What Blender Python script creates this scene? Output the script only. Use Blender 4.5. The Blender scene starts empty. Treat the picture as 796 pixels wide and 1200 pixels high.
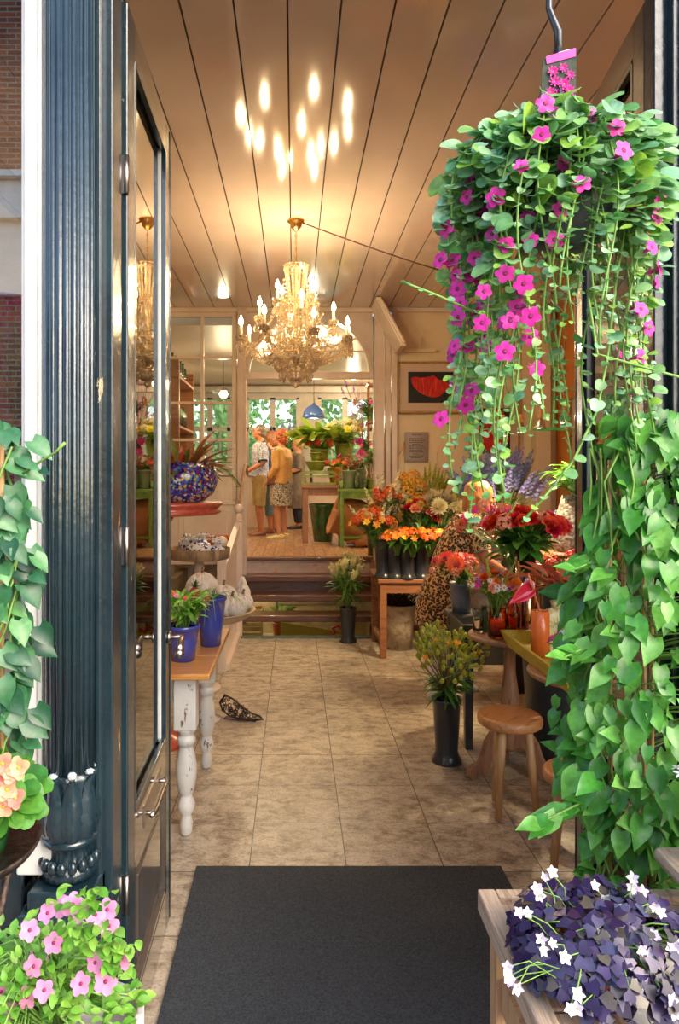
import bpy, math, random
from math import sin, cos, pi, sqrt, atan2
from mathutils import Vector, Matrix, Euler, noise
random.seed(11)
R = random.uniform
SC = bpy.context.scene
COL = SC.collection
F, VX, VY, EYE = 820.0, 345.0, 560.0, 1.6
def at(px, py, D):
    return Vector(((px-VX)*D/F, D, EYE-(py-VY)*D/F))
V = Vector
# ------------------------------------------------------------------ mesh builder
class MB:
    def __init__(s): s.v=[]; s.f=[]; s.m=[]; s.s=[]
    def add(s, vs, fs, m=0, smooth=True):
        o=len(s.v); s.v.extend([tuple(p) for p in vs])
        for f in fs:
            s.f.append(tuple(i+o for i in f)); s.m.append(m); s.s.append(smooth)
        return s
    def box(s, c, d, m=0, rz=0, M=None):
        c=V(c); h=V(d)/2; rot=Matrix.Rotation(rz,3,'Z') if M is None else M
        vs=[c+rot@V((sx*h.x,sy*h.y,sz*h.z)) for sx in(-1,1) for sy in(-1,1) for sz in(-1,1)]
        return s.add(vs,[(0,1,3,2),(4,6,7,5),(0,4,5,1),(2,3,7,6),(0,2,6,4),(1,5,7,3)],m,False)
    def bar(s,a,b,w,t=None,m=0,up=(0,0,1)):
        a=V(a);b=V(b);t=t or w; d=(b-a); L=d.length; d.normalize(); u=V(up)
        if abs(d.dot(u))>.98: u=V((0,1,0))
        x=d.cross(u).normalized(); y=x.cross(d)
        M=Matrix((x,d,y)).transposed()
        return s.box((a+b)/2,(w,L,t),m,M=M)
    def hexa(s, bot, top, m=0):
        vs=[V(p) for p in bot]+[V(p) for p in top]; n=len(bot)
        fs=[tuple(range(n-1,-1,-1)),tuple(range(n,2*n))]+[(i,(i+1)%n,n+(i+1)%n,n+i) for i in range(n)]
        return s.add(vs,fs,m,False)
    def tube(s,pts,r,seg=8,m=0,cap=True,sq=1.0,smooth=True):
        pts=[V(p) for p in pts]; n=len(pts)
        rs=r if isinstance(r,(list,tuple)) else [r]*n
        vs=[]; fs=[]; x=None
        for i,p in enumerate(pts):
            d=(pts[min(i+1,n-1)]-pts[max(i-1,0)])
            if d.length<1e-9: d=V((0,0,1))
            d.normalize()
            if x is None:
                u=V((0,0,1)) if abs(d.z)<.9 else V((1,0,0))
                x=d.cross(u).normalized()
            else:
                x=(x-d*x.dot(d));
                x = x.normalized() if x.length>1e-6 else d.orthogonal().normalized()
            y=d.cross(x)
            for k in range(seg):
                a=2*pi*k/seg; vs.append(p+x*(cos(a)*rs[i])+y*(sin(a)*rs[i]*sq))
        for i in range(n-1):
            for k in range(seg):
                k2=(k+1)%seg; fs.append((i*seg+k,i*seg+k2,(i+1)*seg+k2,(i+1)*seg+k))
        if cap:
            fs.append(tuple(range(seg-1,-1,-1))); fs.append(tuple((n-1)*seg+k for k in range(seg)))
        return s.add(vs,fs,m,smooth)
    def lathe(s,prof,c=(0,0,0),seg=28,m=0,M=None,wob=None,smooth=True,arc=None):
        c=V(c); vs=[];fs=[]; n=len(prof)
        for r,z in prof:
            for k in range(seg):
                a=2*pi*k/seg; rr=r*(wob(a,z) if wob else 1); p=V((rr*cos(a),rr*sin(a),z))
                vs.append(c+(M@p if M else p))
        for i in range(n-1):
            for k in range(seg):
                k2=(k+1)%seg; fs.append((i*seg+k,i*seg+k2,(i+1)*seg+k2,(i+1)*seg+k))
        if prof[0][0]>1e-5: fs.append(tuple(range(seg-1,-1,-1)))
        if prof[-1][0]>1e-5: fs.append(tuple((n-1)*seg+k for k in range(seg)))
        return s.add(vs,fs,m,smooth)
    def ell(s,c,r,m=0,seg=14,rings=9,M=None,wob=None):
        c=V(c); r=V((r,r,r)) if isinstance(r,(int,float)) else V(r); vs=[];fs=[]
        for i in range(rings+1):
            t=pi*i/rings
            for k in range(seg):
                a=2*pi*k/seg; p=V((r.x*sin(t)*cos(a),r.y*sin(t)*sin(a),r.z*cos(t)))
                if wob: p=p*wob(a,t)
                vs.append(c+(M@p if M else p))
        for i in range(rings):
            for k in range(seg):
                k2=(k+1)%seg; fs.append((i*seg+k,(i+1)*seg+k,(i+1)*seg+k2,i*seg+k2))
        return s.add(vs,fs,m,True)
    def strip(s,secs,m=0):
        """secs: list of rows of equal length -> grid surface"""
        w=len(secs[0]); vs=[p for r in secs for p in r]; fs=[]
        for i in range(len(secs)-1):
            for k in range(w-1):
                fs.append((i*w+k,i*w+k+1,(i+1)*w+k+1,(i+1)*w+k))
        return s.add(vs,fs,m,True)
    def leaf(s,p,d,n,L,W,kind='oval',droop=.35,fold=.25,m=0,k=5,side=1):
        """p base, d direction, n upward normal"""
        p=V(p); d=V(d).normalized(); n=V(n); x=d.cross(n)
        if x.length<1e-4: x=d.orthogonal()
        x.normalize(); n=x.cross(d).normalized()
        secs=[]
        for i in range(k+1):
            t=i/k
            if kind=='oval': w=sin(pi*min(1,t*.93+.07))**.8
            elif kind=='lance': w=sin(pi*(t**.8))**1.0*.9+.03*(1-t)
            elif kind=='strap': w=(1-t**3)*.9+.03
            elif kind=='heart': w=[.62,1.0,.93,.66,.33,.02][min(5,int(t*5+.001))] if k==5 else (1-t)**.7
            elif kind=='round': w=[.40,.85,1.0,.97,.78,.42][min(5,int(t*5+.001))] if k==5 else sin(pi*t)
            a=droop*t
            c=p+d*(L*t*(1-.15*droop*t))-n*(L*droop*t*t*.6)
            e=n*(fold*W*.5*w)
            off=0
            if kind=='heart' and i==0:
                secs.append([c-x*(W*.5*w)-d*(L*.13)+e, c, c+x*(W*.5*w)-d*(L*.13)+e]); continue
            secs.append([c-x*(W*.5*w)+e,c,c+x*(W*.5*w)+e])
        return s.strip(secs,m)
    def obj(s,name,mats,parent=None,bevel=0,sub=0,loc=None,solid=0,auto=False):
        me=bpy.data.meshes.new(name); me.from_pydata(s.v,[],s.f)
        for mt in (mats if isinstance(mats,(list,tuple)) else [mats]): me.materials.append(mt)
        me.polygons.foreach_set('material_index',s.m); me.polygons.foreach_set('use_smooth',s.s); me.update()
        o=bpy.data.objects.new(name,me); COL.objects.link(o)
        if parent: o.parent=parent
        if loc is not None: o.location=loc
        if solid:
            mo=o.modifiers.new('s','SOLIDIFY'); mo.thickness=solid; mo.offset=-1
        if bevel:
            mo=o.modifiers.new('b','BEVEL'); mo.width=bevel; mo.segments=2; mo.limit_method='ANGLE'; mo.angle_limit=.7
        if sub:
            mo=o.modifiers.new('u','SUBSURF'); mo.levels=sub; mo.render_levels=sub
        return o
def mesh_of(mb,name,mats):
    me=bpy.data.meshes.new(name); me.from_pydata(mb.v,[],mb.f)
    for mt in (mats if isinstance(mats,(list,tuple)) else [mats]): me.materials.append(mt)
    me.polygons.foreach_set('material_index',mb.m); me.polygons.foreach_set('use_smooth',mb.s); me.update()
    return me
def tag(o,label,cat,group=None,kind=None):
    o['label']=label; o['category']=cat
    if group: o['group']=group
    if kind: o['kind']=kind
    return o
def thing(name,label,cat,loc=(0,0,0),rz=0,group=None):
    o=bpy.data.objects.new(name,None); COL.objects.link(o); o.location=loc; o.rotation_euler=(0,0,rz)
    o.empty_display_size=.05
    return tag(o,label,cat,group)
def copy_tree(o,parent=None):
    c=o.copy(); COL.objects.link(c)
    if parent: c.parent=parent
    for ch in o.children: copy_tree(ch,c)
    return c
def struct(o): o['kind']='structure'; return o
def inst(name,me,parent,loc,d=None,s=1,roll=None,kind=None):
    """place a copy of a mesh (its +Z towards d) as a part"""
    o=bpy.data.objects.new(name,me); COL.objects.link(o); o.parent=parent
    q=(V(d).normalized().to_track_quat('Z','Y') if d is not None else Matrix.Identity(3).to_quaternion())
    q=q@Euler((0,0,R(0,6.28) if roll is None else roll)).to_quaternion()
    o.rotation_mode='QUATERNION'; o.rotation_quaternion=q; o.location=loc; o.scale=(s,s,s)
    return o
# ------------------------------------------------------------------ materials
def N(nt,t,**k):
    n=nt.nodes.new(t)
    for a,b in k.items():
        if a in n.inputs.keys(): n.inputs[a].default_value=b
        else: setattr(n,a,b)
    return n
def ramp(nt,stops,fac,interp='LINEAR'):
    r=N(nt,'ShaderNodeValToRGB'); r.color_ramp.interpolation=interp
    e=r.color_ramp.elements
    while len(e)<len(stops): e.new(.5)
    for i,(p,c) in enumerate(stops):
        e[i].position=p; e[i].color=(c[0],c[1],c[2],1)
    nt.links.new(fac,r.inputs['Fac']); return r.outputs['Color']
def newmat(name):
    m=bpy.data.materials.new(name); m.use_nodes=True; nt=m.node_tree
    b=nt.nodes['Principled BSDF']; return m,nt,b
def mat(name,c1,c2=None,scale=12,rough=.5,metal=0,bump=0,bs=None,coat=0,stretch=(1,1,1),detail=4,c3=None,sss=0,spec=.5,vary=0,lo=.35,hi=.65,trans=0,emit=0,rvar=0,disto=0):
    m,nt,b=newmat(name); L=nt.links.new
    tc=N(nt,'ShaderNodeTexCoord'); mp=N(nt,'ShaderNodeMapping'); mp.inputs['Scale'].default_value=stretch
    L(tc.outputs['Object'],mp.inputs['Vector'])
    b.inputs['Roughness'].default_value=rough; b.inputs['Metallic'].default_value=metal
    b.inputs['Coat Weight'].default_value=coat; b.inputs['Specular IOR Level'].default_value=spec
    b.inputs['Coat Roughness'].default_value=.08
    col=None
    if c2 is not None:
        n=N(nt,'ShaderNodeTexNoise',Scale=scale,Detail=detail,Roughness=.6,Distortion=disto); L(mp.outputs['Vector'],n.inputs['Vector'])
        st=[(lo,c1),(hi,c2)] if c3 is None else [(lo,c1),((lo+hi)/2,c2),(hi,c3)]
        col=ramp(nt,st,n.outputs['Fac'])
    if vary:
        g=N(nt,'ShaderNodeObjectInfo'); h=N(nt,'ShaderNodeHueSaturation')
        mr=N(nt,'ShaderNodeMapRange'); mr.inputs['To Min'].default_value=.5-vary*.035; mr.inputs['To Max'].default_value=.5+vary*.035
        L(g.outputs['Random'],mr.inputs['Value']); L(mr.outputs[0],h.inputs['Hue'])
        mv=N(nt,'ShaderNodeMapRange'); mv.inputs['To Min'].default_value=1-vary*.35; mv.inputs['To Max'].default_value=1+vary*.25
        L(g.outputs['Random'],mv.inputs['Value']); L(mv.outputs[0],h.inputs['Value'])
        if col is None: h.inputs['Color'].default_value=(*c1,1)
        else: L(col,h.inputs['Color'])
        col=h.outputs['Color']
    if col is None: b.inputs['Base Color'].default_value=(*c1,1)
    else: L(col,b.inputs['Base Color'])
    if rvar:
        n=N(nt,'ShaderNodeTexNoise',Scale=scale*1.7,Detail=3); L(mp.outputs['Vector'],n.inputs['Vector'])
        mr=N(nt,'ShaderNodeMapRange'); mr.inputs['From Min'].default_value=.3; mr.inputs['From Max'].default_value=.7
        mr.inputs['To Min'].default_value=max(0,rough-rvar); mr.inputs['To Max'].default_value=rough+rvar
        L(n.outputs['Fac'],mr.inputs['Value']); L(mr.outputs[0],b.inputs['Roughness'])
    if bump:
        n=N(nt,'ShaderNodeTexNoise',Scale=bs or scale*3,Detail=4); L(mp.outputs['Vector'],n.inputs['Vector'])
        bp=N(nt,'ShaderNodeBump',Strength=bump,Distance=.01); L(n.outputs['Fac'],bp.inputs['Height']); L(bp.outputs['Normal'],b.inputs['Normal'])
    if trans:
        t=N(nt,'ShaderNodeBsdfTranslucent'); mx=N(nt,'ShaderNodeMixShader',Fac=trans)
        if col is not None: L(col,t.inputs['Color'])
        else: t.inputs['Color'].default_value=(*c1,1)
        out=nt.nodes['Material Output']; L(b.outputs[0],mx.inputs[1]); L(t.outputs[0],mx.inputs[2]); L(mx.outputs[0],out.inputs['Surface'])
    return m
def leafmat(name,cols,rough=.35,trans=.3,spec=.5,vein=True):
    """colour differs from leaf to leaf (random per island) with a paler mottling"""
    m,nt,b=newmat(name); L=nt.links.new
    g=N(nt,'ShaderNodeNewGeometry'); n=len(cols)
    col=ramp(nt,[(i/(n-1) if n>1 else 0,c) for i,c in enumerate(cols)],g.outputs['Random Per Island'])
    tc=N(nt,'ShaderNodeTexCoord'); ns=N(nt,'ShaderNodeTexNoise',Scale=60,Detail=3); L(tc.outputs['Object'],ns.inputs['Vector'])
    mr=N(nt,'ShaderNodeMapRange'); mr.inputs['From Min'].default_value=.3; mr.inputs['From Max'].default_value=.7
    mr.inputs['To Min'].default_value=.75; mr.inputs['To Max'].default_value=1.25; L(ns.outputs['Fac'],mr.inputs['Value'])
    h=N(nt,'ShaderNodeHueSaturation'); L(mr.outputs[0],h.inputs['Value']); L(col,h.inputs['Color'])
    L(h.outputs['Color'],b.inputs['Base Color']); b.inputs['Roughness'].default_value=rough; b.inputs['Specular IOR Level'].default_value=spec
    t=N(nt,'ShaderNodeBsdfTranslucent'); L(h.outputs['Color'],t.inputs['Color'])
    mx=N(nt,'ShaderNodeMixShader',Fac=trans); out=nt.nodes['Material Output']
    L(b.outputs[0],mx.inputs[1]); L(t.outputs[0],mx.inputs[2]); L(mx.outputs[0],out.inputs['Surface'])
    return m
def wood(name,c1,c2,c3=None,axis=0,scale=6,rough=.5,bump=.3,coat=0):
    st=[14,14,14]; st[axis]=1.2
    return mat(name,c1,c2,scale=scale*.5,rough=rough,bump=bump,bs=scale*1.5,stretch=st,detail=6,c3=c3,coat=coat,lo=.32,hi=.68,disto=.6)
def chipped(name,base,base2,chip,rough=.3,amount=.68,scale=22,coat=.3,chip2=None):
    """glossy paint with chips showing another layer"""
    m,nt,b=newmat(name); L=nt.links.new
    tc=N(nt,'ShaderNodeTexCoord')
    n=N(nt,'ShaderNodeTexNoise',Scale=scale,Detail=6,Roughness=.7); mp=N(nt,'ShaderNodeMapping'); mp.inputs['Scale'].default_value=(1,1,.35)
    L(tc.outputs['Object'],mp.inputs['Vector']); L(mp.outputs['Vector'],n.inputs['Vector'])
    n2=N(nt,'ShaderNodeTexNoise',Scale=4,Detail=3); L(tc.outputs['Object'],n2.inputs['Vector'])
    c=ramp(nt,[(.35,base),(.7,base2)],n2.outputs['Fac'])
    fac=ramp(nt,[(amount,(0,0,0)),(amount+.02,(1,1,1))],n.outputs['Fac'])
    mx=N(nt,'ShaderNodeMix',data_type='RGBA'); L(fac,mx.inputs['Factor']); L(c,mx.inputs[6]); mx.inputs[7].default_value=(*chip,1)
    L(mx.outputs[2],b.inputs['Base Color']); b.inputs['Roughness'].default_value=rough; b.inputs['Coat Weight'].default_value=coat
    b.inputs['Coat Roughness'].default_value=.1
    n3=N(nt,'ShaderNodeTexNoise',Scale=35,Detail=5); L(tc.outputs['Object'],n3.inputs['Vector'])
    bp=N(nt,'ShaderNodeBump',Strength=.25,Distance=.01); L(n3.outputs['Fac'],bp.inputs['Height']); L(bp.outputs['Normal'],b.inputs['Normal'])
    return m
def voro(name,cols,scale=60,rough=.5,feature='F1',coat=0,stretch=(1,1,1),bump=0,rand=1,jit=None):
    """cells in many colours"""
    m,nt,b=newmat(name); L=nt.links.new
    tc=N(nt,'ShaderNodeTexCoord'); mp=N(nt,'ShaderNodeMapping'); mp.inputs['Scale'].default_value=stretch
    L(tc.outputs['Object'],mp.inputs['Vector'])
    v=N(nt,'ShaderNodeTexVoronoi',Scale=scale,Randomness=rand); L(mp.outputs['Vector'],v.inputs['Vector'])
    sp=N(nt,'ShaderNodeSeparateColor'); L(v.outputs['Color'],sp.inputs['Color'])
    n=len(cols); c=ramp(nt,[(i/n,x) for i,x in enumerate(cols)],sp.outputs['Red'],'CONSTANT')
    L(c,b.inputs['Base Color']); b.inputs['Roughness'].default_value=rough; b.inputs['Coat Weight'].default_value=coat
    if bump:
        bp=N(nt,'ShaderNodeBump',Strength=bump,Distance=.005); bp.invert=True; L(v.outputs['Distance'],bp.inputs['Height']); L(bp.outputs['Normal'],b.inputs['Normal'])
    return m
def emis(name,c,s):
    m=bpy.data.materials.new(name); m.use_nodes=True; nt=m.node_tree; nt.nodes.clear()
    e=N(nt,'ShaderNodeEmission',Strength=s); e.inputs['Color'].default_value=(*c,1); o=N(nt,'ShaderNodeOutputMaterial'); nt.links.new(e.outputs[0],o.inputs[0]); return m
def paneglass(name,tint=(1,1,1),refl=1.0,rough=0):
    """thin sheet: see-through plus a Fresnel reflection"""
    m=bpy.data.materials.new(name); m.use_nodes=True; nt=m.node_tree; nt.nodes.clear()
    t=N(nt,'ShaderNodeBsdfTransparent'); t.inputs['Color'].default_value=(*tint,1)
    g=N(nt,'ShaderNodeBsdfGlossy',Roughness=rough); fr=N(nt,'ShaderNodeFresnel',IOR=1.5)
    mu=N(nt,'ShaderNodeMath',operation='MULTIPLY',use_clamp=True); mu.inputs[1].default_value=refl
    nt.links.new(fr.outputs[0],mu.inputs[0])
    mx=N(nt,'ShaderNodeMixShader'); o=N(nt,'ShaderNodeOutputMaterial'); L=nt.links.new
    L(mu.outputs[0],mx.inputs[0]); L(t.outputs[0],mx.inputs[1]); L(g.outputs[0],mx.inputs[2]); L(mx.outputs[0],o.inputs[0]); return m
def solidglass(name,c,rough=0,ior=1.45):
    m,nt,b=newmat(name); b.inputs['Base Color'].default_value=(*c,1); b.inputs['Transmission Weight'].default_value=1
    b.inputs['Roughness'].default_value=rough; b.inputs['IOR'].default_value=ior; return m
M={}
M['ceil']=mat('ceiling_paint',(.56,.46,.40),(.62,.52,.46),scale=1.5,rough=.10,bump=.16,bs=6,stretch=(1,.6,1),coat=.6,spec=.8)
M['groove']=mat('groove_dark',(.08,.06,.05),rough=.8)
M['cream']=mat('cream_plaster',(.80,.68,.45),(.86,.75,.53),scale=3,rough=.6,bump=.1,bs=20)
M['orange_wall']=mat('orange_plaster',(.75,.28,.06),(.8,.34,.08),scale=4,rough=.7,bump=.1)
M['trimp']=mat('cream_gloss_paint',(.72,.60,.48),(.80,.69,.57),scale=4,rough=.25,bump=.06,bs=9,coat=.3)
M['pinkp']=mat('pinkish_paint',(.66,.52,.44),(.74,.62,.54),scale=5,rough=.3,bump=.08,coat=.2)
M['white']=mat('white_frame_paint',(.62,.63,.62),(.74,.75,.73),scale=5,rough=.35,bump=.1)
M['black']=chipped('blue_black_gloss_paint',(.006,.017,.026),(.014,.034,.046),(.45,.25,.12),rough=.22,amount=.735,scale=26,coat=.6)
M['black2']=chipped('blue_black_gloss_edges',(.007,.018,.027),(.014,.034,.044),(.62,.42,.24),rough=.25,amount=.66,scale=20,coat=.5)
M['glass']=paneglass('window_glass',(.93,.95,.95),1.6)
M['glassdoor']=paneglass('door_glass',(.95,.93,.9),1.9)
M['backglass']=paneglass('back_window_glass',(.95,.97,.98),.6)
M['chrome']=mat('dull_steel',(.42,.38,.36),(.55,.5,.46),scale=20,rough=.28,metal=1,bump=.1)
M['brass']=mat('brass',(.75,.42,.12),(.85,.5,.16),scale=20,rough=.25,metal=1)
M['iron']=mat('dark_iron',(.05,.035,.03),(.14,.10,.08),scale=40,rough=.5,metal=.8,bump=.4)
# floor tiles
def tiles():
    m,nt,b=newmat('stone_tiles'); L=nt.links.new
    tc=N(nt,'ShaderNodeTexCoord'); mp=N(nt,'ShaderNodeMapping'); mp.inputs['Location'].default_value=(.185+4,-2.843+4,0)
    L(tc.outputs['Object'],mp.inputs['Vector'])
    br=N(nt,'ShaderNodeTexBrick'); br.offset=0; br.squash=1
    for k,v in (('Scale',1),('Mortar Size',.0025),('Mortar Smooth',.1),('Brick Width',.4),('Row Height',.4),('Bias',0)): br.inputs[k].default_value=v
    br.inputs['Color1'].default_value=(0,0,0,1); br.inputs['Color2'].default_value=(1,1,1,1); br.inputs['Mortar'].default_value=(.5,.5,.5,1)
    L(mp.outputs['Vector'],br.inputs['Vector'])
    n=N(nt,'ShaderNodeTexNoise',Scale=13,Detail=9,Roughness=.78,Distortion=.3); mp2=N(nt,'ShaderNodeMapping'); mp2.inputs['Scale'].default_value=(.8,1.15,1)
    L(tc.outputs['Object'],mp2.inputs['Vector'])
    # each tile is cut from a different place of the stone
    ad=N(nt,'ShaderNodeVectorMath',operation='MULTIPLY_ADD'); L(br.outputs['Color'],ad.inputs[0]); ad.inputs[1].default_value=(7,5,3); L(mp2.outputs['Vector'],ad.inputs[2])
    L(ad.outputs[0],n.inputs['Vector'])
    c=ramp(nt,[(.30,(.13,.095,.065)),(.42,(.30,.235,.165)),(.5,(.46,.385,.29)),(.60,(.60,.52,.41)),(.72,(.36,.28,.19))],n.outputs['Fac'])
    sp=N(nt,'ShaderNodeTexNoise',Scale=90,Detail=4); L(tc.outputs['Object'],sp.inputs['Vector'])
    c2=ramp(nt,[(.36,(.55,.55,.55)),(.46,(1,1,1))],sp.outputs['Fac'])
    mul=N(nt,'ShaderNodeMix',data_type='RGBA',blend_type='MULTIPLY'); mul.inputs['Factor'].default_value=.8; L(c,mul.inputs[6]); L(c2,mul.inputs[7])
    mx=N(nt,'ShaderNodeMix',data_type='RGBA'); L(br.outputs['Fac'],mx.inputs['Factor']); L(mul.outputs[2],mx.inputs[6]); mx.inputs[7].default_value=(.075,.065,.06,1)
    L(mx.outputs[2],b.inputs['Base Color']); b.inputs['Roughness'].default_value=.35; b.inputs['Coat Weight'].default_value=.15; b.inputs['Coat Roughness'].default_value=.25
    bp=N(nt,'ShaderNodeBump',Strength=.25,Distance=.004); L(n.outputs['Fac'],bp.inputs['Height']); L(bp.outputs['Normal'],b.inputs['Normal'])
    return m
M['tiles']=tiles()
def planks(name,c1,c2,c3,w=.12,rough=.35):
    m,nt,b=newmat(name); L=nt.links.new
    tc=N(nt,'ShaderNodeTexCoord'); br=N(nt,'ShaderNodeTexBrick'); br.offset=.5
    mp=N(nt,'ShaderNodeMapping'); mp.inputs['Rotation'].default_value=(0,0,pi/2); mp.inputs['Location'].default_value=(9,9,0); L(tc.outputs['Object'],mp.inputs['Vector'])
    for k,v in (('Scale',1),('Mortar Size',.003),('Brick Width',1.6),('Row Height',w)): br.inputs[k].default_value=v
    br.inputs['Color1'].default_value=(*c1,1); br.inputs['Color2'].default_value=(*c2,1); br.inputs['Mortar'].default_value=(.03,.015,.01,1)
    L(mp.outputs['Vector'],br.inputs['Vector'])
    n=N(nt,'ShaderNodeTexNoise',Scale=5,Detail=6); mp2=N(nt,'ShaderNodeMapping'); mp2.inputs['Scale'].default_value=(9,1,1); L(tc.outputs['Object'],mp2.inputs['Vector']); L(mp2.outputs['Vector'],n.inputs['Vector'])
    c=ramp(nt,[(.35,(.6,.6,.6)),(.65,(1.2,1.2,1.2))],n.outputs['Fac'])
    mul=N(nt,'ShaderNodeMix',data_type='RGBA',blend_type='MULTIPLY'); mul.inputs['Factor'].default_value=1; L(br.outputs['Color'],mul.inputs[6]); L(c,mul.inputs[7])
    L(mul.outputs[2],b.inputs['Base Color']); b.inputs['Roughness'].default_value=rough; return m
M['planks']=planks('plank_floor',(.42,.22,.11),(.55,.32,.18),None)
def bricks():
    m,nt,b=newmat('brick_wall'); L=nt.links.new
    tc=N(nt,'ShaderNodeTexCoord'); mp=N(nt,'ShaderNodeMapping'); mp.inputs['Rotation'].default_value=(pi/2,0,0); L(tc.outputs['Object'],mp.inputs['Vector'])
    br=N(nt,'ShaderNodeTexBrick')
    for k,v in (('Scale',1),('Mortar Size',.009),('Brick Width',.24),('Row Height',.075)): br.inputs[k].default_value=v
    br.inputs['Color1'].default_value=(.42,.12,.05,1); br.inputs['Color2'].default_value=(.22,.06,.035,1); br.inputs['Mortar'].default_value=(.35,.3,.25,1)
    L(mp.outputs['Vector'],br.inputs['Vector']); L(br.outputs['Color'],b.inputs['Base Color']); b.inputs['Roughness'].default_value=.9; return m
M['brick']=bricks()
M['mat']=mat('dark_mat',(.014,.020,.028),(.060,.074,.092),scale=160,rough=.75,bump=.8,bs=260)
# woods
M['stepw']=wood('dark_step_wood',(.06,.02,.012),(.20,.075,.04),(.12,.05,.03),axis=0,rough=.3,coat=.2)
M['pine']=wood('orange_pine',(.42,.17,.045),(.62,.29,.08),(.5,.22,.06),axis=0,rough=.32,coat=.3)
M['bench']=wood('reddish_bench_wood',(.14,.05,.022),(.36,.15,.06),(.24,.09,.04),axis=0,rough=.45)
M['stoolw']=wood('warm_stool_wood',(.40,.15,.05),(.60,.27,.10),(.5,.2,.07),axis=0,rough=.35,coat=.2)
M['stoolleg']=wood('pale_leg_wood',(.42,.22,.09),(.62,.38,.18),(.5,.3,.13),axis=2,rough=.4)
M['pedw']=wood('brown_pedestal_wood',(.22,.10,.055),(.42,.22,.13),(.3,.15,.09),axis=2,rough=.4)
M['rawwood']=wood('weathered_plank_wood',(.30,.19,.12),(.52,.38,.27),(.40,.27,.18),axis=1,rough=.75,bump=.6)
M['rawleg']=wood('plain_wood',(.35,.19,.09),(.55,.34,.18),(.45,.26,.13),axis=2,rough=.6)
M['paintedleg']=chipped('worn_white_paint',(.58,.57,.55),(.74,.72,.69),(.16,.10,.07),rough=.45,amount=.61,scale=30,coat=.1)
M['yelboard']=wood('yellow_board',(.45,.36,.03),(.62,.50,.06),(.52,.40,.04),axis=1,rough=.5)
M['greenp']=mat('green_table_paint',(.13,.27,.03),(.25,.42,.08),scale=20,rough=.45,bump=.2)
M['redp']=mat('red_lacquer',(.42,.045,.03),(.60,.12,.07),scale=14,rough=.3,bump=.2,coat=.3)
M['benchblack']=chipped('worn_black_paint',(.02,.025,.03),(.045,.05,.055),(.38,.2,.1),rough=.4,amount=.70,scale=18,coat=.1)
# pots
M['bucket']=mat('dark_plastic_bucket',(.022,.026,.036),(.03,.036,.048),scale=6,rough=.28,coat=.3)
M['blue']=mat('cobalt_glaze',(.035,.05,.30),(.045,.065,.36),scale=5,rough=.22,coat=.5)
M['redpot']=mat('red_glaze',(.62,.02,.015),(.7,.04,.02),scale=5,rough=.2,coat=.5)
M['orangepot']=mat('orange_glaze',(.78,.16,.03),(.85,.22,.05),scale=8,rough=.25,coat=.5,bump=.2,bs=60)
M['mosaic']=voro('blue_mosaic_glaze',[(.02,.03,.35),(.01,.02,.2),(.6,.62,.6),(.05,.1,.6),(.55,.45,.05),(.02,.02,.12),(.3,.02,.03),(.1,.25,.45),(.03,.04,.4)],scale=75,rough=.15,coat=.5,bump=.3)
M['delft']=voro('blue_white_china',[(.75,.75,.78),(.03,.06,.4),(.8,.8,.82),(.75,.74,.74),(.1,.16,.5),(.8,.78,.75)],scale=60,rough=.2,coat=.4)
M['stonepot']=mat('weathered_clay',(.28,.20,.13),(.46,.37,.26),scale=14,rough=.8,bump=.5,c3=(.36,.3,.24))
M['greypot']=mat('blue_grey_zinc',(.16,.18,.24),(.24,.27,.34),scale=8,rough=.5,metal=.3,bump=.2)
M['bluepot']=mat('blue_black_plastic',(.03,.055,.09),(.045,.075,.115),scale=8,rough=.35,coat=.3)
M['terra']=mat('terracotta',(.55,.14,.05),(.66,.2,.08),scale=12,rough=.6)
M['whitewash']=mat('whitewashed_ribs',(.42,.36,.30),(.80,.76,.70),scale=16,rough=.5,bump=.5,bs=30,stretch=(1,1,.3),c3=(.66,.6,.54))
M['amber']=solidglass('amber_glass',(.80,.22,.03))
M['clear']=solidglass('clear_glass',(.93,.96,.94))
M['greenglass']=solidglass('dark_green_glass',(.1,.3,.1))
M['bronze']=mat('mirror_bronze',(.30,.17,.13),(.5,.33,.27),scale=3,rough=.12,metal=1,stretch=(12,12,.4))
M['greenglaze']=mat('dark_green_glaze',(.015,.08,.02),(.04,.16,.05),scale=6,rough=.15,coat=.6)
M['limeglaze']=mat('olive_green_glaze',(.18,.24,.03),(.32,.38,.07),scale=10,rough=.3,coat=.4)
M['sage']=mat('sage_glaze',(.22,.29,.17),(.34,.40,.26),scale=10,rough=.35,coat=.2)
M['yelridge']=mat('yellow_ridged_ceramic',(.62,.55,.25),(.74,.68,.4),scale=30,rough=.4)
M['yelvase']=mat('yellow_glaze',(.62,.55,.03),(.7,.62,.06),scale=6,rough=.3,coat=.4)
M['dots']=voro('grey_knobbed_ceramic',[(.45,.42,.38),(.3,.27,.24),(.52,.5,.46),(.2,.18,.16)],scale=60,rough=.5,bump=1)
M['burlap']=mat('burlap',(.42,.17,.06),(.62,.30,.12),scale=60,rough=.9,bump=.8,bs=200,stretch=(1,1,3))
M['soil']=mat('soil',(.03,.018,.012),(.08,.05,.03),scale=80,rough=1,bump=1)
M['paper']=mat('grey_paper',(.42,.37,.36),(.48,.43,.41),scale=3,rough=.7)
M['bark']=mat('bark',(.16,.1,.06),(.4,.28,.17),scale=20,rough=.9,bump=.9,stretch=(1,1,.2))
M['rope']=mat('twisted_rope',(.40,.22,.10),(.62,.40,.22),scale=40,rough=.7,bump=.8)
M['crystal']=mat('crystal',(1.0,.84,.58),rough=.06,spec=1,coat=1); M['crystal'].node_tree.nodes['Principled BSDF'].inputs['Transmission Weight'].default_value=.82; M['crystal'].node_tree.nodes['Principled BSDF'].inputs['IOR'].default_value=1.65
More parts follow.
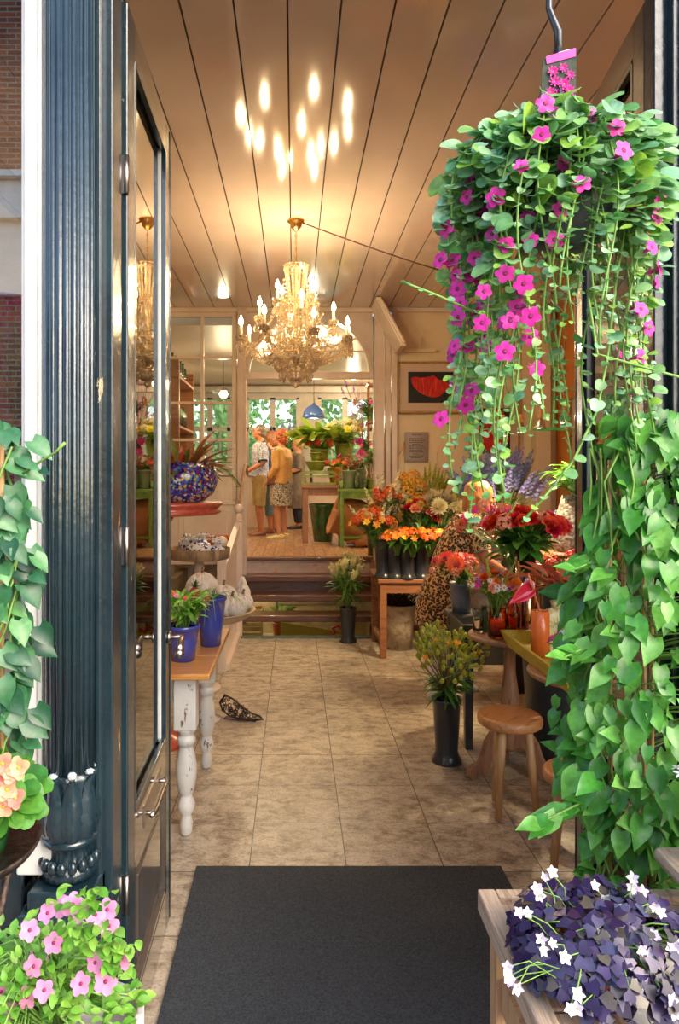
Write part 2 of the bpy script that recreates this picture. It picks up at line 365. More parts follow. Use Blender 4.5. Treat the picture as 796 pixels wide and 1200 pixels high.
M['candle']=mat('candle_tube',(.85,.72,.5),rough=.5,sss=0)
M['bulb']=emis('flame_bulb_light',(1,.74,.38),45)
M['lampbulb']=emis('pendant_bulb_light',(1,.82,.55),25)
# plant colours (linear)
LF={}
LF['vine']=leafmat('vine_leaf',[(.03,.16,.02),(.07,.30,.04),(.16,.46,.07),(.05,.22,.03),(.22,.52,.10)],rough=.3,trans=.28)
LF['bask']=leafmat('basket_leaf',[(.07,.28,.07),(.22,.46,.18),(.36,.62,.08),(.16,.42,.24),(.42,.66,.42),(.26,.52,.14)],rough=.3,trans=.3)
LF['ivy']=leafmat('dark_vine_leaf',[(.012,.07,.03),(.03,.14,.055),(.06,.22,.09),(.12,.32,.10)],rough=.3,trans=.25)
LF['pet']=leafmat('petunia_leaf',[(.10,.32,.03),(.20,.48,.05),(.32,.58,.09),(.06,.22,.03)],rough=.4,trans=.3)
LF['dark']=leafmat('deep_green_leaf',[(.015,.07,.012),(.04,.15,.02),(.08,.22,.03)],rough=.3,trans=.2)
LF['mid']=leafmat('mid_green_leaf',[(.03,.15,.02),(.08,.26,.03),(.16,.36,.05)],rough=.35,trans=.25)
LF['lime']=leafmat('lime_leaf',[(.16,.30,.02),(.30,.44,.04),(.42,.52,.08)],rough=.4,trans=.3)
LF['red']=leafmat('red_green_leaf',[(.42,.09,.05),(.16,.20,.03),(.55,.16,.10),(.30,.10,.03),(.10,.18,.03)],rough=.3,trans=.25)
LF['rust']=leafmat('rusty_pink_leaf',[(.50,.07,.06),(.42,.16,.07),(.58,.12,.10),(.34,.05,.06)],rough=.3,trans=.2)
LF['ox']=leafmat('purple_oxalis_leaf',[(.016,.006,.04),(.050,.028,.105),(.018,.006,.05),(.07,.07,.15),(.034,.010,.055),(.03,.02,.08),(.09,.075,.05),(.02,.008,.05)],rough=.28,trans=.12)
LF['tree']=leafmat('outdoor_leaf',[(.08,.22,.05),(.16,.36,.09),(.28,.46,.16),(.10,.28,.07)],rough=.5,trans=.3)
STEM=mat('green_stem',(.14,.30,.05),(.22,.40,.08),scale=30,rough=.5)
STEMR=mat('brown_stem',(.16,.09,.04),(.24,.16,.07),scale=30,rough=.6)
def pm(name,a,b=None,rough=.45,tr=.2,vary=.6): return mat(name,a,b,scale=40,rough=rough,trans=tr,vary=vary)
P={}
P['magenta']=pm('magenta_petal',(.72,.015,.34),(.85,.05,.46),vary=.15)
P['pink']=pm('pink_petal',(.72,.18,.44),(.85,.42,.62),vary=.25)
P['salmon']=pm('salmon_petal',(.80,.20,.15),(.88,.40,.28))
P['orange']=pm('orange_petal',(.88,.17,.015),(.92,.28,.03))
P['yelor']=pm('yellow_orange_petal',(.92,.42,.03),(.95,.55,.06))
P['yellow']=pm('yellow_petal',(.85,.66,.06),(.9,.75,.18))
P['cream']=pm('cream_petal',(.84,.74,.42),(.9,.84,.58))
P['white']=pm('white_petal',(.80,.78,.76),(.88,.87,.86),vary=.15)
P['red']=pm('red_petal',(.62,.006,.01),(.75,.015,.02))
P['coral']=pm('coral_petal',(.85,.05,.03),(.9,.12,.07))
P['blue']=pm('blue_petal',(.20,.24,.66),(.42,.46,.85),vary=.8)
P['purple']=pm('purple_petal',(.30,.06,.50),(.42,.12,.62))
P['lilac']=pm('lilac_petal',(.72,.62,.85),(.86,.80,.92),vary=.3)
P['greenb']=pm('green_berry',(.42,.46,.03),(.58,.56,.07),vary=.4)
P['pale']=pm('pale_yellow_petal',(.85,.76,.30),(.9,.86,.55))
P['eye']=mat('flower_centre',(.75,.5,.03),(.5,.3,.02),scale=50,rough=.7)
P['dkeye']=mat('dark_flower_centre',(.25,.02,.10),rough=.7)
# ================================================================== SETTING
XL,XR,YB,ZC=-2.0,2.9,7.8,3.47
m=MB(); m.box(((XL+XR)/2,4.37,-.05),(XR-XL,5.22,.1)); m.box(((XL-.58)/2,7.39,-.05),(-.58-XL,.82,.1)); m.box(((.84+XR)/2,7.39,-.05),(XR-.84,.82,.1))
fl=struct(m.obj('floor',M['tiles']))
m=MB()
k=-10
while k<16:
    x0=-.027+.213*k+.004; x1=x0+.213-.008
    if x1>XL-.05 and x0<XR+.05:
        x0c=max(x0,XL); x1c=min(x1,XR)
        m.box(((x0c+x1c)/2,4.87,ZC+.012),(x1c-x0c,5.96,.024))
    k+=1
m.box(((XL+XR)/2,4.87,ZC+.05),(XR-XL,5.96,.04),1)
struct(m.obj('ceiling',[M['ceil'],M['groove']]))
m=MB(); m.box((XL-.06,4.8,1.73),(.12,6.1,3.5)); struct(m.obj('wall_left',M['cream']))
m=MB(); m.box((XR+.06,4.8,1.73),(.12,6.1,3.5)); struct(m.obj('wall_right',M['orange_wall']))
m=MB(); m.box(((1.13+XR)/2,YB+.02,1.73),(XR-1.13,.14,3.5)); struct(m.obj('wall_back',M['cream']))
m=MB(); m.box((2.70,7.66,1.73),(.16,.18,3.46)); struct(m.obj('trim_1',M['cream'],bevel=.01))
# panel on cream wall and picture ledge box
m=MB(); m.box((1.40,7.735,1.72),(.36,.02,.34)); struct(m.obj('trim_2',M['cream'],bevel=.004))
# opening frame: posts, transom bar, arch
m=MB()
m.box((-.575,7.72,1.735),(.10,.14,3.47)); m.box((-.615,7.69,1.735),(.018,.10,3.47)); m.box((-.545,7.69,1.735),(.018,.10,3.47))
struct(m.obj('trim_3',M['pinkp'],bevel=.008))
m=MB()
m.box((.93,7.72,1.735),(.11,.14,3.47)); m.box((.885,7.69,1.735),(.02,.10,3.47)); m.box((1.03,7.74,1.735),(.06,.10,3.47)); m.box((1.10,7.72,1.735),(.06,.12,3.47))
struct(m.obj('trim_4',M['pinkp'],bevel=.008))
m=MB()  # transom bar + arch spandrels
m.box((.165,7.74,2.73),(1.40,.12,.07)); m.box((.165,7.70,2.755),(1.40,.05,.02)); m.box((.165,7.70,2.70),(1.40,.05,.02))
cx,cz,ra=.165,2.70,.70
for i in range(24):
    a0=pi*i/24; a1=pi*(i+1)/24
    p0=(cx+ra*cos(a0),cz+.73*sin(a0)); p1=(cx+ra*cos(a1),cz+.73*sin(a1))
    for yy,th in ((7.72,.10),):
        bot=[(p0[0],yy,p0[1]),(p1[0],yy,p1[1]),(p1[0],yy,ZC),(p0[0],yy,ZC)]
        top=[(x,yy+th,z) for x,y,z in bot]; m.hexa(bot,top)
    q0=(cx+(ra-.035)*cos(a0),cz+.695*sin(a0)); q1=(cx+(ra-.035)*cos(a1),cz+.695*sin(a1))
    bot=[(q0[0],7.69,q0[1]),(q1[0],7.69,q1[1]),(p1[0],7.69,p1[1]),(p0[0],7.69,p0[1])]
    m.hexa(bot,[(x,7.80,z) for x,y,z in bot])
m.bar((cx,7.75,2.76),(cx,7.75,3.40),.022); m.bar((cx-.6,7.75,3.0),(cx+.6,7.75,3.0),.018)
for a in (.7,pi-.7): m.bar((cx,7.75,2.76),(cx+.68*cos(a),7.75,cz+.70*sin(a)),.018)
struct(m.obj('trim_5',M['pinkp']))
m=MB(); m.box((cx,7.77,3.05),(1.3,.004,.62)); struct(m.obj('window_1',M['glass']))
# boarded brace under ceiling at the right of the arch
m=MB()
a=at(437,361,7.5);b=at(464,413,7.5)
m.hexa([(.84,7.2,3.46),(.90,7.2,3.46),(1.16,7.2,3.0),(1.10,7.2,2.97)],[(.84,7.72,3.46),(.90,7.72,3.46),(1.16,7.72,3.0),(1.10,7.72,2.97)])
m.bar((.87,7.18,3.45),(1.13,7.18,2.98),.05,.03); m.bar((1.12,7.18,2.98),(1.12,7.72,2.98),.06,.05)
struct(m.obj('trim_6',M['trimp'],bevel=.006))
m=MB(); m.box(((XL+XR)/2,7.69,3.445),(XR-XL,.05,.05)); struct(m.obj('trim_7',M['trimp'],bevel=.01))
# glazed partition left
m=MB()
x0,x1=-2.0,-.625
m.box(((x0+x1)/2,7.76,1.33),(x1-x0,.08,.06)); m.box(((x0+x1)/2,7.76,.62),(x1-x0,.06,1.36)); 
m.box(((x0+x1)/2,7.76,3.41),(x1-x0,.08,.06))
for x in (-1.96,-1.02,-.66): m.box((x,7.76,2.37),(.055 if x!=-1.02 else .035,.08,2.05))
m.box((-1.50,7.76,2.37),(.035,.06,2.05))
for z in (1.72,2.02,2.43,2.93): m.box(((x0+x1)/2,7.76,z),(x1-x0,.05,.03))
for (a,b) in ((-1.95,-1.35),(-1.28,-.68)):
    m.box(((a+b)/2,7.725,.95),(b-a,.02,.58))
    m.box(((a+b)/2,7.712,.95),(b-a-.12,.02,.46))
struct(m.obj('wall_back_left',M['trimp'],bevel=.004))
m=MB(); m.box(((x0+x1)/2,7.775,2.37),(x1-x0-.05,.004,2.03)); struct(m.obj('window_2',M['glass']))
# steps
m=MB()
for z,y0,y1 in ((.18,7.20,7.50),(.36,7.36,7.66),(.54,7.56,7.80)):
    mm=MB(); mm.box((.14,(y0+y1)/2,z-.032),(1.46,y1-y0,.064)); o=struct(mm.obj('trim_%d'%(8+int(z*5.6)),M['stepw'],bevel=.008))
m=MB(); m.box((.14,7.68,.44),(1.44,.03,.17)); struct(m.obj('trim_12',M['stepw']))
M['riser']=mat('worn_pink_riser',(.55,.40,.34),(.62,.48,.40),scale=14,rough=.5,c3=(.62,.16,.05),stretch=(.5,1,1),lo=.4,hi=.72)
m=MB(); m.box((.14,7.80,.61),(1.44,.03,.14)); struct(m.obj('trim_13',M['riser']))
m=MB(); m.box((.14,7.79,.703),(1.46,.10,.04)); struct(m.obj('trim_14',M['stepw'],bevel=.01))
m=MB(); m.box((.13,6.985,.012),(1.42,.03,.024)); struct(m.obj('trim_15',mat('green_grey_metal_edge',(.12,.16,.12),(.2,.24,.18),scale=20,rough=.4,metal=.5)))
m=MB()
for x in (-.60,.86): m.box((x,7.38,.28),(.04,.80,.84))
struct(m.obj('trim_16',M['stepw']))
# cellar below
M['cellar']=mat('cellar_wall',(.25,.2,.13),(.38,.32,.2),scale=6,rough=.9)
for nm,c_,d_ in (('floor_cellar',(.15,8.4,-.625),(2.6,2.9,.1)),('wall_cellar_back',(.15,9.85,0),(2.6,.08,1.2)),('wall_cellar_left',(-1.22,8.4,0),(.08,2.9,1.2)),('wall_cellar_right',(1.52,8.4,0),(.08,2.9,1.2)),('wall_cellar_front',(.13,6.93,-.35),(1.5,.05,.66))):
    m=MB(); m.box(c_,d_); struct(m.obj(nm,M['cellar']))
# back room
m=MB(); m.box((0.2,10.5,.66),(5.6,5.3,.12)); 
struct(m.obj('floor_back',M['planks']))
m=MB(); m.box((.2,10.5,3.36),(5.6,5.3,.1)); struct(m.obj('ceiling_back',mat('back_ceiling',(.62,.54,.44),(.66,.58,.48),scale=3,rough=.4)))
m=MB(); m.box((-2.65,10.5,2.0),(.1,5.3,2.7)); struct(m.obj('wall_back_room_left',M['cream']))
m=MB(); m.box((1.6,10.5,2.0),(.1,5.3,2.7)); struct(m.obj('wall_back_room_right',M['cream']))
M['backtrim']=mat('grey_white_window_paint',(.42,.38,.33),(.5,.46,.4),scale=6,rough=.4)
YW=13.0
def X_(px,D=YW): return (px-VX)*D/F
def Z_(py,D=YW): return EYE-(py-VY)*D/F
m=MB()
zt=Z_(466); zb=Z_(548)
m.box((.2,YW+.06,(zt+3.31)/2),(5.6,.1,3.31-zt)); m.box((.2,YW+.06,(zb+.7)/2),(5.6,.1,zb-.7))
for a,b in ((-2.6,X_(222)),(X_(270),X_(288)),(X_(351),X_(373)),(X_(436),1.6)): m.box(((a+b)/2,YW+.06,(zt+zb)/2),(b-a,.1,zt-zb))
m.box((.2,YW-.1,3.22),(5.6,.2,.10))
struct(m.obj('wall_back_room',M['backtrim']))
for i,(a,b) in enumerate(((X_(222),X_(270)),(X_(288),X_(351)),(X_(373),X_(436)))):
    m=MB()
    for t in (0,.5,1):
        m.box((a+(b-a)*t,YW+.03,(zt+zb)/2),(.10 if t==.5 else .12,.07,zt-zb))
    for z in (zt,zb,Z_(503)): m.box(((a+b)/2,YW+.03,z),(b-a,.07,.07))
    for t in (.25,.75): m.box((a+(b-a)*t,YW+.03,(Z_(503)+zb)/2),(.025,.05,Z_(503)-zb))
    o=struct(m.obj('window_%d'%(3+i),M['backtrim']))
    g=MB(); g.box(((a+b)/2,YW+.05,(zt+zb)/2),(b-a,.004,zt-zb)); g.obj('glass',M['backglass'],o)
# ---------------------------------------------------------------- facade
m=MB(); m.box((.3,1.80,3.5),(7,.2,.9)); struct(m.obj('wall_front',M['black']))
m=MB(); m.box((-2.6,1.76,.32),(3.9,.16,.64)); m.box((-2.6,1.71,.63),(3.9,.06,.05)); m.box((2.9,1.76,.32),(3.3,.16,.64)); struct(m.obj('wall_front_base',M['black'],bevel=.006))
m=MB()
m.box((-.633,1.74,1.87),(.055,.10,2.40)); m.box((-.612,1.70,1.87),(.012,.04,2.40)); m.box((-.640,1.69,1.87),(.016,.03,2.40)); m.box((-2.5,1.74,.69),(3.7,.1,.05)); m.box((-.62,1.70,.69),(.09,.06,.08))
struct(m.obj('trim_17',M['white'],bevel=.005))
m=MB(); m.box((-2.55,1.75,1.9),(3.8,.005,2.4)); struct(m.obj('window_6',paneglass('street_window_glass',(.85,.88,.9),8)))
m=MB(); m.box((2.7,1.75,1.9),(3.0,.005,2.4)); struct(m.obj('window_7',M['glass']))
def pilaster(cx,name,side):
    pr=thing(name,'x','x',(cx,1.70,0)); del pr['label']; del pr['category']; pr['kind']='structure'
    m=MB(); 
    fl_=lambda a,z: 1+.055*(abs(math.sin(a*10))**.6-.5)*2
    m.lathe([(.058,.90),(.060,1.5),(.060,3.0)],seg=160,wob=fl_); m.obj('fluted_shaft',M['black'],pr)
    m=MB(); m.box((0,.055,1.75),(.155,.10,3.5)); m.box((side*.082,.07,1.8),(.03,.09,3.4)); m.box((side*.068,.03,1.8),(.012,.06,3.4)); m.obj('pier',M['black2'],pr,bevel=.003)
    m=MB()
    def ac(a,z):
        t=(z-.66)/.24
        return 1+.10*abs(sin(a*4.5+ (t*1.6)))**1.5*max(0,min(1,(t)*2))+.035*sin(a*24+z*120)*sin(a*4)
    prof=[(.050,.640),(.064,.648),(.064,.665)]+[(.064-.016*sin(pi*min(1,i/7))*0+[.058,.046,.044,.052,.062,.068,.069,.067,.063,.058,.055,.056,.060][i],.672+i*.0185) for i in range(13)]
    prof=[(r if r<.07 else r-.064,z) for r,z in prof]
    m.lathe(prof,seg=120,wob=ac)
    # acanthus leaves laid over the bell, curling out at the top
    for j in range(9):
        a=2*pi*j/9+.2
        secs=[]
        for i in range(9):
            t=i/8; z=.745+.15*t; r=.064+.009*sin(pi*min(1,t*1.2))+(.014*max(0,t-.8)*5)
            w=.36*sin(pi*min(1,.12+t*.86))**.6
            secs.append([(  (r+.004*(1-abs(u)*2)+.003*cos(t*26)*abs(u))*cos(a+u*w), (r+.004*(1-abs(u)*2)+.003*cos(t*26)*abs(u))*sin(a+u*w), z) for u in (-1,-.5,0,.5,1)])
        m.strip(secs)
    for j in range(16):
        a=2*pi*j/16; m.ell((.062*cos(a),.062*sin(a),.682),(.012,.012,.016),seg=8,rings=6)
    m.lathe([(.056,.722),(.066,.728),(.066,.738),(.056,.744)],seg=60)
    m.obj('leaf_capital_base',M['black'],pr)
    m=MB()
    for j in range(9):
        a=2*pi*j/9+.2; m.ell((.064*cos(a),.064*sin(a),.900),(.011,.011,.006+.003*(j%2)),seg=10,rings=6,wob=lambda p,q:1+.25*sin(p*5+j)*sin(q*3))
    m.obj('pale_tip_band',mat('flaked_white_paint',(.5,.6,.66),(.7,.74,.76),scale=60,rough=.5,bump=.8),pr)
    m=MB(); m.box((0,.01,.61),(.155,.17,.05)); m.box((0,.01,.56),(.19,.20,.06)); m.box((0,.01,.26),(.20,.19,.55)); m.obj('plinth',M['black'],pr,bevel=.006)
    return pr
pilaster(-.545,'trim_18',1); pilaster(1.03,'trim_19',-1)
# door jambs
m=MB(); m.box((-.470,1.80,1.7),(.022,.10,3.4)); m.box((-.492,1.775,1.7),(.018,.03,3.4)); struct(m.obj('trim_20',M['black2'],bevel=.003))
m=MB(); m.box((.925,1.775,1.7),(.05,.05,3.4)); m.box((.955,1.80,1.7),(.03,.09,3.4)); struct(m.obj('trim_21',M['black2'],bevel=.003))
M['doorin']=mat('brown_gloss_door_face',(.055,.045,.038),(.10,.08,.065),scale=4,rough=.10,coat=.8,bump=.08)
def door(name,x,y,sgn,ang,W=.70,H=2.86):
    """hinged at (x,y); leaf runs to +Y; sgn=+1: room-side face towards +X"""
    d=bpy.data.objects.new(name,None); COL.objects.link(d); d.location=(x,y,0); d.rotation_euler=(0,0,ang); d['kind']='structure'
    t=.045; cx=-sgn*t/2
    m=MB()
    m.box((cx,.045,H/2),(t,.09,H)); m.obj('hinge_stile',M['black2'],d,bevel=.004)
    m=MB(); m.box((cx,W-.04,H/2),(t,.08,H)); m.box((cx,W-.003,H/2),(t+.006,.012,H)); m.obj('lock_stile',M['black2'],d,bevel=.004)
    m=MB(); m.box((cx,W/2,H-.05),(t,W-.16,.10)); m.obj('top_rail',M['doorin'],d,bevel=.003)
    m=MB(); m.box((cx,W/2,.60),(t,W-.16,.14)); m.box((cx,W/2,.07),(t,W-.16,.14)); m.obj('rails',M['doorin'],d,bevel=.003)
    m=MB(); m.box((cx,W/2,.335),(.02,W-.16,.42)); 
    for s in (-1,1):
        xf=cx+s*.012
        for a,b in (((xf,.10,.15),(xf,W-.09,.15)),((xf,.10,.52),(xf,W-.09,.52)),((xf,.10,.15),(xf,.10,.52)),((xf,W-.09,.15),(xf,W-.09,.52))): m.bar(a,b,.018,.018)
        m.box((xf,W/2,.335),(.008,W-.34,.24))
    m.obj('lower_panel',M['doorin'],d,bevel=.002)
    m=MB()
    for s in (-1,1):
        xf=cx+s*.016
        for a,b in (((xf,.095,.68),(xf,W-.085,.68)),((xf,.095,2.75),(xf,W-.085,2.75)),((xf,.095,.68),(xf,.095,2.75)),((xf,W-.085,.68),(xf,W-.085,2.75))): m.bar(a,b,.016,.018)
    m.obj('glazing_bead',M['black'],d,bevel=.002)
    g=MB(); g.box((cx,W/2,1.715),(.004,W-.16,2.10)); g.obj('glass',M['glassdoor'],d)
    g=MB(); g.box((cx+sgn*.001,W-.095,1.715),(.014,.012,2.08)); g.obj('pale_glass_edge',mat('pale_putty',(.6,.62,.6),(.7,.7,.66),scale=20,rough=.4),d)
    for s in (-1,1):
        h=MB(); hx=cx+s*(t/2)
        h.tube([(hx,W-.045,1.03),(hx+s*.012,W-.045,1.03)],.022,14)
        h.tube([(hx,W-.045,1.03),(hx+s*.055,W-.045,1.03)],.008,10)
        h.tube([(hx+s*.05,W-.045,1.03),(hx+s*.052,W-.07,1.028),(hx+s*.052,W-.10,1.012),(hx+s*.052,W-.115,.995)],[.009,.009,.014,.016],10); h.ell((hx+s*.052,W-.118,.99),.017)
        h.obj('door_handle',M['chrome'],d)
    h=MB(); hx=cx+sgn*(t/2)
    h.box((hx,W*.5,.60),(.006,.28,.065)); h.tube([(hx+sgn*.02,W*.5-.13,.60),(hx+sgn*.03,W*.5-.10,.60),(hx+sgn*.03,W*.5+.10,.60),(hx+sgn*.02,W*.5+.13,.60)],.007,8)
    for yy in (-.11,.11): h.tube([(hx,W*.5+yy,.60),(hx+sgn*.03,W*.5+yy,.60)],.007,8)
    h.obj('letter_plate',M['chrome'],d)
    for z in (.5,1.42,2.4):
        h=MB(); h.box((cx,-.003,z),(t*.8,.006,.10)); h.tube([(cx+sgn*.02,-.006,z-.05),(cx+sgn*.02,-.006,z+.05)],.007,8); h.obj('hinge',M['chrome'],d)
    return d
door('door_1',-.440,1.85,1,.02)
door('door_2',.925,1.85,-1,-.14)
# street
m=MB(); m.box((0,-3.65,-.06),(24,10.9,.08)); struct(m.obj('ground',mat('street_paving',(.16,.13,.11),(.26,.22,.19),scale=9,rough=.8,bump=.3)))
m=MB(); m.box((-6.2,-6.3,4.3),(12.4,.3,8.6)); 
o=m.obj('brick_house',M['brick']); tag(o,'red brick house front across the street, mirrored in the shop window','building')
w=MB(); w.box((-6.2,-6.05,5.35),(12.4,.3,.5)); w.box((-6.2,-6.0,5.65),(12.5,.45,.08)); w.box((-6.2,-6.1,4.6),(12.4,.12,1.0)); w.obj('pale_cornice',M['white'],o)
for wx in (-10.5,-8,-5.5,-3,-.9):
    w=MB(); w.box((wx,-6.13,1.9),(1.2,.06,1.7)); w.box((wx,-6.12,1.9),(.07,.1,1.7)); w.box((wx,-6.12,2.78),(1.4,.12,.14)); w.box((wx,-6.12,1.02),(1.4,.16,.1))
    wo=w.obj('window',M['white'],o); g=MB(); g.box((wx-.3,-6.09,1.9),(.5,.01,1.5)); g.box((wx+.3,-6.09,1.9),(.5,.01,1.5)); g.obj('pane',M['greenglaze'],wo)
# ================================================================== LIGHT, WORLD, CAMERA
w=bpy.data.worlds.new('World'); SC.world=w; w.use_nodes=True; nt=w.node_tree
sky=N(nt,'ShaderNodeTexSky'); sky.sky_type='NISHITA'; sky.sun_disc=False; sky.sun_elevation=math.radians(38); sky.sun_rotation=2.4; sky.air_density=1.2; sky.dust_density=3
nt.links.new(sky.outputs[0],nt.nodes['Background'].inputs[0]); nt.nodes['Background'].inputs[1].default_value=.62
def lamp(kind,loc,power,color,size=.05,name='lamp_light',rot=None,spot=None,parent=None):
    l=bpy.data.lights.new(name,kind); l.energy=power; l.color=color
    if kind!='SUN': l.shadow_soft_size=size
    else: l.angle=size
    o=bpy.data.objects.new(name,l); COL.objects.link(o); o.location=loc
    if rot: o.rotation_euler=rot
    if spot: l.spot_size=spot; l.spot_blend=.6
    if parent: o.parent=parent
    return o
cam=bpy.data.cameras.new('Camera'); co=bpy.data.objects.new('Camera',cam); COL.objects.link(co); SC.camera=co
co.location=(0,0,EYE); co.rotation_euler=(pi/2,0,0); cam.sensor_fit='HORIZONTAL'; cam.sensor_width=36; cam.lens=36*F/796
cam.shift_x=(398-VX)/796; cam.shift_y=-(600-VY)/796; cam.clip_start=.05
vs=SC.view_settings; SC.display_settings.display_device='sRGB'; vs.view_transform='Standard'; vs.look='None'; vs.gamma=1; vs.exposure=0; vs.use_curve_mapping=False
# ================================================================== CHANDELIER
def chandelier():
    x,y=.012,5.08
    t=thing('chandelier','large crystal chandelier with lit candle bulbs hanging from the boarded ceiling','chandelier',(x,y,ZC))
    m=MB(); m.lathe([(.0,0),(.062,0),(.062,-.012),(.045,-.02),(.043,-.045),(.02,-.07),(.008,-.08),(.0,-.08)],seg=24); m.obj('ceiling_cup',M['brass'],t)
    m=MB()
    for i in range(9):
        z=-.09-.024*i; 
        pts=[V((cos(a)*.008*(1 if i%2 else .2),cos(a)*.008*(.2 if i%2 else 1),z+.014*sin(a))) for a in [k*2*pi/8 for k in range(9)]]
        m.tube(pts,.0022,5,cap=False)
    m.tube([(0,0,-.07),(0,0,-.31)],.003,6); m.obj('chain',M['brass'],t)
    cy=MB(); cy.tube([(0,0,-.30),(0,0,-.36),(0,0,-.5),(0,0,-.62),(0,0,-.8),(0,0,-.93),(0,0,-1.06)],[.012,.03,.018,.034,.02,.05,.012],12); cy.obj('glass_stem',M['crystal'],t)
    for z,r in ((-.33,.085),(-.60,.10),(-.88,.12),(-.98,.19),(-1.08,.11)):
        m=MB(); m.tube([(r*cos(a),r*sin(a),z) for a in [k*2*pi/24 for k in range(25)]],.004,5,cap=False)
        m.tube([(-r,0,z),(r,0,z)],.003,5); m.tube([(0,-r,z),(0,r,z)],.003,5); m.obj('hoop',M['brass'],t)
    def bead(m,p,r,M_=0): 
        p=V(p); vs=[p+V((0,0,r*1.25)),p-V((0,0,r*1.25))]+[p+V((r*cos(k*pi/2.5+.3),r*sin(k*pi/2.5+.3),0)) for k in range(5)]
        m.add(vs,[(0,2+k,2+(k+1)%5) for k in range(5)]+[(1,2+(k+1)%5,2+k) for k in range(5)],0,False)
    beads=MB()
    def swag(a,b,sag,n=12,r=.0085):
        a=V(a);b=V(b)
        for i in range(n+1):
            u=i/n; p=a.lerp(b,u); p.z-=sag*4*u*(1-u); bead(beads,p,r*R(.85,1.15))
    for k in range(16):
        a=2*pi*k/16; c,s=cos(a),sin(a)
        swag((.085*c,.085*s,-.33),(.05*c,.05*s,-.58),.0,13,.0092)
        swag((.085*c,.085*s,-.33),(.085*cos(a+.4),.085*sin(a+.4),-.33),.03,6)
        swag((.10*c,.10*s,-.60),(.12*c,.12*s,-.88),-.03,14,.0092)
        swag((.12*c,.12*s,-.88),(.19*c,.19*s,-.98),.06,11,.010)
        swag((.19*c,.19*s,-.98),(.19*cos(a+.4),.19*sin(a+.4),-.98),.05,8,.010)
        swag((.19*c,.19*s,-.98),(.11*c,.11*s,-1.08),.05,10,.010)
        swag((.11*c,.11*s,-1.08),(.02*c,.02*s,-1.16),.02,8,.010)
    bulb=MB(); bulb.lathe([(.0,.0),(.010,.002),(.0165,.016),(.015,.032),(.007,.052),(.0,.068)],seg=10); bm=mesh_of(bulb,'bulb',M['bulb'])
    can=MB(); can.lathe([(.0,0),(.0105,0),(.0105,.075),(.006,.078),(.0,.078)],seg=10); cm=mesh_of(can,'candle',M['candle'])
    cup=MB(); cup.lathe([(.0,-.02),(.008,-.018),(.012,-.006),(.034,.0),(.038,.010),(.034,.008),(.012,.0),(0,.0)],seg=16); um=mesh_of(cup,'drip_cup',M['crystal'])
    dr=MB(); dr.add([(0,0,0)]+[(.010*cos(k*pi/3),.010*sin(k*pi/3),-.022) for k in range(6)]+[(.006*cos(k*pi/3),.006*sin(k*pi/3),-.036) for k in range(6)]+[(0,0,-.046)],
        [(0,1+k,1+(k+1)%6) for k in range(6)]+[(1+k,7+k,7+(k+1)%6,1+(k+1)%6) for k in range(6)]+[(7+k,13,7+(k+1)%6) for k in range(6)],0,False)
    dm=mesh_of(dr,'crystal_drop',M['crystal'])
    nd=0; arms=[]
    for n,r,z,ph,zc in ((4,.17,-.585,.7,-.62),(4,.27,-.735,.15,-.80),(8,.42,-.865,.28,-.90)):
        for k in range(n):
            a=2*pi*k/n+ph; arms.append((a,r*R(.93,1.05),z+R(-.03,.03),zc))
    for a,r,z,zc in arms:
        c,s=cos(a),sin(a); m=MB()
        m.tube([(.03*c,.03*s,zc),(r*.35*c,r*.35*s,zc-.05),(r*.7*c,r*.7*s,zc-.075),(r*.95*c,r*.95*s,z-.06),(r*c,r*s,z-.015)],[.007,.006,.006,.006,.007],7)
        arm=m.obj('arm',M['crystal'],t)
        for me,nm,dz in ((um,'drip_cup',0),(cm,'candle',.004),(bm,'bulb',.085)):
            o=inst(nm,me,arm,(r*c,r*s,z+dz),roll=0)
        lamp('POINT',(x+r*c,y+r*s,ZC+z+.170),CH_W,(1,.70,.38),.012,'bulb_light')
        for j in range(4):
            b=a+j*pi/2; q=(r*c+.034*cos(b),r*s+.034*sin(b),z-.004); 
            if nd<96: inst('crystal_drop',dm,t,(q[0],q[1],q[2]-.045),s=1.35,roll=R(0,3)); nd+=1
            swag(q,(q[0]*.93,q[1]*.93,q[2]-.055),0,4,.008)
        for j in range(8):
            b=a+j*pi/4; swag((r*c+.034*cos(b),r*s+.034*sin(b),z),(r*c+.034*cos(b+.78),r*s+.034*sin(b+.78),z),.022,5,.008)
        swag((r*c,r*s,z-.01),(.11*c,.11*s,min(-.35,z+.16)),.10,16,.0095)
        swag((r*c,r*s,z-.02),(.14*c,.14*s,-.95),.09,16,.0095); swag((r*c,r*s,z-.02),(.17*cos(a+.6),.17*sin(a+.6),-1.0),.07,16,.0095); swag((r*.6*c,r*.6*s,zc-.05),(.19*cos(a-.5),.19*sin(a-.5),-.98),.06,12,.0095)
        swag((r*c,r*s,z-.01),(r*.95*cos(a+.7),r*.95*sin(a+.7),z),.09,16,.0092)
        swag((r*.7*c,r*.7*s,zc-.07),(.16*cos(a+.5),.16*sin(a+.5),-1.0),.05,14,.010)
    b=beads.obj('bead_strings',M['crystal'],t); b['kind']='stuff'
    for k in range(10):
        if nd<100: inst('crystal_drop',dm,t,(.11*cos(k*.63),.11*sin(k*.63),-1.09),s=1.9,roll=0); nd+=1
    bl=MB(); bl.ell((0,0,-1.19),.028,seg=10,rings=7); bl.obj('bottom_ball',M['crystal'],t)
    m=MB(); pts=[V((x+.05,y,ZC-.02))]
    a=V((x+.05,y,ZC-.02)); e=V((1.40,5.05,ZC-.42))
    m=MB(); pts=[]
    e=V((2.9,5.4,ZC-.40))
    for i in range(29):
        u=i/28; p=a.lerp(e,u); p.z=ZC-.02-.46*(sin(pi*min(1,u*1.3)*.5))-.0*u; pts.append(p)
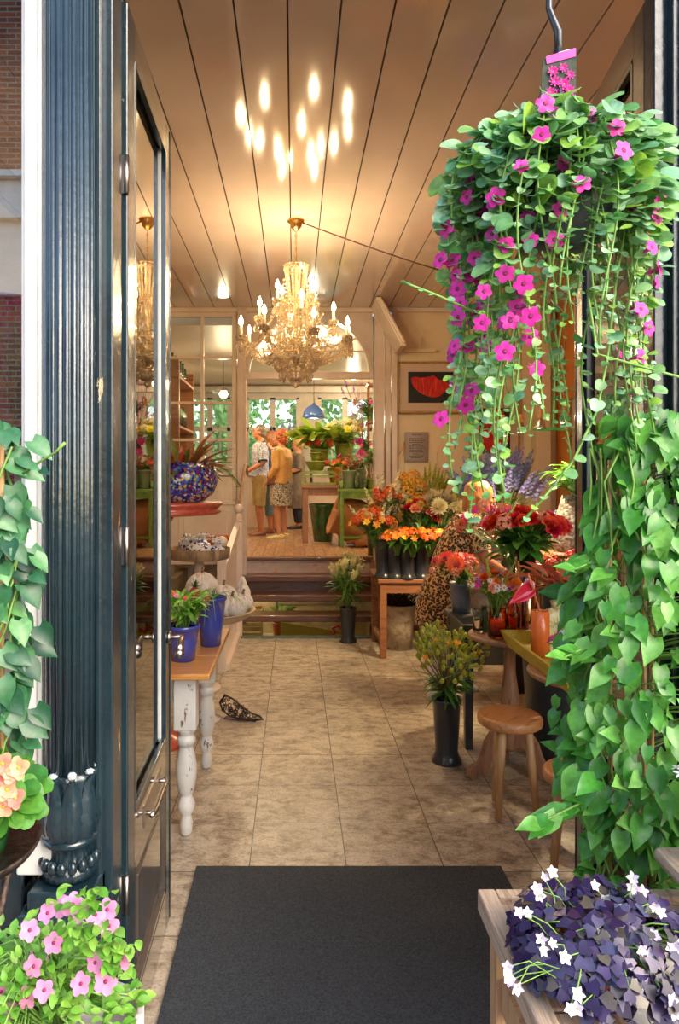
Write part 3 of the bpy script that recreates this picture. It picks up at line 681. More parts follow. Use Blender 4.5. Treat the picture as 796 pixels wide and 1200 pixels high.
    m.tube(pts,.0055,6); tag(m.obj('lamp_cord',mat('brown_cable',(.12,.05,.03),rough=.5)),'brown cable drooping from the chandelier cup towards the right wall','cable')
CH_W=4.9
PD_W=165
chandelier()
# ================================================================== DOOR MAT
m=MB(); xs0,xs1,ya,yb=-.40,.845,1.72,2.86
m.box(((xs0+xs1)/2,(ya+yb)/2,.0092),(xs1-xs0,yb-ya,.014)); 
mo=m.obj('door_mat',M['mat'],bevel=.004); tag(mo,'large dark grey door mat lying inside the doorway','mat')
# ================================================================== STAIR FENCE
t=thing('stair_railing','pinkish painted boarded railing with ball topped newel posts beside the steps','railing',(-.57,6.4,0))
def newel(x,y,h,nm='newel_post'):
    m=MB(); m.box((x,y,h*.5-.10),(.075,.075,h-.2)); m.lathe([(.038,h-.20),(.042,h-.185),(.030,h-.175),(.034,h-.15),(.030,h-.135),(.022,h-.125),(.020,h-.115)],c=(x,y,0),seg=20)
    for i in (-1,0,1): m.box((x+i*.022,y-.038,h*.5-.12),(.012,.004,h-.35))
    o=m.obj(nm,M['pinkp'],t,bevel=.004); b=MB(); b.ell((x,y,h-.07),.048,seg=20,rings=12); b.obj('ball_finial',M['pinkp'],o)
newel(-.03,-.60,1.14); newel(0.01,.62,1.36)
m=MB()
for i in range(11):
    y0=-.55+i*.105; z1=.80+(y0+.6)*.20
    m.box((-.02,y0+.05,z1/2),(.03,.098,z1))
m.obj('board_panel',M['pinkp'],t,bevel=.004)
m=MB(); m.bar((-.02,-.58,.86),(0,.60,1.12),.06,.045); m.bar((-.02,-.58,.80),(0,.6,1.05),.045,.03); m.obj('sloping_rail',M['pinkp'],t,bevel=.005)
m=MB(); m.box((.01,0,.03),(.05,1.2,.06)); m.obj('base_board',M['pinkp'],t,bevel=.004)
m=MB(); m.tube([at(279,603,7.05)-V(t.location),at(283,575,7.2)-V(t.location),at(286,553,7.45)-V(t.location),at(288,545,7.6)-V(t.location),at(290,556,7.68)-V(t.location)],.016,10)
m.obj('rope_handrail',M['rope'],t)
# ================================================================== FARM TABLE
t=thing('farm_table','pine topped farmhouse table with worn white turned legs beside the left door','table',(-.76,3.5,0))
m=MB(); 
for i,(w0,w1) in enumerate(((-.47,-.155),(-.152,.158),(.161,.47))): m.box((0,(w0+w1)/2,.735),(.79,w1-w0,.03))
m.obj('tabletop',M['pine'],t,bevel=.008)
m=MB()
for yy in (-.36,.36): m.box((0,yy,.66),(.62,.025,.11))
for xx in (-.30,.28): m.box((xx,0,.66),(.025,.72,.11))
m.obj('apron',M['paintedleg'],t,bevel=.003)
prof=[(.018,0),(.026,.012),(.030,.05),(.022,.09),(.034,.11),(.040,.14),(.030,.165),(.024,.18),(.036,.20),(.046,.26),(.048,.31),(.038,.37),(.030,.40),(.044,.415),(.044,.435),(.030,.45),(.048,.475),(.048,.49)]
for sx,sy in ((-.30,-.36),(.275,-.36),(-.30,.36),(.275,.36)):
    m=MB(); m.lathe(prof,c=(sx,sy,0),seg=24); m.box((sx,sy,.60),(.10,.10,.24)); m.obj('leg',M['paintedleg'],t,bevel=.006)
# ================================================================== POTS helper
def potmesh(r0,r1,h,lip=.006,lh=.018,flare=None,th=.005):
    p=[(0,0),(r0,0)]
    if flare: p=[(0,0),(r0+flare,0),(r0+flare,.012),(r0+flare*.5,.03),(r0,.06)]
    p+=[(r0+(r1-r0)*.5,h*.5),(r1,h-lh),(r1+lip,h-lh+.002),(r1+lip,h),(r1-th+lip,h),(r1-th,h-.02),(r1-th-(r1-r0)*.2,h-.05),(0,h-.05)]
    m=MB(); m.lathe(p,seg=32); return m
def pot(name,label,loc,r0,r1,h,mt,cat='pot',group=None,**k):
    o=potmesh(r0,r1,h,**k).obj(name,mt,loc=loc); return tag(o,label,cat,group)
# ================================================================== BUCKETS ON FLOOR
BK=potmesh(.062,.078,.34,flare=.022)
def bucket(label,loc,group=None,s=1,h=None):
    o=BK.obj('flower_bucket',M['bucket'],loc=loc); o.scale=(s,s,s if h is None else h/.34); return tag(o,label,'bucket',group)
# ================================================================== STOOLS
def stool(label,x,y,h,r,rot=0,legs=3):
    t=thing('wooden_stool',label,'stool',(x,y,0),rot)
    m=MB(); m.lathe([(0,h-.05),(r-.012,h-.05),(r-.002,h-.042),(r,h-.03),(r,h-.012),(r-.008,h-.002),(r-.02,h),(0,h-.001)],seg=40); m.obj('seat',M['stoolw'],t)
    for i in range(legs):
        a=2*pi*i/legs; c,s=cos(a),sin(a)
        m=MB(); m.tube([(r*.55*c,r*.55*s,h-.045),(r*.66*c,r*.66*s,h*.5),(r*.80*c,r*.80*s,0)],[.021,.020,.016],12); m.obj('leg',M['stoolleg'],t)
    return t
stool('round three legged warm wood stool standing on the tiles by the pedestal table',1.035,3.36,.468,.152,rot=3.98)
stool('round wood stool half hidden behind the big green climbing plant',1.14,2.78,.44,.145,rot=4.4)
# ================================================================== PEDESTAL TABLES
def pedestal(label,x,y,h,r,rot,mt='pedw'):
    t=thing('pedestal_table',label,'table',(x,y,0),rot)
    m=MB(); m.lathe([(0,h-.03),(r-.02,h-.03),(r-.005,h-.024),(r,h-.014),(r-.004,h-.004),(r-.012,h),(0,h)],seg=48); m.obj('tabletop',M[mt],t)
    m=MB(); m.lathe([(.045,h-.032),(.050,h-.05),(.034,h-.07),(.030,h-.09),(.036,h-.10),(.031,h-.12),(.032,h-.20),(.045,h-.30),(.052,h-.36),(.042,h-.41),(.03,h-.43),(.042,h-.445),(.042,h-.46),(.034,h-.47),(.036,.22),(.036,.14),(.02,.12),(0,.12)],seg=24); m.obj('column',M[mt],t)
    for i in range(3):
        a=2*pi*i/3; c,s=cos(a),sin(a); x_=V((c,s,0)); m=MB()
        outer=[(.03,.235),(.075,.25),(.12,.235),(.155,.19),(.175,.13),(.20,.085),(.235,.075),(.262,.055),(.268,.025),(.25,.0)]
        inner=[(.03,.14),(.07,.155),(.10,.145),(.12,.11),(.135,.06),(.155,.02),(.185,.010),(.205,.022),(.215,.02),(.225,.0)]
        n=V((-s,c,0))*.017
        L1=[x_*p+V((0,0,z)) for p,z in outer]; L2=[x_*p+V((0,0,z)) for p,z in inner]
        for k in range(len(outer)-1):
            q=[L1[k],L1[k+1],L2[k+1],L2[k]]; m.hexa([p-n for p in q],[p+n for p in q])
        m.obj('foot',M[mt],t)
    return t
pedestal('round brown pedestal table with scrolled feet behind the wooden stool',1.17,3.80,.754,.222,rot=3.5)
pedestal('round brown table under the yellow board',1.32,3.12,.74,.27,rot=.9)
# yellow board
t=thing('yellow_tray','yellow painted wooden tray lying on the round table behind the stool','tray',(1.27,3.18,.742))
m=MB(); m.box((0,0,.010),(.36,.82,.016)); m.obj('tray_base',M['yelboard'],t)
m=MB()
m.hexa([(-.18,-.41,0),(-.165,-.41,0),(-.165,.41,0),(-.18,.41,0)],[(-.21,-.43,.075),(-.195,-.43,.075),(-.195,.43,.075),(-.21,.43,.075)])
m.hexa([(.18,-.41,0),(.165,-.41,0),(.165,.41,0),(.18,.41,0)],[(.21,-.43,.075),(.195,-.43,.075),(.195,.43,.075),(.21,.43,.075)])
m.hexa([(-.18,-.41,0),(.18,-.41,0),(.18,-.395,0),(-.18,-.395,0)],[(-.21,-.43,.075),(.21,-.43,.075),(.21,-.415,.075),(-.21,-.415,.075)])
m.hexa([(-.18,.41,0),(.18,.41,0),(.18,.395,0),(-.18,.395,0)],[(-.21,.43,.075),(.21,.43,.075),(.21,.415,.075),(-.21,.415,.075)])
m.obj('sloped_sides',M['yelboard'],t)
# ================================================================== BLACK BENCH
t=thing('black_bench','worn black bench holding the pots of red flowers','bench',(1.32,4.36,0))
m=MB(); m.box((0,0,.722),(.66,.52,.028)); m.obj('top',M['benchblack'],t,bevel=.004)
m=MB(); 
for yy in (-.22,.22): m.box((0,yy,.66),(.58,.025,.10))
for xx in (-.30,.30): m.box((xx,0,.66),(.025,.44,.10))
m.obj('apron',M['benchblack'],t,bevel=.002)
for sx in (-.29,.29):
    for sy in (-.22,.22):
        m=MB(); m.hexa([(sx-.022,sy-.022,0),(sx+.022,sy-.022,0),(sx+.022,sy+.022,0),(sx-.022,sy+.022,0)],[(sx-.027,sy-.027,.71),(sx+.027,sy-.027,.71),(sx+.027,sy+.027,.71),(sx-.027,sy+.027,.71)]); m.obj('leg',M['benchblack'],t,bevel=.003)
# big dark tub behind pedestal
pot('planter_tub','big dark metal tub on the floor behind the brown pedestal table',(1.52,4.0-.0,0),.17,.21,.62,M['benchblack'],'planter')
# ================================================================== WORK BENCH (flower buckets stand on it)
t=thing('wooden_workbench','reddish brown old wooden bench holding the dark flower buckets','table',(1.17,6.55,0))
m=MB(); m.box((0,0,.685),(.86,.74,.035)); m.obj('top',M['bench'],t,bevel=.006)
m=MB()
for yy in (-.33,.33): m.box((0,yy,.62),(.78,.03,.09))
for xx in (-.38,.38): m.box((xx,0,.62),(.03,.66,.09))
m.obj('apron',M['bench'],t,bevel=.004)
for sx in (-.38,.38):
    for sy in (-.32,.32):
        m=MB(); m.box((sx,sy,.335),(.06,.06,.67)); m.obj('leg',M['bench'],t,bevel=.005)
m=MB()
for xx in (-.38,.38): m.box((xx,0,.13),(.035,.62,.05))
m.box((0,.32,.13),(.74,.03,.05)); m.bar((-.38,-.30,.16),(-.38,.05,.60),.025,.025); m.obj('stretchers',M['bench'],t,bevel=.003)
# ================================================================== PICTURES
def picture(label,cx,cz,w,h,y,art,rotz=0,x=None,face=-1):
    t=thing('framed_picture',label,'picture',(cx,y,cz),rotz)
    m=MB(); f=.022
    for a,b in (((-w/2,0,-h/2),(w/2,0,-h/2)),((-w/2,0,h/2),(w/2,0,h/2))): m.bar((a[0]-f/2,0,a[2]),(b[0]+f/2,0,b[2]),f*1.0,.03,up=(0,1,0))
    for sx in (-1,1): m.box((sx*w/2,0,0),(f,.03,h+f))
    m.obj('frame',M['brassf'],t,bevel=.004)
    m=MB(); m.box((0,.003,0),(w,.008,h)); m.obj('mount',M['mount'],t)
    aw,ah=art[0],art[1]
    m=MB(); m.box((0,-.003,0),(aw,.006,ah)); o=m.obj('dark_print',mat('near_black_print',(.006,.008,.008),rough=.5),t)
    art[2](t)
    return t
M['brassf']=mat('old_gold_frame',(.32,.17,.04),(.5,.28,.07),scale=18,rough=.35,metal=.3)
M['mount']=mat('picture_mount',(.62,.50,.40),rough=.7)
M['poppy']=mat('poppy_print_red',(.75,.015,.005),(.45,.004,.002),scale=10,rough=.5,stretch=(3,1,.5),c3=(.85,.05,.01))
def poppy1(t):
    m=MB(); pts=[]
    top=[(-.20,.07),(-.16,.085),(-.10,.075),(-.04,.09),(.03,.088),(.08,.07),(.12,.05),(.16,.045),(.19,.03)]
    bot=[(-.19,.03),(-.16,-.01),(-.10,-.05),(-.04,-.07),(.03,-.085),(.08,-.075),(.12,-.05),(.16,-.02),(.195,.0)]
    vs=[(x*1.1,-.0075,z*1.35+.012*sin(x*60)) for x,z in top]+[(x*1.1,-.0075,z*1.35) for x,z in bot]; n=len(top)
    m.add(vs,[(i,i+1,n+i+1,n+i) for i in range(n-1)],0,False); m.obj('printed_poppy',M['poppy'],t)
def poppy2(t):
    m=MB()
    for cx_,cz_,rx,rz in ((.0,.10,.13,.15),(0,-.11,.15,.13),(-.06,-.02,.11,.12)):
        vs=[(cx_,-.0078,cz_)]+[(cx_+rx*(1+.1*sin(5*a))*cos(a),-.0075-rx*.01,cz_+rz*(1+.08*cos(7*a))*sin(a)) for a in [k*2*pi/30 for k in range(30)]]
        m.add(vs,[(0,1+(k+1)%30,1+k) for k in range(30)],0,False)
    m.obj('printed_poppy',M['poppy'],t)
    m=MB(); vs=[(0,-.0125,0)]+[(.045*cos(a),-.0122,.05*sin(a)) for a in [k*2*pi/16 for k in range(16)]]; m.add(vs,[(0,1+(k+1)%16,1+k) for k in range(16)],0,False); m.obj('printed_flower_centre',P['eye'],t)
yp=7.70
c=at(505,454,yp); picture('wide framed print of one red poppy on a dark ground',c.x,c.z,.70,.545,yp,(.50,.34,poppy1))
c=at(580,505,yp); picture('upright framed print of a red poppy behind the hanging bulb lamps',c.x,c.z,.53,.70,yp,(.335,.50,poppy2))
def poppy3(t):
    m=MB(); vs=[(0,-.0078,0)]+[(.10*(1+.15*sin(4*a))*cos(a),-.0075,.15*sin(a)) for a in [k*2*pi/24 for k in range(24)]]; m.add(vs,[(0,1+(k+1)%24,1+k) for k in range(24)],0,False); m.obj('printed_poppy',M['poppy'],t)
picture('framed red poppy print hanging on the right side wall',2.875,2.02,.62,.80,6.95,(.36,.50,poppy3),rotz=-pi/2)
# light fitting above the picture, notice on wall
c=at(492,411,7.68); m=MB(); m.box((0,0,0),(.34,.05,.035)); m.tube([(.0,0,.02),(.0,.0,.07),(.04,.02,.16)],.004,6); 
tag(m.obj('wall_rail',M['cream'],loc=c,bevel=.004),'cream painted strip fixed on the wall above the wide poppy print','rail')
c=at(488,524,7.715); t=thing('wall_notice','grey printed notice sheet pinned on the cream wall under the wide poppy print','notice',c)
m=MB(); secs=[]
for i in range(7):
    z=.165-.33*i/6; secs.append([(-.13,-.004-.006*sin(i),z),(0,-.008,z),(.13,-.004-.006*cos(i),z)])
m.strip(secs); m.obj('sheet',M['paper'],t,solid=.001)
m=MB()
for i,(w_,sx) in enumerate([(.10,0),(.0,0),(.16,.0),(.17,0),(.15,.0),(.09,0),(.16,0),(.17,0),(.14,0),(.16,0),(.08,0),(.15,0),(.12,0)]):
    z=.135-.021*i
    if w_:
        x=-w_/2
        while x<w_/2-.01:
            l=R(.012,.03); m.box((x+l/2,-.0155,z),(min(l,w_/2-x),.001,.008)); x+=l+.006
m.obj('printed_lines',mat('print_grey',(.12,.11,.11),rough=.8),t)
m=MB(); c2=at(474,524,7.70)-c; m.tube([c2+V((0,0,.06)),c2+V((-.015,-.02,0)),c2+V((-.06,-.02,-.09))],.004,5); m.tube([c2+V((0,0,.06)),c2+V((.0,-.02,0)),c2+V((-.02,-.02,-.09))],.004,5); m.obj('pink_ribbon',P['salmon'],t)
# ================================================================== PENDANT BULB LAMPS (right)
M['lampwood']=mat('turned_oak_cap',(.5,.2,.06),(.62,.28,.1),scale=14,rough=.5)
for i,(px,py,D) in enumerate(((590,515,5.0),(611,511,5.3),(634,506,5.2),(662,500,4.9))):
    c=at(px,py,D)
    lb=['hanging bulb lamp with wooden cap, leftmost in front of the upright poppy print','hanging bulb lamp with wooden cap over the right edge of the upright poppy print','hanging bulb lamp partly hidden by the pointed leaf against the cream wall','hanging bulb lamp with wooden cap nearest the dark right door'][i]
    t=thing('pendant_lamp',lb,'lamp',c,0,'bulb lamps on cords')
    m=MB(); t.scale=(.72,.72,.72); m.tube([(0,0,.22),(0,0,(ZC-c.z)/.72)],.0045,6); m.obj('cord',STEMR,t)
    m=MB(); m.lathe([(0,.24),(.006,.23),(.022,.225),(.025,.215),(.025,.14),(.02,.135),(0,.135)],seg=18); m.obj('wooden_cap',M['lampwood'],t)
    m=MB(); m.lathe([(.02,.135),(.028,.12),(.040,.09),(.048,.05),(.05,.035),(.046,.035),(.044,.05),(.036,.09),(.022,.12)],seg=22); m.obj('silver_shade',M['chrome'],t)
    m=MB(); m.lathe([(0,.035),(.042,.037),(.036,.06),(0,.07)],seg=18); m.obj('bulb_face',M['lampbulb'],t)
    lamp('SPOT',c+V((0,0,.03)),PD_W,(1,.74,.42),.03,'pendant_light',spot=2.4)
# ================================================================== FLOWER MESHES (facing +Z, radius about 1, placed with a scale)
def sph(th,ph): return V((sin(th)*cos(ph),sin(th)*sin(ph),cos(th)))
def flower(nm,pmat,cmat=None,n=5,L=1,W=.75,el=20,droop=.25,kind='round',layers=1,cr=.16,dl=14,sl=.78,tube=None,jit=.08,ch=.5):
    m=MB()
    for j in range(layers):
        for i in range(n):
            a=2*pi*(i+.5*j)/n+R(-jit,jit); e=math.radians(el+dl*j+R(-5,5)); l=L*sl**j
            d=V((cos(a)*cos(e),sin(a)*cos(e),sin(e))); nn=V((-cos(a)*sin(e),-sin(a)*sin(e),cos(e)))
            m.leaf(V((cos(a),sin(a),0))*cr*.5+V((0,0,.02*j)),d,nn,l,W*sl**(j*.5),kind,droop,.25,0,k=5)
    if cmat is not None: m.ell((0,0,cr*.35),(cr,cr,cr*ch*1.4),1,seg=8,rings=5)
    if tube: m.tube([(0,0,-tube),(0,0,-tube*.4),(0,0,.02)],[.07,.14,.22],7,0)
    return mesh_of(m,nm,[pmat,cmat] if cmat is not None else [pmat])
def rose(nm,pmat):
    m=MB()
    for j,(n,e,l,w) in enumerate(((6,12,.95,.95),(6,32,.85,.9),(5,52,.72,.8),(4,68,.6,.65),(3,80,.5,.5))):
        for i in range(n):
            a=2*pi*i/n+j*.7+R(-.1,.1); el=math.radians(e); d=V((cos(a)*cos(el),sin(a)*cos(el),sin(el))); nn=V((-cos(a)*sin(el),-sin(a)*sin(el),cos(el)))
            m.leaf(V((cos(a)*.12,sin(a)*.12,0)),d,nn,l,w,'round',-.35 if e>20 else .2,.5,0)
    return mesh_of(m,nm,[pmat])
def mum(nm,pmat,n=70,W=.28,half=1.75):
    m=MB()
    for i in range(n):
        th=half*sqrt((i+.5)/n); ph=i*2.4; d=sph(th,ph); m.leaf(d*.12,d,V((0,0,1)) if th>.3 else V((1,0,0)),R(.82,1),W,'oval',-.15,.4,0,k=3)
    return mesh_of(m,nm,[pmat])
def cluster(nm,pmat,cmat,n=26,r=.85,fr=.26,half=1.5,pet=4):
    """a head of many little florets"""
    m=MB()
    for i in range(n):
        th=half*sqrt((i+.5)/n); ph=i*2.4; d=sph(th,ph); p=d*r*R(.85,1.05)
        x=d.orthogonal().normalized(); y=d.cross(x)
        for k in range(pet):
            a=2*pi*k/pet+i; e=(x*cos(a)+y*sin(a))*.95+d*.3; m.leaf(p,e,d,fr,fr*.8,'round',.2,.2,0,k=3)
        m.ell(p,fr*.15,1,seg=5,rings=4)
    for i in range(8):
        d=sph(R(0,half),R(0,6.28)); m.tube([(0,0,-.5),d*r*.4,d*r*.8],.025,4,2)
    return mesh_of(m,nm,[pmat,cmat,STEM])
def spike(nm,pmat,n=26,L=3.2,fr=.34,r=.28,bud=False):
    m=MB(); m.tube([(0,0,-.3),(0,0,L)],[.05,.02],5,1)
    for i in range(n):
        t=i/n; z=L*t; a=i*2.4; rr=r*(1-.75*t); d=V((cos(a),sin(a),.35)).normalized(); p=V((cos(a)*rr,sin(a)*rr,z))
        m.tube([(0,0,z-.05),p],.02,3,1,cap=False)
        f=fr*(1-.65*t)
        if bud: m.ell(p,(f*.5,f*.5,f*.8),0,seg=6,rings=5)
        else:
            x=d.orthogonal().normalized(); y=d.cross(x)
            for k in range(5):
                b=2*pi*k/5; m.leaf(p,(x*cos(b)+y*sin(b))+d*.35,d,f,f*.75,'round',.2,.2,0,k=3)
    return mesh_of(m,nm,[pmat,STEM])
def berryhead(nm,pmat,n=13,stem=STEM,open_=None):
    """loose head of hanging bud-like pods"""
    m=MB(); m.tube([(0,0,-1.2),(0,0,1)],.04,5,1)
    for i in range(n):
        t=i/n; z=-.9+2*t; a=i*2.4; rr=.75*(1-.6*t)+.1; p=V((cos(a)*rr,sin(a)*rr,z+.15)); m.tube([(0,0,z-.1),p*.6+V((0,0,z*.4+.05)),p],.022,3,1,cap=False)
        m.ell(p-V((0,0,.1)),(.14,.14,.25),0,seg=7,rings=6)
    return mesh_of(m,nm,[pmat,stem])
def gloriosa(nm,pmat):
    m=MB()
    for i in range(6):
        a=2*pi*i/6; c,s=cos(a),sin(a); secs=[]
        for k in range(8):
            t=k/7; r=.15+.45*sin(t*2.4); z=.0+1.0*t-.2; w=.13*sin(pi*min(1,t+.08)); wv=.06*sin(t*16)
            x=V((-s,c,0)); p=V((c*r,s*r,z)); secs.append([p-x*w+V((0,0,wv)),p,p+x*w-V((0,0,wv))])
        m.strip(secs,0); m.tube([(0,0,-.2),(c*.9,s*.9,-.35)],.02,4,1)
    return mesh_of(m,nm,[pmat,STEM])
def lilybud(nm,pmat,n=8):
    m=MB(); m.tube([(0,0,-1),(0,0,.2)],.05,5,1)
    for i in range(n):
        a=i*2.4; t=R(.05,.45); d=V((cos(a)*t,sin(a)*t,1)).normalized(); p=V((0,0,R(-.6,.1)))
        m.tube([p,p+d*.35,p+d*.7,p+d*1.15,p+d*1.4],[.03,.06,.11,.09,.015],7,0)
        if i==0:
            for k in range(5):
                b=2*pi*k/5; x=d.orthogonal().normalized(); y=d.cross(x); m.leaf(p+d*.9,(x*cos(b)+y*sin(b))*.7+d*.8,d,.6,.26,'oval',.5,.2,0,k=4)
    for i in range(6):
        a=i*2.4; d=V((cos(a),sin(a),.8)); m.leaf((0,0,R(-1,-.4)),d,(0,0,1),.9,.13,'lance',.2,.2,1,k=4)
    return mesh_of(m,nm,[pmat,STEM])
def trumpet(nm,pmat):
    m=MB()
    m.tube([(0,0,-1.5),(0,0,-.8),(0,0,-.3),(0,0,0)],[.09,.2,.25,.3],9,0,cap=False)
    for i in range(5):
        a=2*pi*i/5; m.leaf((cos(a)*.2,sin(a)*.2,0),(cos(a),sin(a),.12),(0,0,1),.72,.74,'round',.25,.15,0)
    m.ell((0,0,-.02),(.2,.2,.05),1,seg=8,rings=4); m.tube([(0,0,-1.9),(0,0,-1.45)],[.04,.13],5,2)
    return mesh_of(m,nm,[pmat,P['dkeye'],STEM])
FM={}
FM['trump']=trumpet('flower',P['magenta'])
FM['alst']=flower('flower',P['orange'],P['eye'],6,1,.55,35,.35,'oval',cr=.14)
FM['alsty']=flower('flower',P['yelor'],P['eye'],6,1,.55,35,.35,'oval',cr=.14)
FM['daisyw']=flower('flower',P['white'],P['eye'],10,1,.35,10,.1,'oval',cr=.3)
FM['gerb']=flower('flower',P['coral'],P['dkeye'],20,1,.24,14,.1,'oval',2,cr=.22)
FM['rosered']=rose('rose',P['red']); FM['rosecoral']=rose('rose',P['coral']); FM['rosesalmon']=rose('rose',P['salmon']); FM['rosecream']=rose('rose',P['cream']); FM['roseor']=rose('rose',P['orange'])
FM['mumw']=mum('chrysanthemum',P['cream']); FM['mumy']=mum('chrysanthemum',P['yellow'],50)
FM['hydy']=cluster('hydrangea_head',P['cream'],P['eye'],30); FM['hydo']=cluster('flower_cluster',P['yelor'],P['eye'],26)
FM['orcl']=cluster('flower_cluster',P['orange'],P['eye'],14,.8,.42,1.5,5); FM['corcl']=cluster('flower_cluster',P['coral'],P['eye'],20,.8,.3,1.5,5)
FM['salcl']=cluster('flower_cluster',P['salmon'],P['eye'],16,.8,.34,1.5,5)
FM['delf']=spike('flower_spike',P['blue'],34,3.6,.36,.30); FM['snap']=spike('flower_spike',P['cream'],22,3,.42,.24,False); FM['bud']=spike('bud_spike',P['greenb'],20,2.6,.4,.2,True)
FM['purs']=spike('flower_spike',P['purple'],14,2.2,.34,.22)
FM['pods']=berryhead('pod_cluster',P['greenb']); FM['podso']=flower('flower',P['yelor'],P['eye'],6,1,.5,50,.1,'oval',cr=.14,tube=.5)
FM['glor']=gloriosa('gloriosa_bloom',P['magenta']); FM['lily']=lilybud('lily_head',P['pale'])
FM['petpink']=flower('flower',P['pink'],P['dkeye'],5,1,.95,14,.2,'round',cr=.2,tube=.8)
FM['begon']=flower('flower',P['salmon'],P['eye'],4,1,.95,18,.2,'round',2,cr=.18)
FM['oxf']=flower('flower',P['lilac'],P['eye'],5,1,.62,38,.2,'oval',cr=.12,tube=.7)
FM['jas']=flower('flower',P['white'],P['eye'],5,1,.42,10,.1,'oval',cr=.1,tube=.5)
FM['pinkst']=flower('flower',P['magenta'],P['eye'],8,1,.32,20,.1,'oval',2,cr=.15)
FM['whst']=flower('flower',P['lilac'],P['eye'],6,1,.5,40,.1,'oval',2,cr=.15)
FM['orst']=flower('flower',P['orange'],P['eye'],8,1,.34,20,.1,'oval',1,cr=.22)
# ================================================================== BOUQUET / PLANT GENERATOR
def spray(root,h,spread,heads,leafm,nleaf,lsz,lkind='oval',stemm=None,squash=1,h0=0,tilt=(0,0),seed=0,lz=(.25,.85),lw=.38,bias=.25,nst=26,droop=.5,pname='foliage'):
    """stems fan out from the root's origin; heads=[(mesh,n,size,rmin,rmax)] sit on their ends"""
    rs=random.getstate(); random.seed(seed or hash_(root['label']) if 'label' in root.keys() else seed+5)
    st=MB(); lf=MB(); stemm=stemm or STEM
    def tip(t,a,q=1):
        return V((spread*t*cos(a)+tilt[0],spread*t*sin(a)*squash+tilt[1],h0+(h-h0)*q*sqrt(max(0,1-.55*t*t))))
    for me,n,size,r0,r1 in heads:
        for i in range(n):
            t=sqrt(R(r0*r0,r1*r1)); a=2.4*i+R(-.5,.5); q=R(.86,1.03); p=tip(t,a,q)
            mid=V((p.x*.35,p.y*.35,h0+(p.z-h0)*.5)); st.tube([(R(-.02,.02),R(-.02,.02),-.05),mid,p],.0028,4)
            d=(p-mid).normalized()+V((0,-bias,.1))
            inst(me.name.split('.')[0],me,root,p,d,size*R(.82,1.15))
    for i in range(nst):
        p=tip(R(0,1),R(0,6.28),R(.6,.9)); mid=V((p.x*.35,p.y*.35,h0+(p.z-h0)*.5)); st.tube([(R(-.02,.02),R(-.02,.02),-.05),mid,p],.0022,4)
    for i in range(nleaf):
        t=sqrt(R(0,1)); a=R(0,6.28); p=tip(t,a,1); f=R(*lz); b=V((p.x*(.35*f*2 if f<.5 else .35+(f-.5)*1.3),p.y*(.35*f*2 if f<.5 else .35+(f-.5)*1.3),h0+(p.z-h0)*f))
        ra=R(0,6.28); d=V((cos(a)*.8+cos(ra)*.5,sin(a)*.8+sin(ra)*.5,R(-.1,1.0))); l=lsz*R(.65,1.25)
        lf.leaf(b,d,(R(-.3,.3),R(-.3,.3),1),l,l*lw,lkind,R(.2,1)*droop*2,.3)
    if st.v: st.obj('stems',stemm,root)
    lf.obj(pname,leafm,root)
    random.setstate(rs)
def hash_(s):
    v=7
    for ch in s: v=(v*31+ord(ch))%99991
    return v
def bouquet(name,label,loc,*a,cat='flowers',group=None,**k):
    t=thing(name,label,cat,loc,0,group); spray(t,*a,**k); return t
# ------------------------------------------------------------------ floor bucket of yellow lilies
g=at(408,752,6.83); g.z=0
bucket('tall dark bucket of pale yellow lilies standing at the foot of the steps',g)
bouquet('lily_bouquet','pale yellow lilies in the dark bucket at the foot of the steps',g+V((0,0,.32)),.48,.16,[(FM['lily'],24,.085,0,1)],LF['mid'],110,.17,'lance',lw=.16,nst=20)
# floor bucket with green pods, near stool
g=V((.860,3.95,0))
bucket('dark flared bucket of green pods standing alone on the tiles left of the stool',g,s=1.0,h=.36)
bouquet('pod_bouquet','yellow green pods and small orange blooms in the dark floor bucket near the stool',g+V((0,0,.34)),.36,.21,[(FM['pods'],13,.080,.1,1),(FM['podso'],9,.034,.1,.9)],LF['mid'],90,.13,'lance',lw=.16,lz=(.1,.45),h0=0,nst=24,bias=.1,stemm=STEMR)
# ------------------------------------------------------------------ buckets on the workbench
bxs=[(.80,6.30,'leftmost'),(.90,6.27,'second from the left'),(1.01,6.25,'third from the left'),(1.14,6.27,'fourth from the left'),(1.28,6.36,'nearest the leopard dress')]
for i,(x,y,w_) in enumerate(bxs):
    bucket('dark flared flower bucket on the wooden workbench, '+w_,(x,y,.703),'buckets on the workbench')
zb_=1.02
def bq(label,x,y,z,h,sp,heads,lm='mid',nl=70,ls=.12,**k): return bouquet('bouquet',label,(x,y,z),h,sp,heads,LF[lm],nl,ls,**k)
bq('orange blossoms under cream heads in the leftmost workbench bucket',.72,6.28,zb_,.27,.19,[(FM['orcl'],14,.060,.1,1),(FM['alsty'],12,.042,.5,1),(FM['hydy'],5,.06,0,.5),(FM['snap'],4,.050,.2,.9)],'dark',nl=50,ls=.10,tilt=(-.03,-.02))
bq('small orange alstroemeria low in the second workbench bucket',.90,6.14,zb_-.05,.17,.16,[(FM['alst'],34,.036,.1,1),(FM['alsty'],10,.03,.2,1)],'dark',70,.13,lkind='lance',lw=.25)
bq('orange blossoms and green leaves in the third workbench bucket',1.04,6.12,zb_-.06,.19,.17,[(FM['alst'],34,.036,.2,1),(FM['orcl'],5,.045,0,.6)],'mid',70,.14,lkind='lance',lw=.25)
bq('orange lilies spilling low from the fourth workbench bucket',1.19,6.14,zb_-.06,.19,.17,[(FM['alst'],34,.036,.2,1),(FM['alsty'],9,.036,.2,1)],'mid',70,.14,lkind='lance',lw=.25)
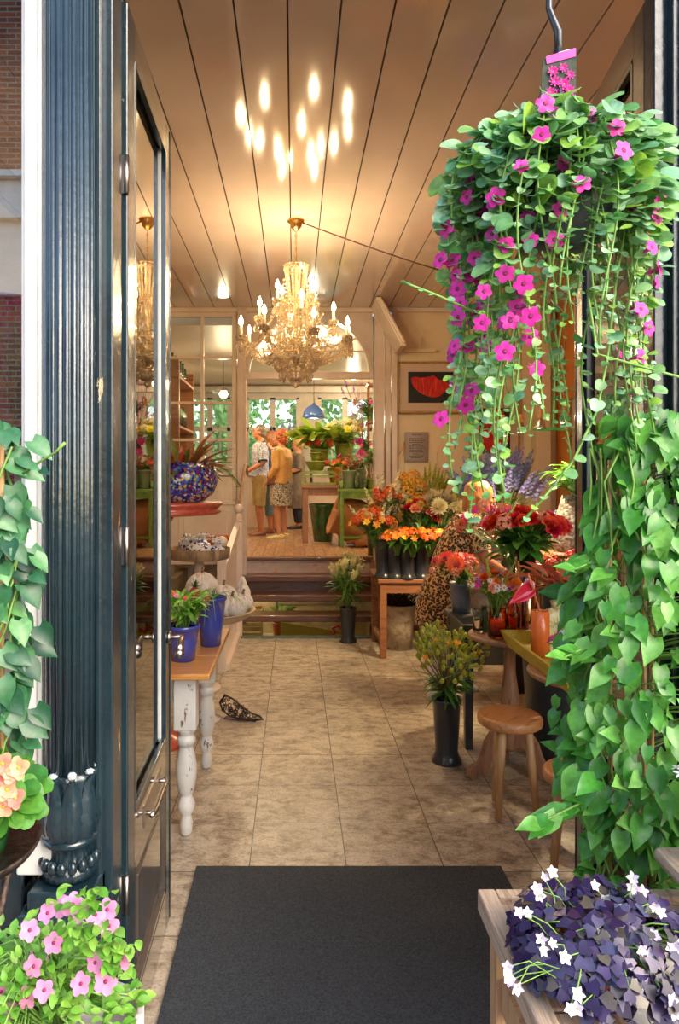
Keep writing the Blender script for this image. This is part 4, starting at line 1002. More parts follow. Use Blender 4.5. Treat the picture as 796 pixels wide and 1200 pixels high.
bq('tall cream snapdragon spikes behind the orange blossoms',.86,6.55,1.0,.55,.15,[(FM['snap'],7,.055,.0,1),(FM['orcl'],9,.06,.1,1)],'mid',40,.12)
bq('red and salmon roses above the orange blossoms on the workbench',1.12,6.36,1.0,.38,.17,[(FM['rosered'],7,.048,.1,1),(FM['rosesalmon'],7,.050,.1,1),(FM['mumy'],6,.045,.3,1)],'dark',50,.11)
bq('cream yellow hydrangea heads behind the roses on the workbench',1.08,6.72,1.0,.62,.21,[(FM['hydo'],13,.075,0,1),(FM['hydy'],7,.07,.2,1)],'mid',50,.12)
bq('lime green buds on upright stems against the cream wall',1.32,6.85,1.0,.62,.19,[(FM['bud'],20,.060,0,1)],'lime',90,.16,lkind='lance',lw=.2)
bq('big cream white chrysanthemums beside the leopard dress',1.34,6.36,1.0,.46,.18,[(FM['mumw'],14,.070,0,1)],'dark',40,.11)
bq('yellow blooms between the chrysanthemums and the blue delphiniums',1.55,6.6,1.0,.46,.18,[(FM['mumy'],12,.05,0,1),(FM['bud'],6,.05,.3,1)],'mid',60,.12)
# tubs below the workbench
g=V((.98,6.58,0)); pot('clay_pot','large weathered clay pot with dark curly twigs under the workbench',g,.12,.165,.42,M['stonepot'],lip=.008)
m=MB()
for i in range(70):
    a=R(0,6.28); r=R(.02,.15); p=V((r*cos(a),r*sin(a),0)); pts=[p]
    for k in range(5): p=p+V((R(-.05,.05),R(-.05,.05),R(-.004,.05))); pts.append(p)
    m.tube(pts,[.007]*5+[.003],5)
tag(m.obj('curly_twigs',M['iron'],loc=g+V((0,0,.39))),'dark curly twigs piled in the clay pot under the workbench','twigs')
g=V((1.28,6.45,0)); pot('clay_pot','smaller grey brown pot with pale lattice twigs beside the larger clay pot',g,.10,.135,.30,M['stonepot'],lip=.008)
m=MB()
for i in range(60):
    a=R(0,6.28); r=R(.02,.12); p=V((r*cos(a),r*sin(a),0)); pts=[p]
    for k in range(5): p=p+V((R(-.05,.05),R(-.05,.05),R(.0,.06))); pts.append(p)
    m.tube(pts,[.006]*5+[.003],5)
tag(m.obj('pale_twigs',M['bark'],loc=g+V((0,0,.28))),'pale brown twigs bundled in the smaller pot under the workbench','twigs')
# ------------------------------------------------------------------ delphiniums behind the woman
t=V((1.82,6.20,1.0))
bouquet('delphinium_bouquet','mass of blue and violet delphiniums behind the woman with her back turned',t,.66,.30,[(FM['delf'],64,.075,0,1),(FM['bud'],6,.05,.3,1)],LF['mid'],60,.12,nst=30)
pot('zinc_bucket','zinc bucket holding the blue delphiniums behind the woman',(1.82,6.20,.70),.11,.14,.32,M['greypot'],'bucket')
t_=thing('side_counter','dark wooden counter under the delphiniums behind the woman','counter',(1.85,6.20,0)) 
m=MB(); m.box((.12,0,.68),(.95,.55,.04)); m.obj('top',M['bench'],t_,bevel=.005)
m=MB(); m.box((.12,.02,.33),(.88,.48,.66)); m.obj('cupboard',M['benchblack'],t_,bevel=.004)
# ------------------------------------------------------------------ black bench pots
g=at(541,724,4.40); zt=.737
pot('zinc_pot','blue grey zinc pot of red gerberas at the front left corner of the black bench',(1.075,4.50,zt),.058,.072,.19,M['greypot'],lip=.004)
pot('stone_pot','buff weathered stone pot beside the zinc pot on the black bench',(1.19,4.36,zt),.075,.098,.20,M['stonepot'],lip=.01,lh=.02)
bouquet('gerbera_bouquet','red gerberas with small salmon blooms leaning left over the zinc pot',(1.08,4.46,zt+.17),.20,.14,[(FM['gerb'],9,.060,.1,.9),(FM['salcl'],12,.034,.5,1.15),(FM['corcl'],4,.04,.2,1)],LF['dark'],50,.08,tilt=(-.07,-.02))
bouquet('leafy_bunch','dark green leaves with a few coral blooms in the buff stone pot',(1.21,4.40,zt+.18),.07,.10,[(FM['salcl'],3,.03,.2,1)],LF['dark'],60,.07)
# ------------------------------------------------------------------ pedestal table things
zt=.756
def jar(name,label,loc,r,h,mt,neck=.7,cat='jar',water=None):
    m=MB(); m.lathe([(0,.001),(r*.9,.0),(r,.01),(r,h*.72),(r*neck,h*.82),(r*neck,h*.96),(r*neck+.004,h*.97),(r*neck+.004,h),(r*neck-.003,h),(r*neck-.003,h*.82),(r-.004,h*.70),(r-.004,.012),(0,.010)],seg=26)
    return tag(m.obj(name,mt,loc=loc),label,cat)
jar('amber_jar','wide amber glass jar of mixed flowers on the pedestal table',(1.075,3.70,zt),.052,.165,M['amber'],.85)
jar('clear_jar','slim clear glass jar left of the amber jar on the pedestal table',(1.005,3.83,zt),.028,.13,M['clear'],.8)
jar('dark_bottle','small dark glass bottle between the clear jar and the amber jar',(1.045,3.85,zt),.022,.14,M['greenglaze'],.6,'bottle')
jar('dark_bottle','dark bottle with red rose stems behind the amber jar',(1.19,3.80,zt),.035,.20,M['amber'],.6,'bottle')
m=MB(); m.lathe([(0,0),(.050,0),(.052,.01),(.056,.46),(.052,.46),(.048,.30),(0,.30)],seg=30,c=(0,0,0)); tag(m.obj('tall_vase',M['bronze'],loc=(1.29,3.90,zt)),'tall mirror bronze cylinder vase holding the red roses','vase')
bouquet('mixed_posy','posy of orange roses, white daisies and violet spikes in the amber jar',(1.06,3.68,zt+.16),.18,.15,[(FM['roseor'],9,.034,.1,.9),(FM['daisyw'],24,.017,.2,1),(FM['purs'],7,.030,.2,1),(FM['rosesalmon'],6,.03,.4,1),(FM['pinkst'],9,.022,.7,1),(FM['orst'],3,.024,.5,1),(FM['bud'],6,.03,.2,.9)],LF['lime'],60,.055)
bouquet('rose_bouquet','big bunch of deep red roses with broad leaves in the tall bronze vase',(1.29,3.88,zt+.42),.24,.20,[(FM['rosered'],24,.046,0,1),(FM['salcl'],5,.05,.4,1),(FM['corcl'],4,.045,.5,1)],LF['mid'],110,.14,tilt=(-.01,-.02),lw=.5,lz=(.1,.6))
bouquet('gloriosa_bouquet','pink flame shaped gloriosa lilies with salmon clusters in front of the woman',(1.37,4.22,zt+.26),.42,.20,[(FM['glor'],10,.058,.3,1),(FM['salcl'],10,.045,.0,1),(FM['corcl'],5,.04,.3,1)],LF['mid'],60,.12,tilt=(-.17,0),nst=20,lz=(.1,.6))
pot('black_vase','black vase of gloriosa lilies behind the tall bronze vase',(1.37,4.22,.74),.05,.06,.34,M['bucket'],'vase')
# anthurium
c=V((1.165,3.28,.755))
pot('orange_bottle','orange glazed bottle pot standing on the yellow tray',(1.16,3.30,.760),.043,.043,.215,M['orangepot'],'bottle',lip=-.004,lh=.01)
t=thing('anthurium_bloom','single glossy red anthurium bloom leaning out of the orange bottle','flower',(1.17,3.30,.95))
m=MB(); m.tube([(0,0,-.1),(-.02,0,.05),(-.05,-.01,.13)],.0055,7); m.obj('stem',M['terra'],t)
M['anth']=mat('anthurium_red',(.68,.01,.03),(.78,.03,.06),scale=10,rough=.08,coat=.8)
m=MB(); secs=[]
for i in range(8):
    tt=i/7; w=[.030,.052,.058,.055,.045,.032,.016,.001][i]; c0=V((-.035-.125*tt,-.01,.128-.05*tt-.03*tt*tt))
    secs.append([c0+V((.0,u*w*.35,abs(u)*.012+u*w*.75)) for u in (-1,-.5,0,.5,1)])
m.strip(secs); m.obj('spathe',M['anth'],t,sub=1,solid=.002)
m=MB(); m.tube([(-.045,-.012,.13),(-.062,-.02,.165),(-.072,-.02,.20)],[.006,.006,.003],8); m.obj('spadix',P['salmon'],t)
# glass with small bouquet on tray
jar('clear_jar','small clear glass jar holding the pink and white posy on the yellow tray',(1.19,3.00,.760),.038,.11,M['clear'],.95)
bouquet('mixed_posy','posy of lilac white, magenta and orange blooms on the yellow tray',(1.185,2.99,.85),.085,.085,[(FM['whst'],7,.030,0,.6),(FM['pinkst'],10,.022,.5,1),(FM['orst'],6,.022,.5,1),(FM['alsty'],3,.02,.4,1),(FM['rosered'],2,.018,.2,.8),(FM['daisyw'],5,.009,.9,1.3)],LF['mid'],40,.05)
# yellow ridged disc vase
m=MB(); mm=Matrix.Rotation(pi/2,3,'X')
m.lathe([(0,-.02),(.07,-.022),(.095,-.012),(.10,0),(.095,.012),(.07,.022),(0,.02)],M=mm,seg=64,wob=lambda a,z:1+.02*cos(a*24)); m.lathe([(.02,.09),(.028,.13),(.024,.13),(.016,.09)],seg=16); m.box((0,0,-.10),(.07,.04,.02))
for i in range(16):
    a=2*pi*i/16; m.tube([(.02*cos(a),-.022,.02*sin(a)),(.09*cos(a),-.016,.09*sin(a))],.004,5)
tag(m.obj('ridged_vase',M['yelridge'],loc=(1.28,3.42,.87)),'pale yellow ridged disc shaped vase behind the orange bottle','vase')
pot('red_leaf_pot','dark pot of the rusty red leaved plant on the yellow tray',(1.36,3.36,.76),.05,.06,.14,M['bucket'])
bouquet('red_leaved_plant','plant with long rusty red leaves beside the dark right door',(1.36,3.38,.90),.26,.20,[],LF['rust'],46,.17,lw=.30,lz=(.6,1.0),tilt=(-.03,0),cat='plant')
# right side stand by door: knobbed grey vase on wood plate, yellow vase behind glass
t=thing('corner_shelf','round wooden plate stand by the right wall behind the red roses','stand',(2.0,5.0,0))
m=MB(); m.lathe([(0,1.05),(.26,1.05),(.28,1.06),(.28,1.075),(0,1.08)],seg=36); m.obj('plate',M['pedw'],t)
m=MB(); m.tube([(0,0,0),(0,0,1.05)],[.05,.035],14); m.lathe([(.18,0),(.18,.02),(.05,.04)],seg=24); m.obj('post',M['pedw'],t)
m=MB(); m.lathe([(0,0),(.11,0),(.14,.05),(.145,.12),(.12,.22),(.085,.34),(.07,.40),(.06,.40),(.075,.34),(0,.3)],seg=40,wob=lambda a,z:1+.02*sin(a*20)*sin(z*110)); tag(m.obj('knobbed_vase',M['dots'],loc=(1.98,4.98,1.081)),'grey brown knobbed vase on the round wooden stand near the right wall','vase')
bouquet('leafy_bunch','fern and trailing greenery rising from the knobbed grey vase',(1.98,4.95,1.45),.30,.18,[],LF['mid'],80,.14,cat='plant')
t=V((2.02,4.2,0))
c=thing('right_wall_counter','low dark counter along the right wall seen through the door glass','counter',(2.35,3.9,0))
m=MB(); m.box((0,0,.86),(.75,1.7,.04)); m.obj('top',M['pedw'],c,bevel=.005); m=MB(); m.box((0.03,0,.42),(.66,1.6,.84)); m.obj('cupboard',M['benchblack'],c)
pot('yellow_vase','tall tapering yellow vase seen through the glass of the right door',(2.17,4.45,.882),.075,.13,.50,M['yelvase'],'vase')
bouquet('leafy_bunch','bright green foliage standing in the tall yellow vase behind glass',(2.17,4.45,1.34),.50,.26,[(FM['alst'],5,.04,.4,1)],LF['lime'],170,.15,cat='plant')
pot('terracotta_pot','terracotta pot of orange flowers seen through the right door glass',(2.02,3.75,.882),.08,.10,.14,M['terra'])
bouquet('mixed_posy','orange and yellow flowers in a terracotta pot seen through the right door glass',(2.02,3.75,1.0),.18,.20,[(FM['alst'],14,.04,.1,1),(FM['mumy'],6,.05,.1,1),(FM['orcl'],6,.05,.2,1)],LF['mid'],60,.09)
bouquet('mixed_posy','red and pink flowers in the shade below the round wooden stand',(1.78,4.6,.84),.26,.22,[(FM['corcl'],9,.055,.1,1),(FM['pinkst'],8,.035,.2,1),(FM['mumy'],4,.05,.1,1)],LF['dark'],90,.12)
pot('clay_pot','dark tub holding the red and pink flowers beside the right wall counter',(1.78,4.6,0),.13,.16,.88,M['bucket'],'planter')
bouquet('leafy_bunch','violet and coral flowers between the delphiniums and the knobbed vase',(1.72,5.3,1.0),.32,.24,[(FM['purs'],7,.05,.1,1),(FM['salcl'],9,.06,.1,1),(FM['rosecream'],3,.05,.2,1),(FM['delf'],4,.04,.3,1)],LF['mid'],100,.12)
pot('clay_pot','tall dark tub under the violet and coral flowers',(1.72,5.3,0),.12,.15,1.0,M['bucket'],'planter')
# ================================================================== LEFT SIDE INSIDE
zt=.751
t=thing('potted_plant','cobalt blue pot of bushy leaves and small red flowers, front of the pine table','plant',(-.520,3.27,zt))
potmesh(.055,.075,.165).obj('pot',M['blue'],t); s=MB(); s.lathe([(0,.15),(.07,.15)],seg=20); s.obj('soil',M['soil'],t)
r=thing('p','x','x'); 
def sub_spray(root,loc,*a,**k):
    """spray whose pieces become parts of root, shifted by loc"""
    before=set(o.name for o in root.children); spray(root,*a,**k)
    for o in root.children:
        if o.name not in before: o.location=V(o.location)+V(loc)
bpy.data.objects.remove(r)
sub_spray(t,(0,0,.15),.17,.12,[(FM['corcl'],5,.018,.2,1),(FM['petpink'],3,.016,.3,1)],LF['pet'],170,.075,'oval',lw=.3,lz=(.2,1))
t=thing('potted_plant','taller cobalt blue pot with arching grassy leaves behind the front blue pot','plant',(-.425,3.56,zt))
potmesh(.052,.075,.245).obj('pot',M['blue'],t); s=MB(); s.lathe([(0,.225),(.07,.225)],seg=20); s.obj('soil',M['soil'],t)
m=MB()
for i in range(34):
    a=R(0,6.28); L=R(.18,.34); secs=[]; w=.0045
    for k in range(9):
        u=k/8; p=V((cos(a)*L*u,sin(a)*L*u,.22+L*.75*u-L*1.0*u*u)); x=V((-sin(a),cos(a),0))*w*(1-u*.9); secs.append([p-x,p+V((0,0,-.001)),p+x])
    m.strip(secs)
m.obj('grass_leaves',LF['mid'],t)
t=thing('potted_plant','red glazed pot of pale green flowers seen through the left door glass','plant',(-.735,3.55,zt))
potmesh(.05,.068,.17).obj('pot',M['redpot'],t)
sub_spray(t,(0,0,.15),.22,.11,[(FM['lily'],7,.035,0,1)],LF['mid'],90,.09,'lance',lw=.2)
t=thing('potted_plant','second red pot with pink blossoms behind the left door glass','plant',(-.86,3.75,zt))
potmesh(.05,.068,.17).obj('pot',M['redpot'],t)
sub_spray(t,(0,0,.15),.22,.12,[(FM['petpink'],9,.022,.2,1)],LF['mid'],80,.08,'oval')
# small pineapple
t=thing('ornamental_pineapple','small dark red ornamental pineapple with leafy crown among the whitewashed pumpkins','fruit',(-.565,3.98,.88))
m=MB(); m.ell((0,0,.05),(.040,.040,.050),seg=20,rings=12,wob=lambda a,t:1+.05*sin(a*10)*sin(t*14)); m.obj('fruit',mat('dark_red_scales',(.35,.02,.04),(.55,.08,.12),scale=40,rough=.5,bump=1,bs=70),t)
m=MB()
for i in range(26):
    a=i*2.4; e=R(.3,1.4); m.leaf((0,0,.095),(cos(a)*cos(e),sin(a)*cos(e),sin(e)),(0,0,1),R(.04,.07),.010,'strap',.2,.3,k=4)
m.obj('crown',LF['dark'],t)
m=MB(); m.tube([(0,0,-.13),(0,0,.01)],.005,6)
for i in range(12):
    a=i*2.4; m.leaf((0,0,-.11+.01*i),(cos(a),sin(a),.5),(0,0,1),.13,.010,'strap',.4,.3,k=4)
m.obj('stalk',LF['dark'],t)
m=MB(); m.lathe([(0,0),(.03,0),(.035,.02),(.02,.04),(.02,.03),(0,.03)],seg=18)
# round tray table with pumpkins
tx,ty,tz=-.595,4.62,.70
t=thing('tray_table','round pale table with a raised rim carrying whitewashed pumpkins','table',(tx,ty,0))
m=MB(); m.lathe([(0,tz-.03),(.26,tz-.03),(.30,tz-.008),(.335,tz+.03),(.342,tz+.032),(.338,tz+.038),(.295,tz),(0,tz)],seg=48); m.obj('round_tray',mat('pale_brown_wood',(.42,.30,.2),(.6,.47,.33),scale=10,rough=.5),t)
m=MB(); m.lathe([(.11,0),(.11,.02),(.04,.05),(.035,.4),(.05,tz-.05),(.07,tz-.03)],seg=24); m.obj('stand',M['pinkp'],t)
def pumpkin(label,x,y,z,r,h,stem=True,rz=0):
    t=thing('pumpkin',label,'pumpkin',(x,y,z),rz,'whitewashed ceramic pumpkins')
    m=MB(); m.ell((0,0,h/2),(r,r,h/2),seg=84,rings=16,wob=lambda a,t_:1-.10*abs(cos(a*6))**6-.0*t_); m.obj('ribbed_body',M['whitewash'],t)
    m=MB(); m.tube([(0,0,h*.93),(0,.0,h+.01),(.008,0,h+.03)],[.014,.008,.010],8); m.obj('stalk',M['bark'],t)
    return t
pumpkin('largest whitewashed striped pumpkin at the back of the round tray table',-.64,4.86,tz+.02,.118,.225)
pumpkin('whitewashed pumpkin at the front right rim of the round tray table',-.395,4.46,tz+.004,.098,.145,rz=.3)
pumpkin('whitewashed pumpkin between the largest one and the one at the rim',-.475,4.72,tz+.004,.098,.175,rz=1)
pumpkin('small whitewashed pumpkin at the back right of the tray table',-.345,4.72,tz+.01,.07,.11,rz=.5)
pumpkin('low whitewashed pumpkin at the left front of the tray table',-.69,4.42,tz+.004,.085,.12,rz=.7)
m=MB(); m.lathe([(0,0),(.04,0),(.055,.05),(.05,.10),(.03,.14),(.012,.19),(.0,.2)],seg=24,wob=lambda a,z:1+.12*cos(a*5)*(z*6)); tag(m.obj('pear_ornament',M['whitewash'],loc=(-.36,4.86,tz+.02)),'pointed whitewashed ceramic ornament at the back edge of the tray table','ornament')
# bark tray stand with blue white china
t=thing('bark_tray_stand','bark edged round tray raised on a stand behind the largest pumpkin','stand',(-.72,5.3,0))
m=MB(); m.lathe([(0,.99),(.22,.99),(.23,1.0),(.235,1.07),(.225,1.07),(.22,1.01),(0,1.01)],seg=50,wob=lambda a,z:1+.01*sin(a*31)); m.obj('bark_tray',M['bark'],t)
m=MB(); m.tube([(0,0,0),(0,0,.99)],.035,12); m.lathe([(0,0),(.16,0),(.16,.02),(.03,.04)],seg=24); m.obj('post',M['pinkp'],t)
def china(label,x,y,z,r,h,group):
    m=MB(); m.lathe([(0,0),(r*.6,0),(r,h*.35),(r*.95,h*.6),(r*.5,h*.85),(r*.35,h),(r*.3,h),(r*.4,h*.85),(0,h*.7)],seg=24); return tag(m.obj('china_pot',M['delft'],loc=(x,y,z)),label,'pot',group)
china('widest blue and white china pot on the bark edged tray',-.70,5.20,1.012,.115,.13,'blue and white china')
china('small blue and white china pot at the right of the bark tray',-.575,5.25,1.012,.06,.10,'blue and white china')
china('blue and white china pot at the back left of the bark tray',-.82,5.36,1.012,.07,.16,'blue and white china')
m=MB()
for i in range(46):
    th=1.5*sqrt(R(0,1)); d=sph(th,R(0,6.28)); q=V((d.x*.15,d.y*.12,d.z*.05+R(-.01,.01)))
    for k in range(5): b=2*pi*k/5; m.ell(q+V((.014*cos(b),.014*sin(b),0)),(.010,.010,.007),seg=6,rings=4)
    m.ell(q+V((0,0,.005)),.006,1,seg=6,rings=4)
tag(m.obj('china_flowers',[P['white'],M['blue']],loc=(-.70,5.24,1.12)),'white porcelain blossoms heaped over the blue and white china','ornament')
# orange pots against partition
t=thing('wall_ledge','low cream ledge under the glazed partition carrying the orange pots','ledge',(-.98,7.55,0))
m=MB(); m.box((0,0,.70),(.78,.26,.04)); m.obj('ledge_board',M['trimp'],t,bevel=.004); m=MB(); m.box((-.34,.08,.34),(.04,.06,.68)); m.obj('leg',M['trimp'],t); m=MB(); m.box((.34,.08,.34),(.04,.06,.68)); m.obj('leg',M['trimp'],t)
pot('orange_pot','larger orange glazed pot with woven texture on the ledge behind the newel posts',(-.80,7.52,.721),.10,.145,.25,M['orangepot'])
pot('orange_pot','smaller orange glazed pot on the ledge left of the larger one',(-1.03,7.52,.721),.05,.075,.15,M['orangepot'])
m=MB(); m.ell((0,0,0),.03,seg=14,rings=9); tag(m.obj('silver_ball',M['chrome'],loc=(-.79,7.36,.76)),'small silver ball in front of the larger orange pot','ball')
# red stand with mosaic pot
t=thing('red_stand','red lacquered plant stand carrying the blue mosaic pot','stand',(-.80,4.25,0))
m=MB(); m.lathe([(0,1.38),(.33,1.38),(.35,1.39),(.35,1.405),(.335,1.41),(.345,1.425),(.36,1.435),(.36,1.45),(0,1.455)],seg=50); m.obj('round_top',M['redp'],t)
m=MB(); m.lathe([(.18,0),(.18,.03),(.05,.06),(.035,.2),(.05,.5),(.03,.8),(.045,1.1),(.03,1.3),(.08,1.38)],seg=24); m.obj('column',M['redp'],t)
t=thing('potted_plant','blue mosaic pot with reddish green bromeliad leaves on the red stand','plant',(-.68,4.25,1.456))
m=MB(); m.lathe([(0,0),(.13,0),(.19,.05),(.215,.12),(.205,.19),(.17,.235),(.155,.235),(.18,.18),(0,.18)],seg=44); m.obj('mosaic_pot',M['mosaic'],t)
m=MB()
for i in range(64):
    a=i*2.4; e=R(-.1,1.3); L=R(.18,.32); m.leaf((.06*cos(a),.06*sin(a),.19),(cos(a)*cos(e),sin(a)*cos(e),sin(e)+.1),(0,0,1),L,L*.20,'lance',R(.2,.9),.4,k=6)
m.obj('leaves',LF['red'],t)
m=MB()
for i in range(12):
    a=R(0,6.28); p=V((.12*cos(a),.12*sin(a),.2)); d=V((cos(a),sin(a),.6))
    m.tube([p+d*(.03*k)+V((0,0,-.004*k*k)) for k in range(9)],.002,4)
    for k in range(9):
        q=p+d*(.03*k)+V((0,0,-.004*k*k)); b=R(0,6.28); m.leaf(q,(cos(b),sin(b),.2),(0,0,1),.04,.016,'oval',.3,.3,k=3); m.leaf(q,(-cos(b),-sin(b),.2),(0,0,1),.04,.016,'oval',.3,.3,k=3)
m.obj('ferny_shoots',LF['lime'],t)
pumpkin_=None
m=MB(); m.lathe([(0,0),(.08,0),(.12,.06),(.10,.15),(.05,.22),(.04,.26),(.05,.27),(0,.24)],seg=30); tag(m.obj('patterned_vase',M['mosaic'],loc=(-1.02,4.22,1.456)),'smaller blue mosaic vase left of the potted bromeliad, seen through the door','vase')
bouquet('leafy_bunch','yellow green leaves in the smaller mosaic vase behind the door glass',(-1.02,4.22,1.70),.30,.16,[],LF['lime'],60,.16,lw=.3,cat='plant')
# black wire ornament on the floor
t=thing('openwork_ornament','dark openwork metal bird ornament lying on the tiles behind the table leg','ornament',(-.36,4.62,.0),-.25)
m=MB()
out=[(-.14,.10),(-.10,.15),(-.05,.13),(.02,.08),(.08,.045),(.14,.03),(.16,.012),(.12,.004),(.05,.0),(-.02,.005),(-.08,.02),(-.12,.05)]
m.tube([(x,0,z+.008) for x,z in out+out[:1]],.006,6)
def inside(x,z):
    c=False; n=len(out)
    for i in range(n):
        (x1,z1),(x2,z2)=out[i],out[(i+1)%n]
        if (z1>z)!=(z2>z) and x<(x2-x1)*(z-z1)/(z2-z1)+x1: c=not c
    return c
k=0
while k<60:
    x,z=R(-.14,.16),R(0,.15)
    if inside(x,z):
        r=R(.008,.014); m.tube([(x+r*cos(a),R(-.01,.01),z+.008+r*sin(a)) for a in [j*pi/4 for j in range(9)]],.0028,5,cap=False); k+=1
m.box((0,.02,.003),(.22,.05,.006)); m.obj('openwork_body',M['iron'],t)
# dark basket under the farm table
pot('dark_basket','dark basket in the shade under the farmhouse table',(-.86,3.7,0),.16,.20,.26,M['bucket'],'basket')
# left wall shelves inside, seen dimly through glass
t=thing('display_shelf','tall wooden shelf rack against the left wall inside','shelf',(-1.80,5.6,0))
m=MB()
for z in (.4,.9,1.4,1.9,2.4): m.box((0,0,z),(.34,1.3,.03))
m.obj('boards',M['bench'],t); m=MB()
for yy in (-.63,.63): m.box((0,yy,1.25),(.34,.03,2.5))
m.obj('uprights',M['bench'],t)
# things in the window, left edge
pot('pink_vase','tall pink vase standing inside the left shop window',(-1.0,2.42,1.72),.055,.085,.50,mat('pink_glaze',(.65,.3,.32),(.7,.36,.38),scale=5,rough=.25,coat=.4),'vase')
t=thing('window_shelf','white shelf standing inside the left shop window','shelf',(-1.15,2.42,0)); m=MB(); m.box((0,0,1.70),(.60,.30,.03)); m.obj('board',M['white'],t); m=MB(); m.box((-.25,0,.85),(.04,.25,1.69)); m.box((.25,0,.85),(.04,.25,1.69)); m.obj('supports',M['white'],t)
bouquet('orchid_stems','magenta orchid blooms on thin stems inside the left shop window',(-.92,2.32,1.74),.45,.10,[(FM['glor'],6,.05,.1,1),(FM['pinkst'],3,.04,.1,1)],LF['mid'],14,.10)
m=MB(); m.box((0,0,.22),(.34,.10,.44)); m.box((0,0,.46),(.30,.08,.04))
tag(m.obj('magenta_bag',mat('magenta_card',(.5,.01,.1),(.6,.02,.14),scale=4,rough=.4),loc=(-1.08,2.7,1.58),bevel=.01),'flat magenta carrier standing behind the pink vase','bag')
t=thing('window_shelf','second white shelf behind the pink vase holding the magenta carrier','shelf',(-1.1,2.75,0)); m=MB(); m.box((0,0,1.565),(.5,.24,.03)); m.obj('board',M['white'],t); m=MB(); m.box((-.22,0,.78),(.04,.2,1.55)); m.box((.22,0,.78),(.04,.2,1.55)); m.obj('supports',M['white'],t)
# ================================================================== PEOPLE
SKIN=mat('skin',(.55,.24,.13),(.62,.29,.17),scale=8,rough=.5,spec=.3)
SKIN2=mat('tanned_skin',(.45,.17,.08),(.52,.22,.11),scale=8,rough=.5,spec=.3)
def hairmat(n,a,b): return mat(n,a,b,scale=30,rough=.4,bump=.8,bs=60,stretch=(1,1,.25))
def loft(m,rings,seg=20,xdir=(1,0,0),mi=0):
    cs=[V(r[0]) for r in rings]; n=len(cs); vs=[];fs=[]
    for i,r in enumerate(rings):
        d=(cs[min(i+1,n-1)]-cs[max(i-1,0)]).normalized(); x=V(xdir); x=(x-d*x.dot(d)).normalized(); y=d.cross(x)
        for k in range(seg):
            a=2*pi*k/seg; vs.append(cs[i]+x*(cos(a)*r[1])+y*(sin(a)*r[2]))
    for i in range(n-1):
        for k in range(seg): k2=(k+1)%seg; fs.append((i*seg+k,i*seg+k2,(i+1)*seg+k2,(i+1)*seg+k))
    fs.append(tuple(range(seg-1,-1,-1))); fs.append(tuple((n-1)*seg+k for k in range(seg)))
    m.add(vs,fs,mi)
def pose(h=1.65,**o):
    s=h/1.65; j=dict(pel=(0,0,.90),wai=(0,.0,1.05),che=(0,.0,1.24),nec=(0,-.01,1.40),hea=(0,.02,1.535),
        shl=(-.165,0,1.345),shr=(.165,0,1.345),ell=(-.21,-.01,1.08),elr=(.21,-.01,1.08),wrl=(-.22,.06,.86),wrr=(.22,.06,.86),
        hil=(-.088,0,.86),hir=(.088,0,.86),knl=(-.09,.02,.47),knr=(.09,.02,.47),anl=(-.09,-.02,.085),anr=(.09,-.02,.085))
    j={k:V(v)*s for k,v in j.items()}
    for k,v in o.items(): j[k]=V(v)
    return j
def hand(m,w,d,side,s=1,curl=.6):
    """palm and five bent fingers from wrist w along d"""
    d=V(d).normalized(); up=V((0,0,1)) if abs(d.z)<.8 else V((0,1,0)); x=d.cross(up).normalized(); n=x.cross(d)
    m.tube([w-d*.02,w+d*.02*s,w+d*.055*s,w+d*.085*s],[.026*s,.030*s,.038*s,.034*s],10,sq=.5)
    for i,(o,l) in enumerate(((-.028,.062),(-.009,.072),(.010,.068),(.027,.052))):
        p=w+d*.08*s+x*o*s; q=p+d*l*.4*s-n*l*.12*s*curl; r_=q+d*l*.3*s-n*l*.35*s*curl; t=r_+d*l*.15*s-n*l*.35*s*curl
        m.tube([p-d*.015,p,q,r_,t],[.009*s,.010*s,.0095*s,.009*s,.007*s],7)
    p=w+d*.03*s+x*side*.03*s; m.tube([p,p+x*side*.022*s+d*.025*s,p+x*side*.026*s+d*.055*s-n*.01],[.013*s,.011*s,.009*s],7)
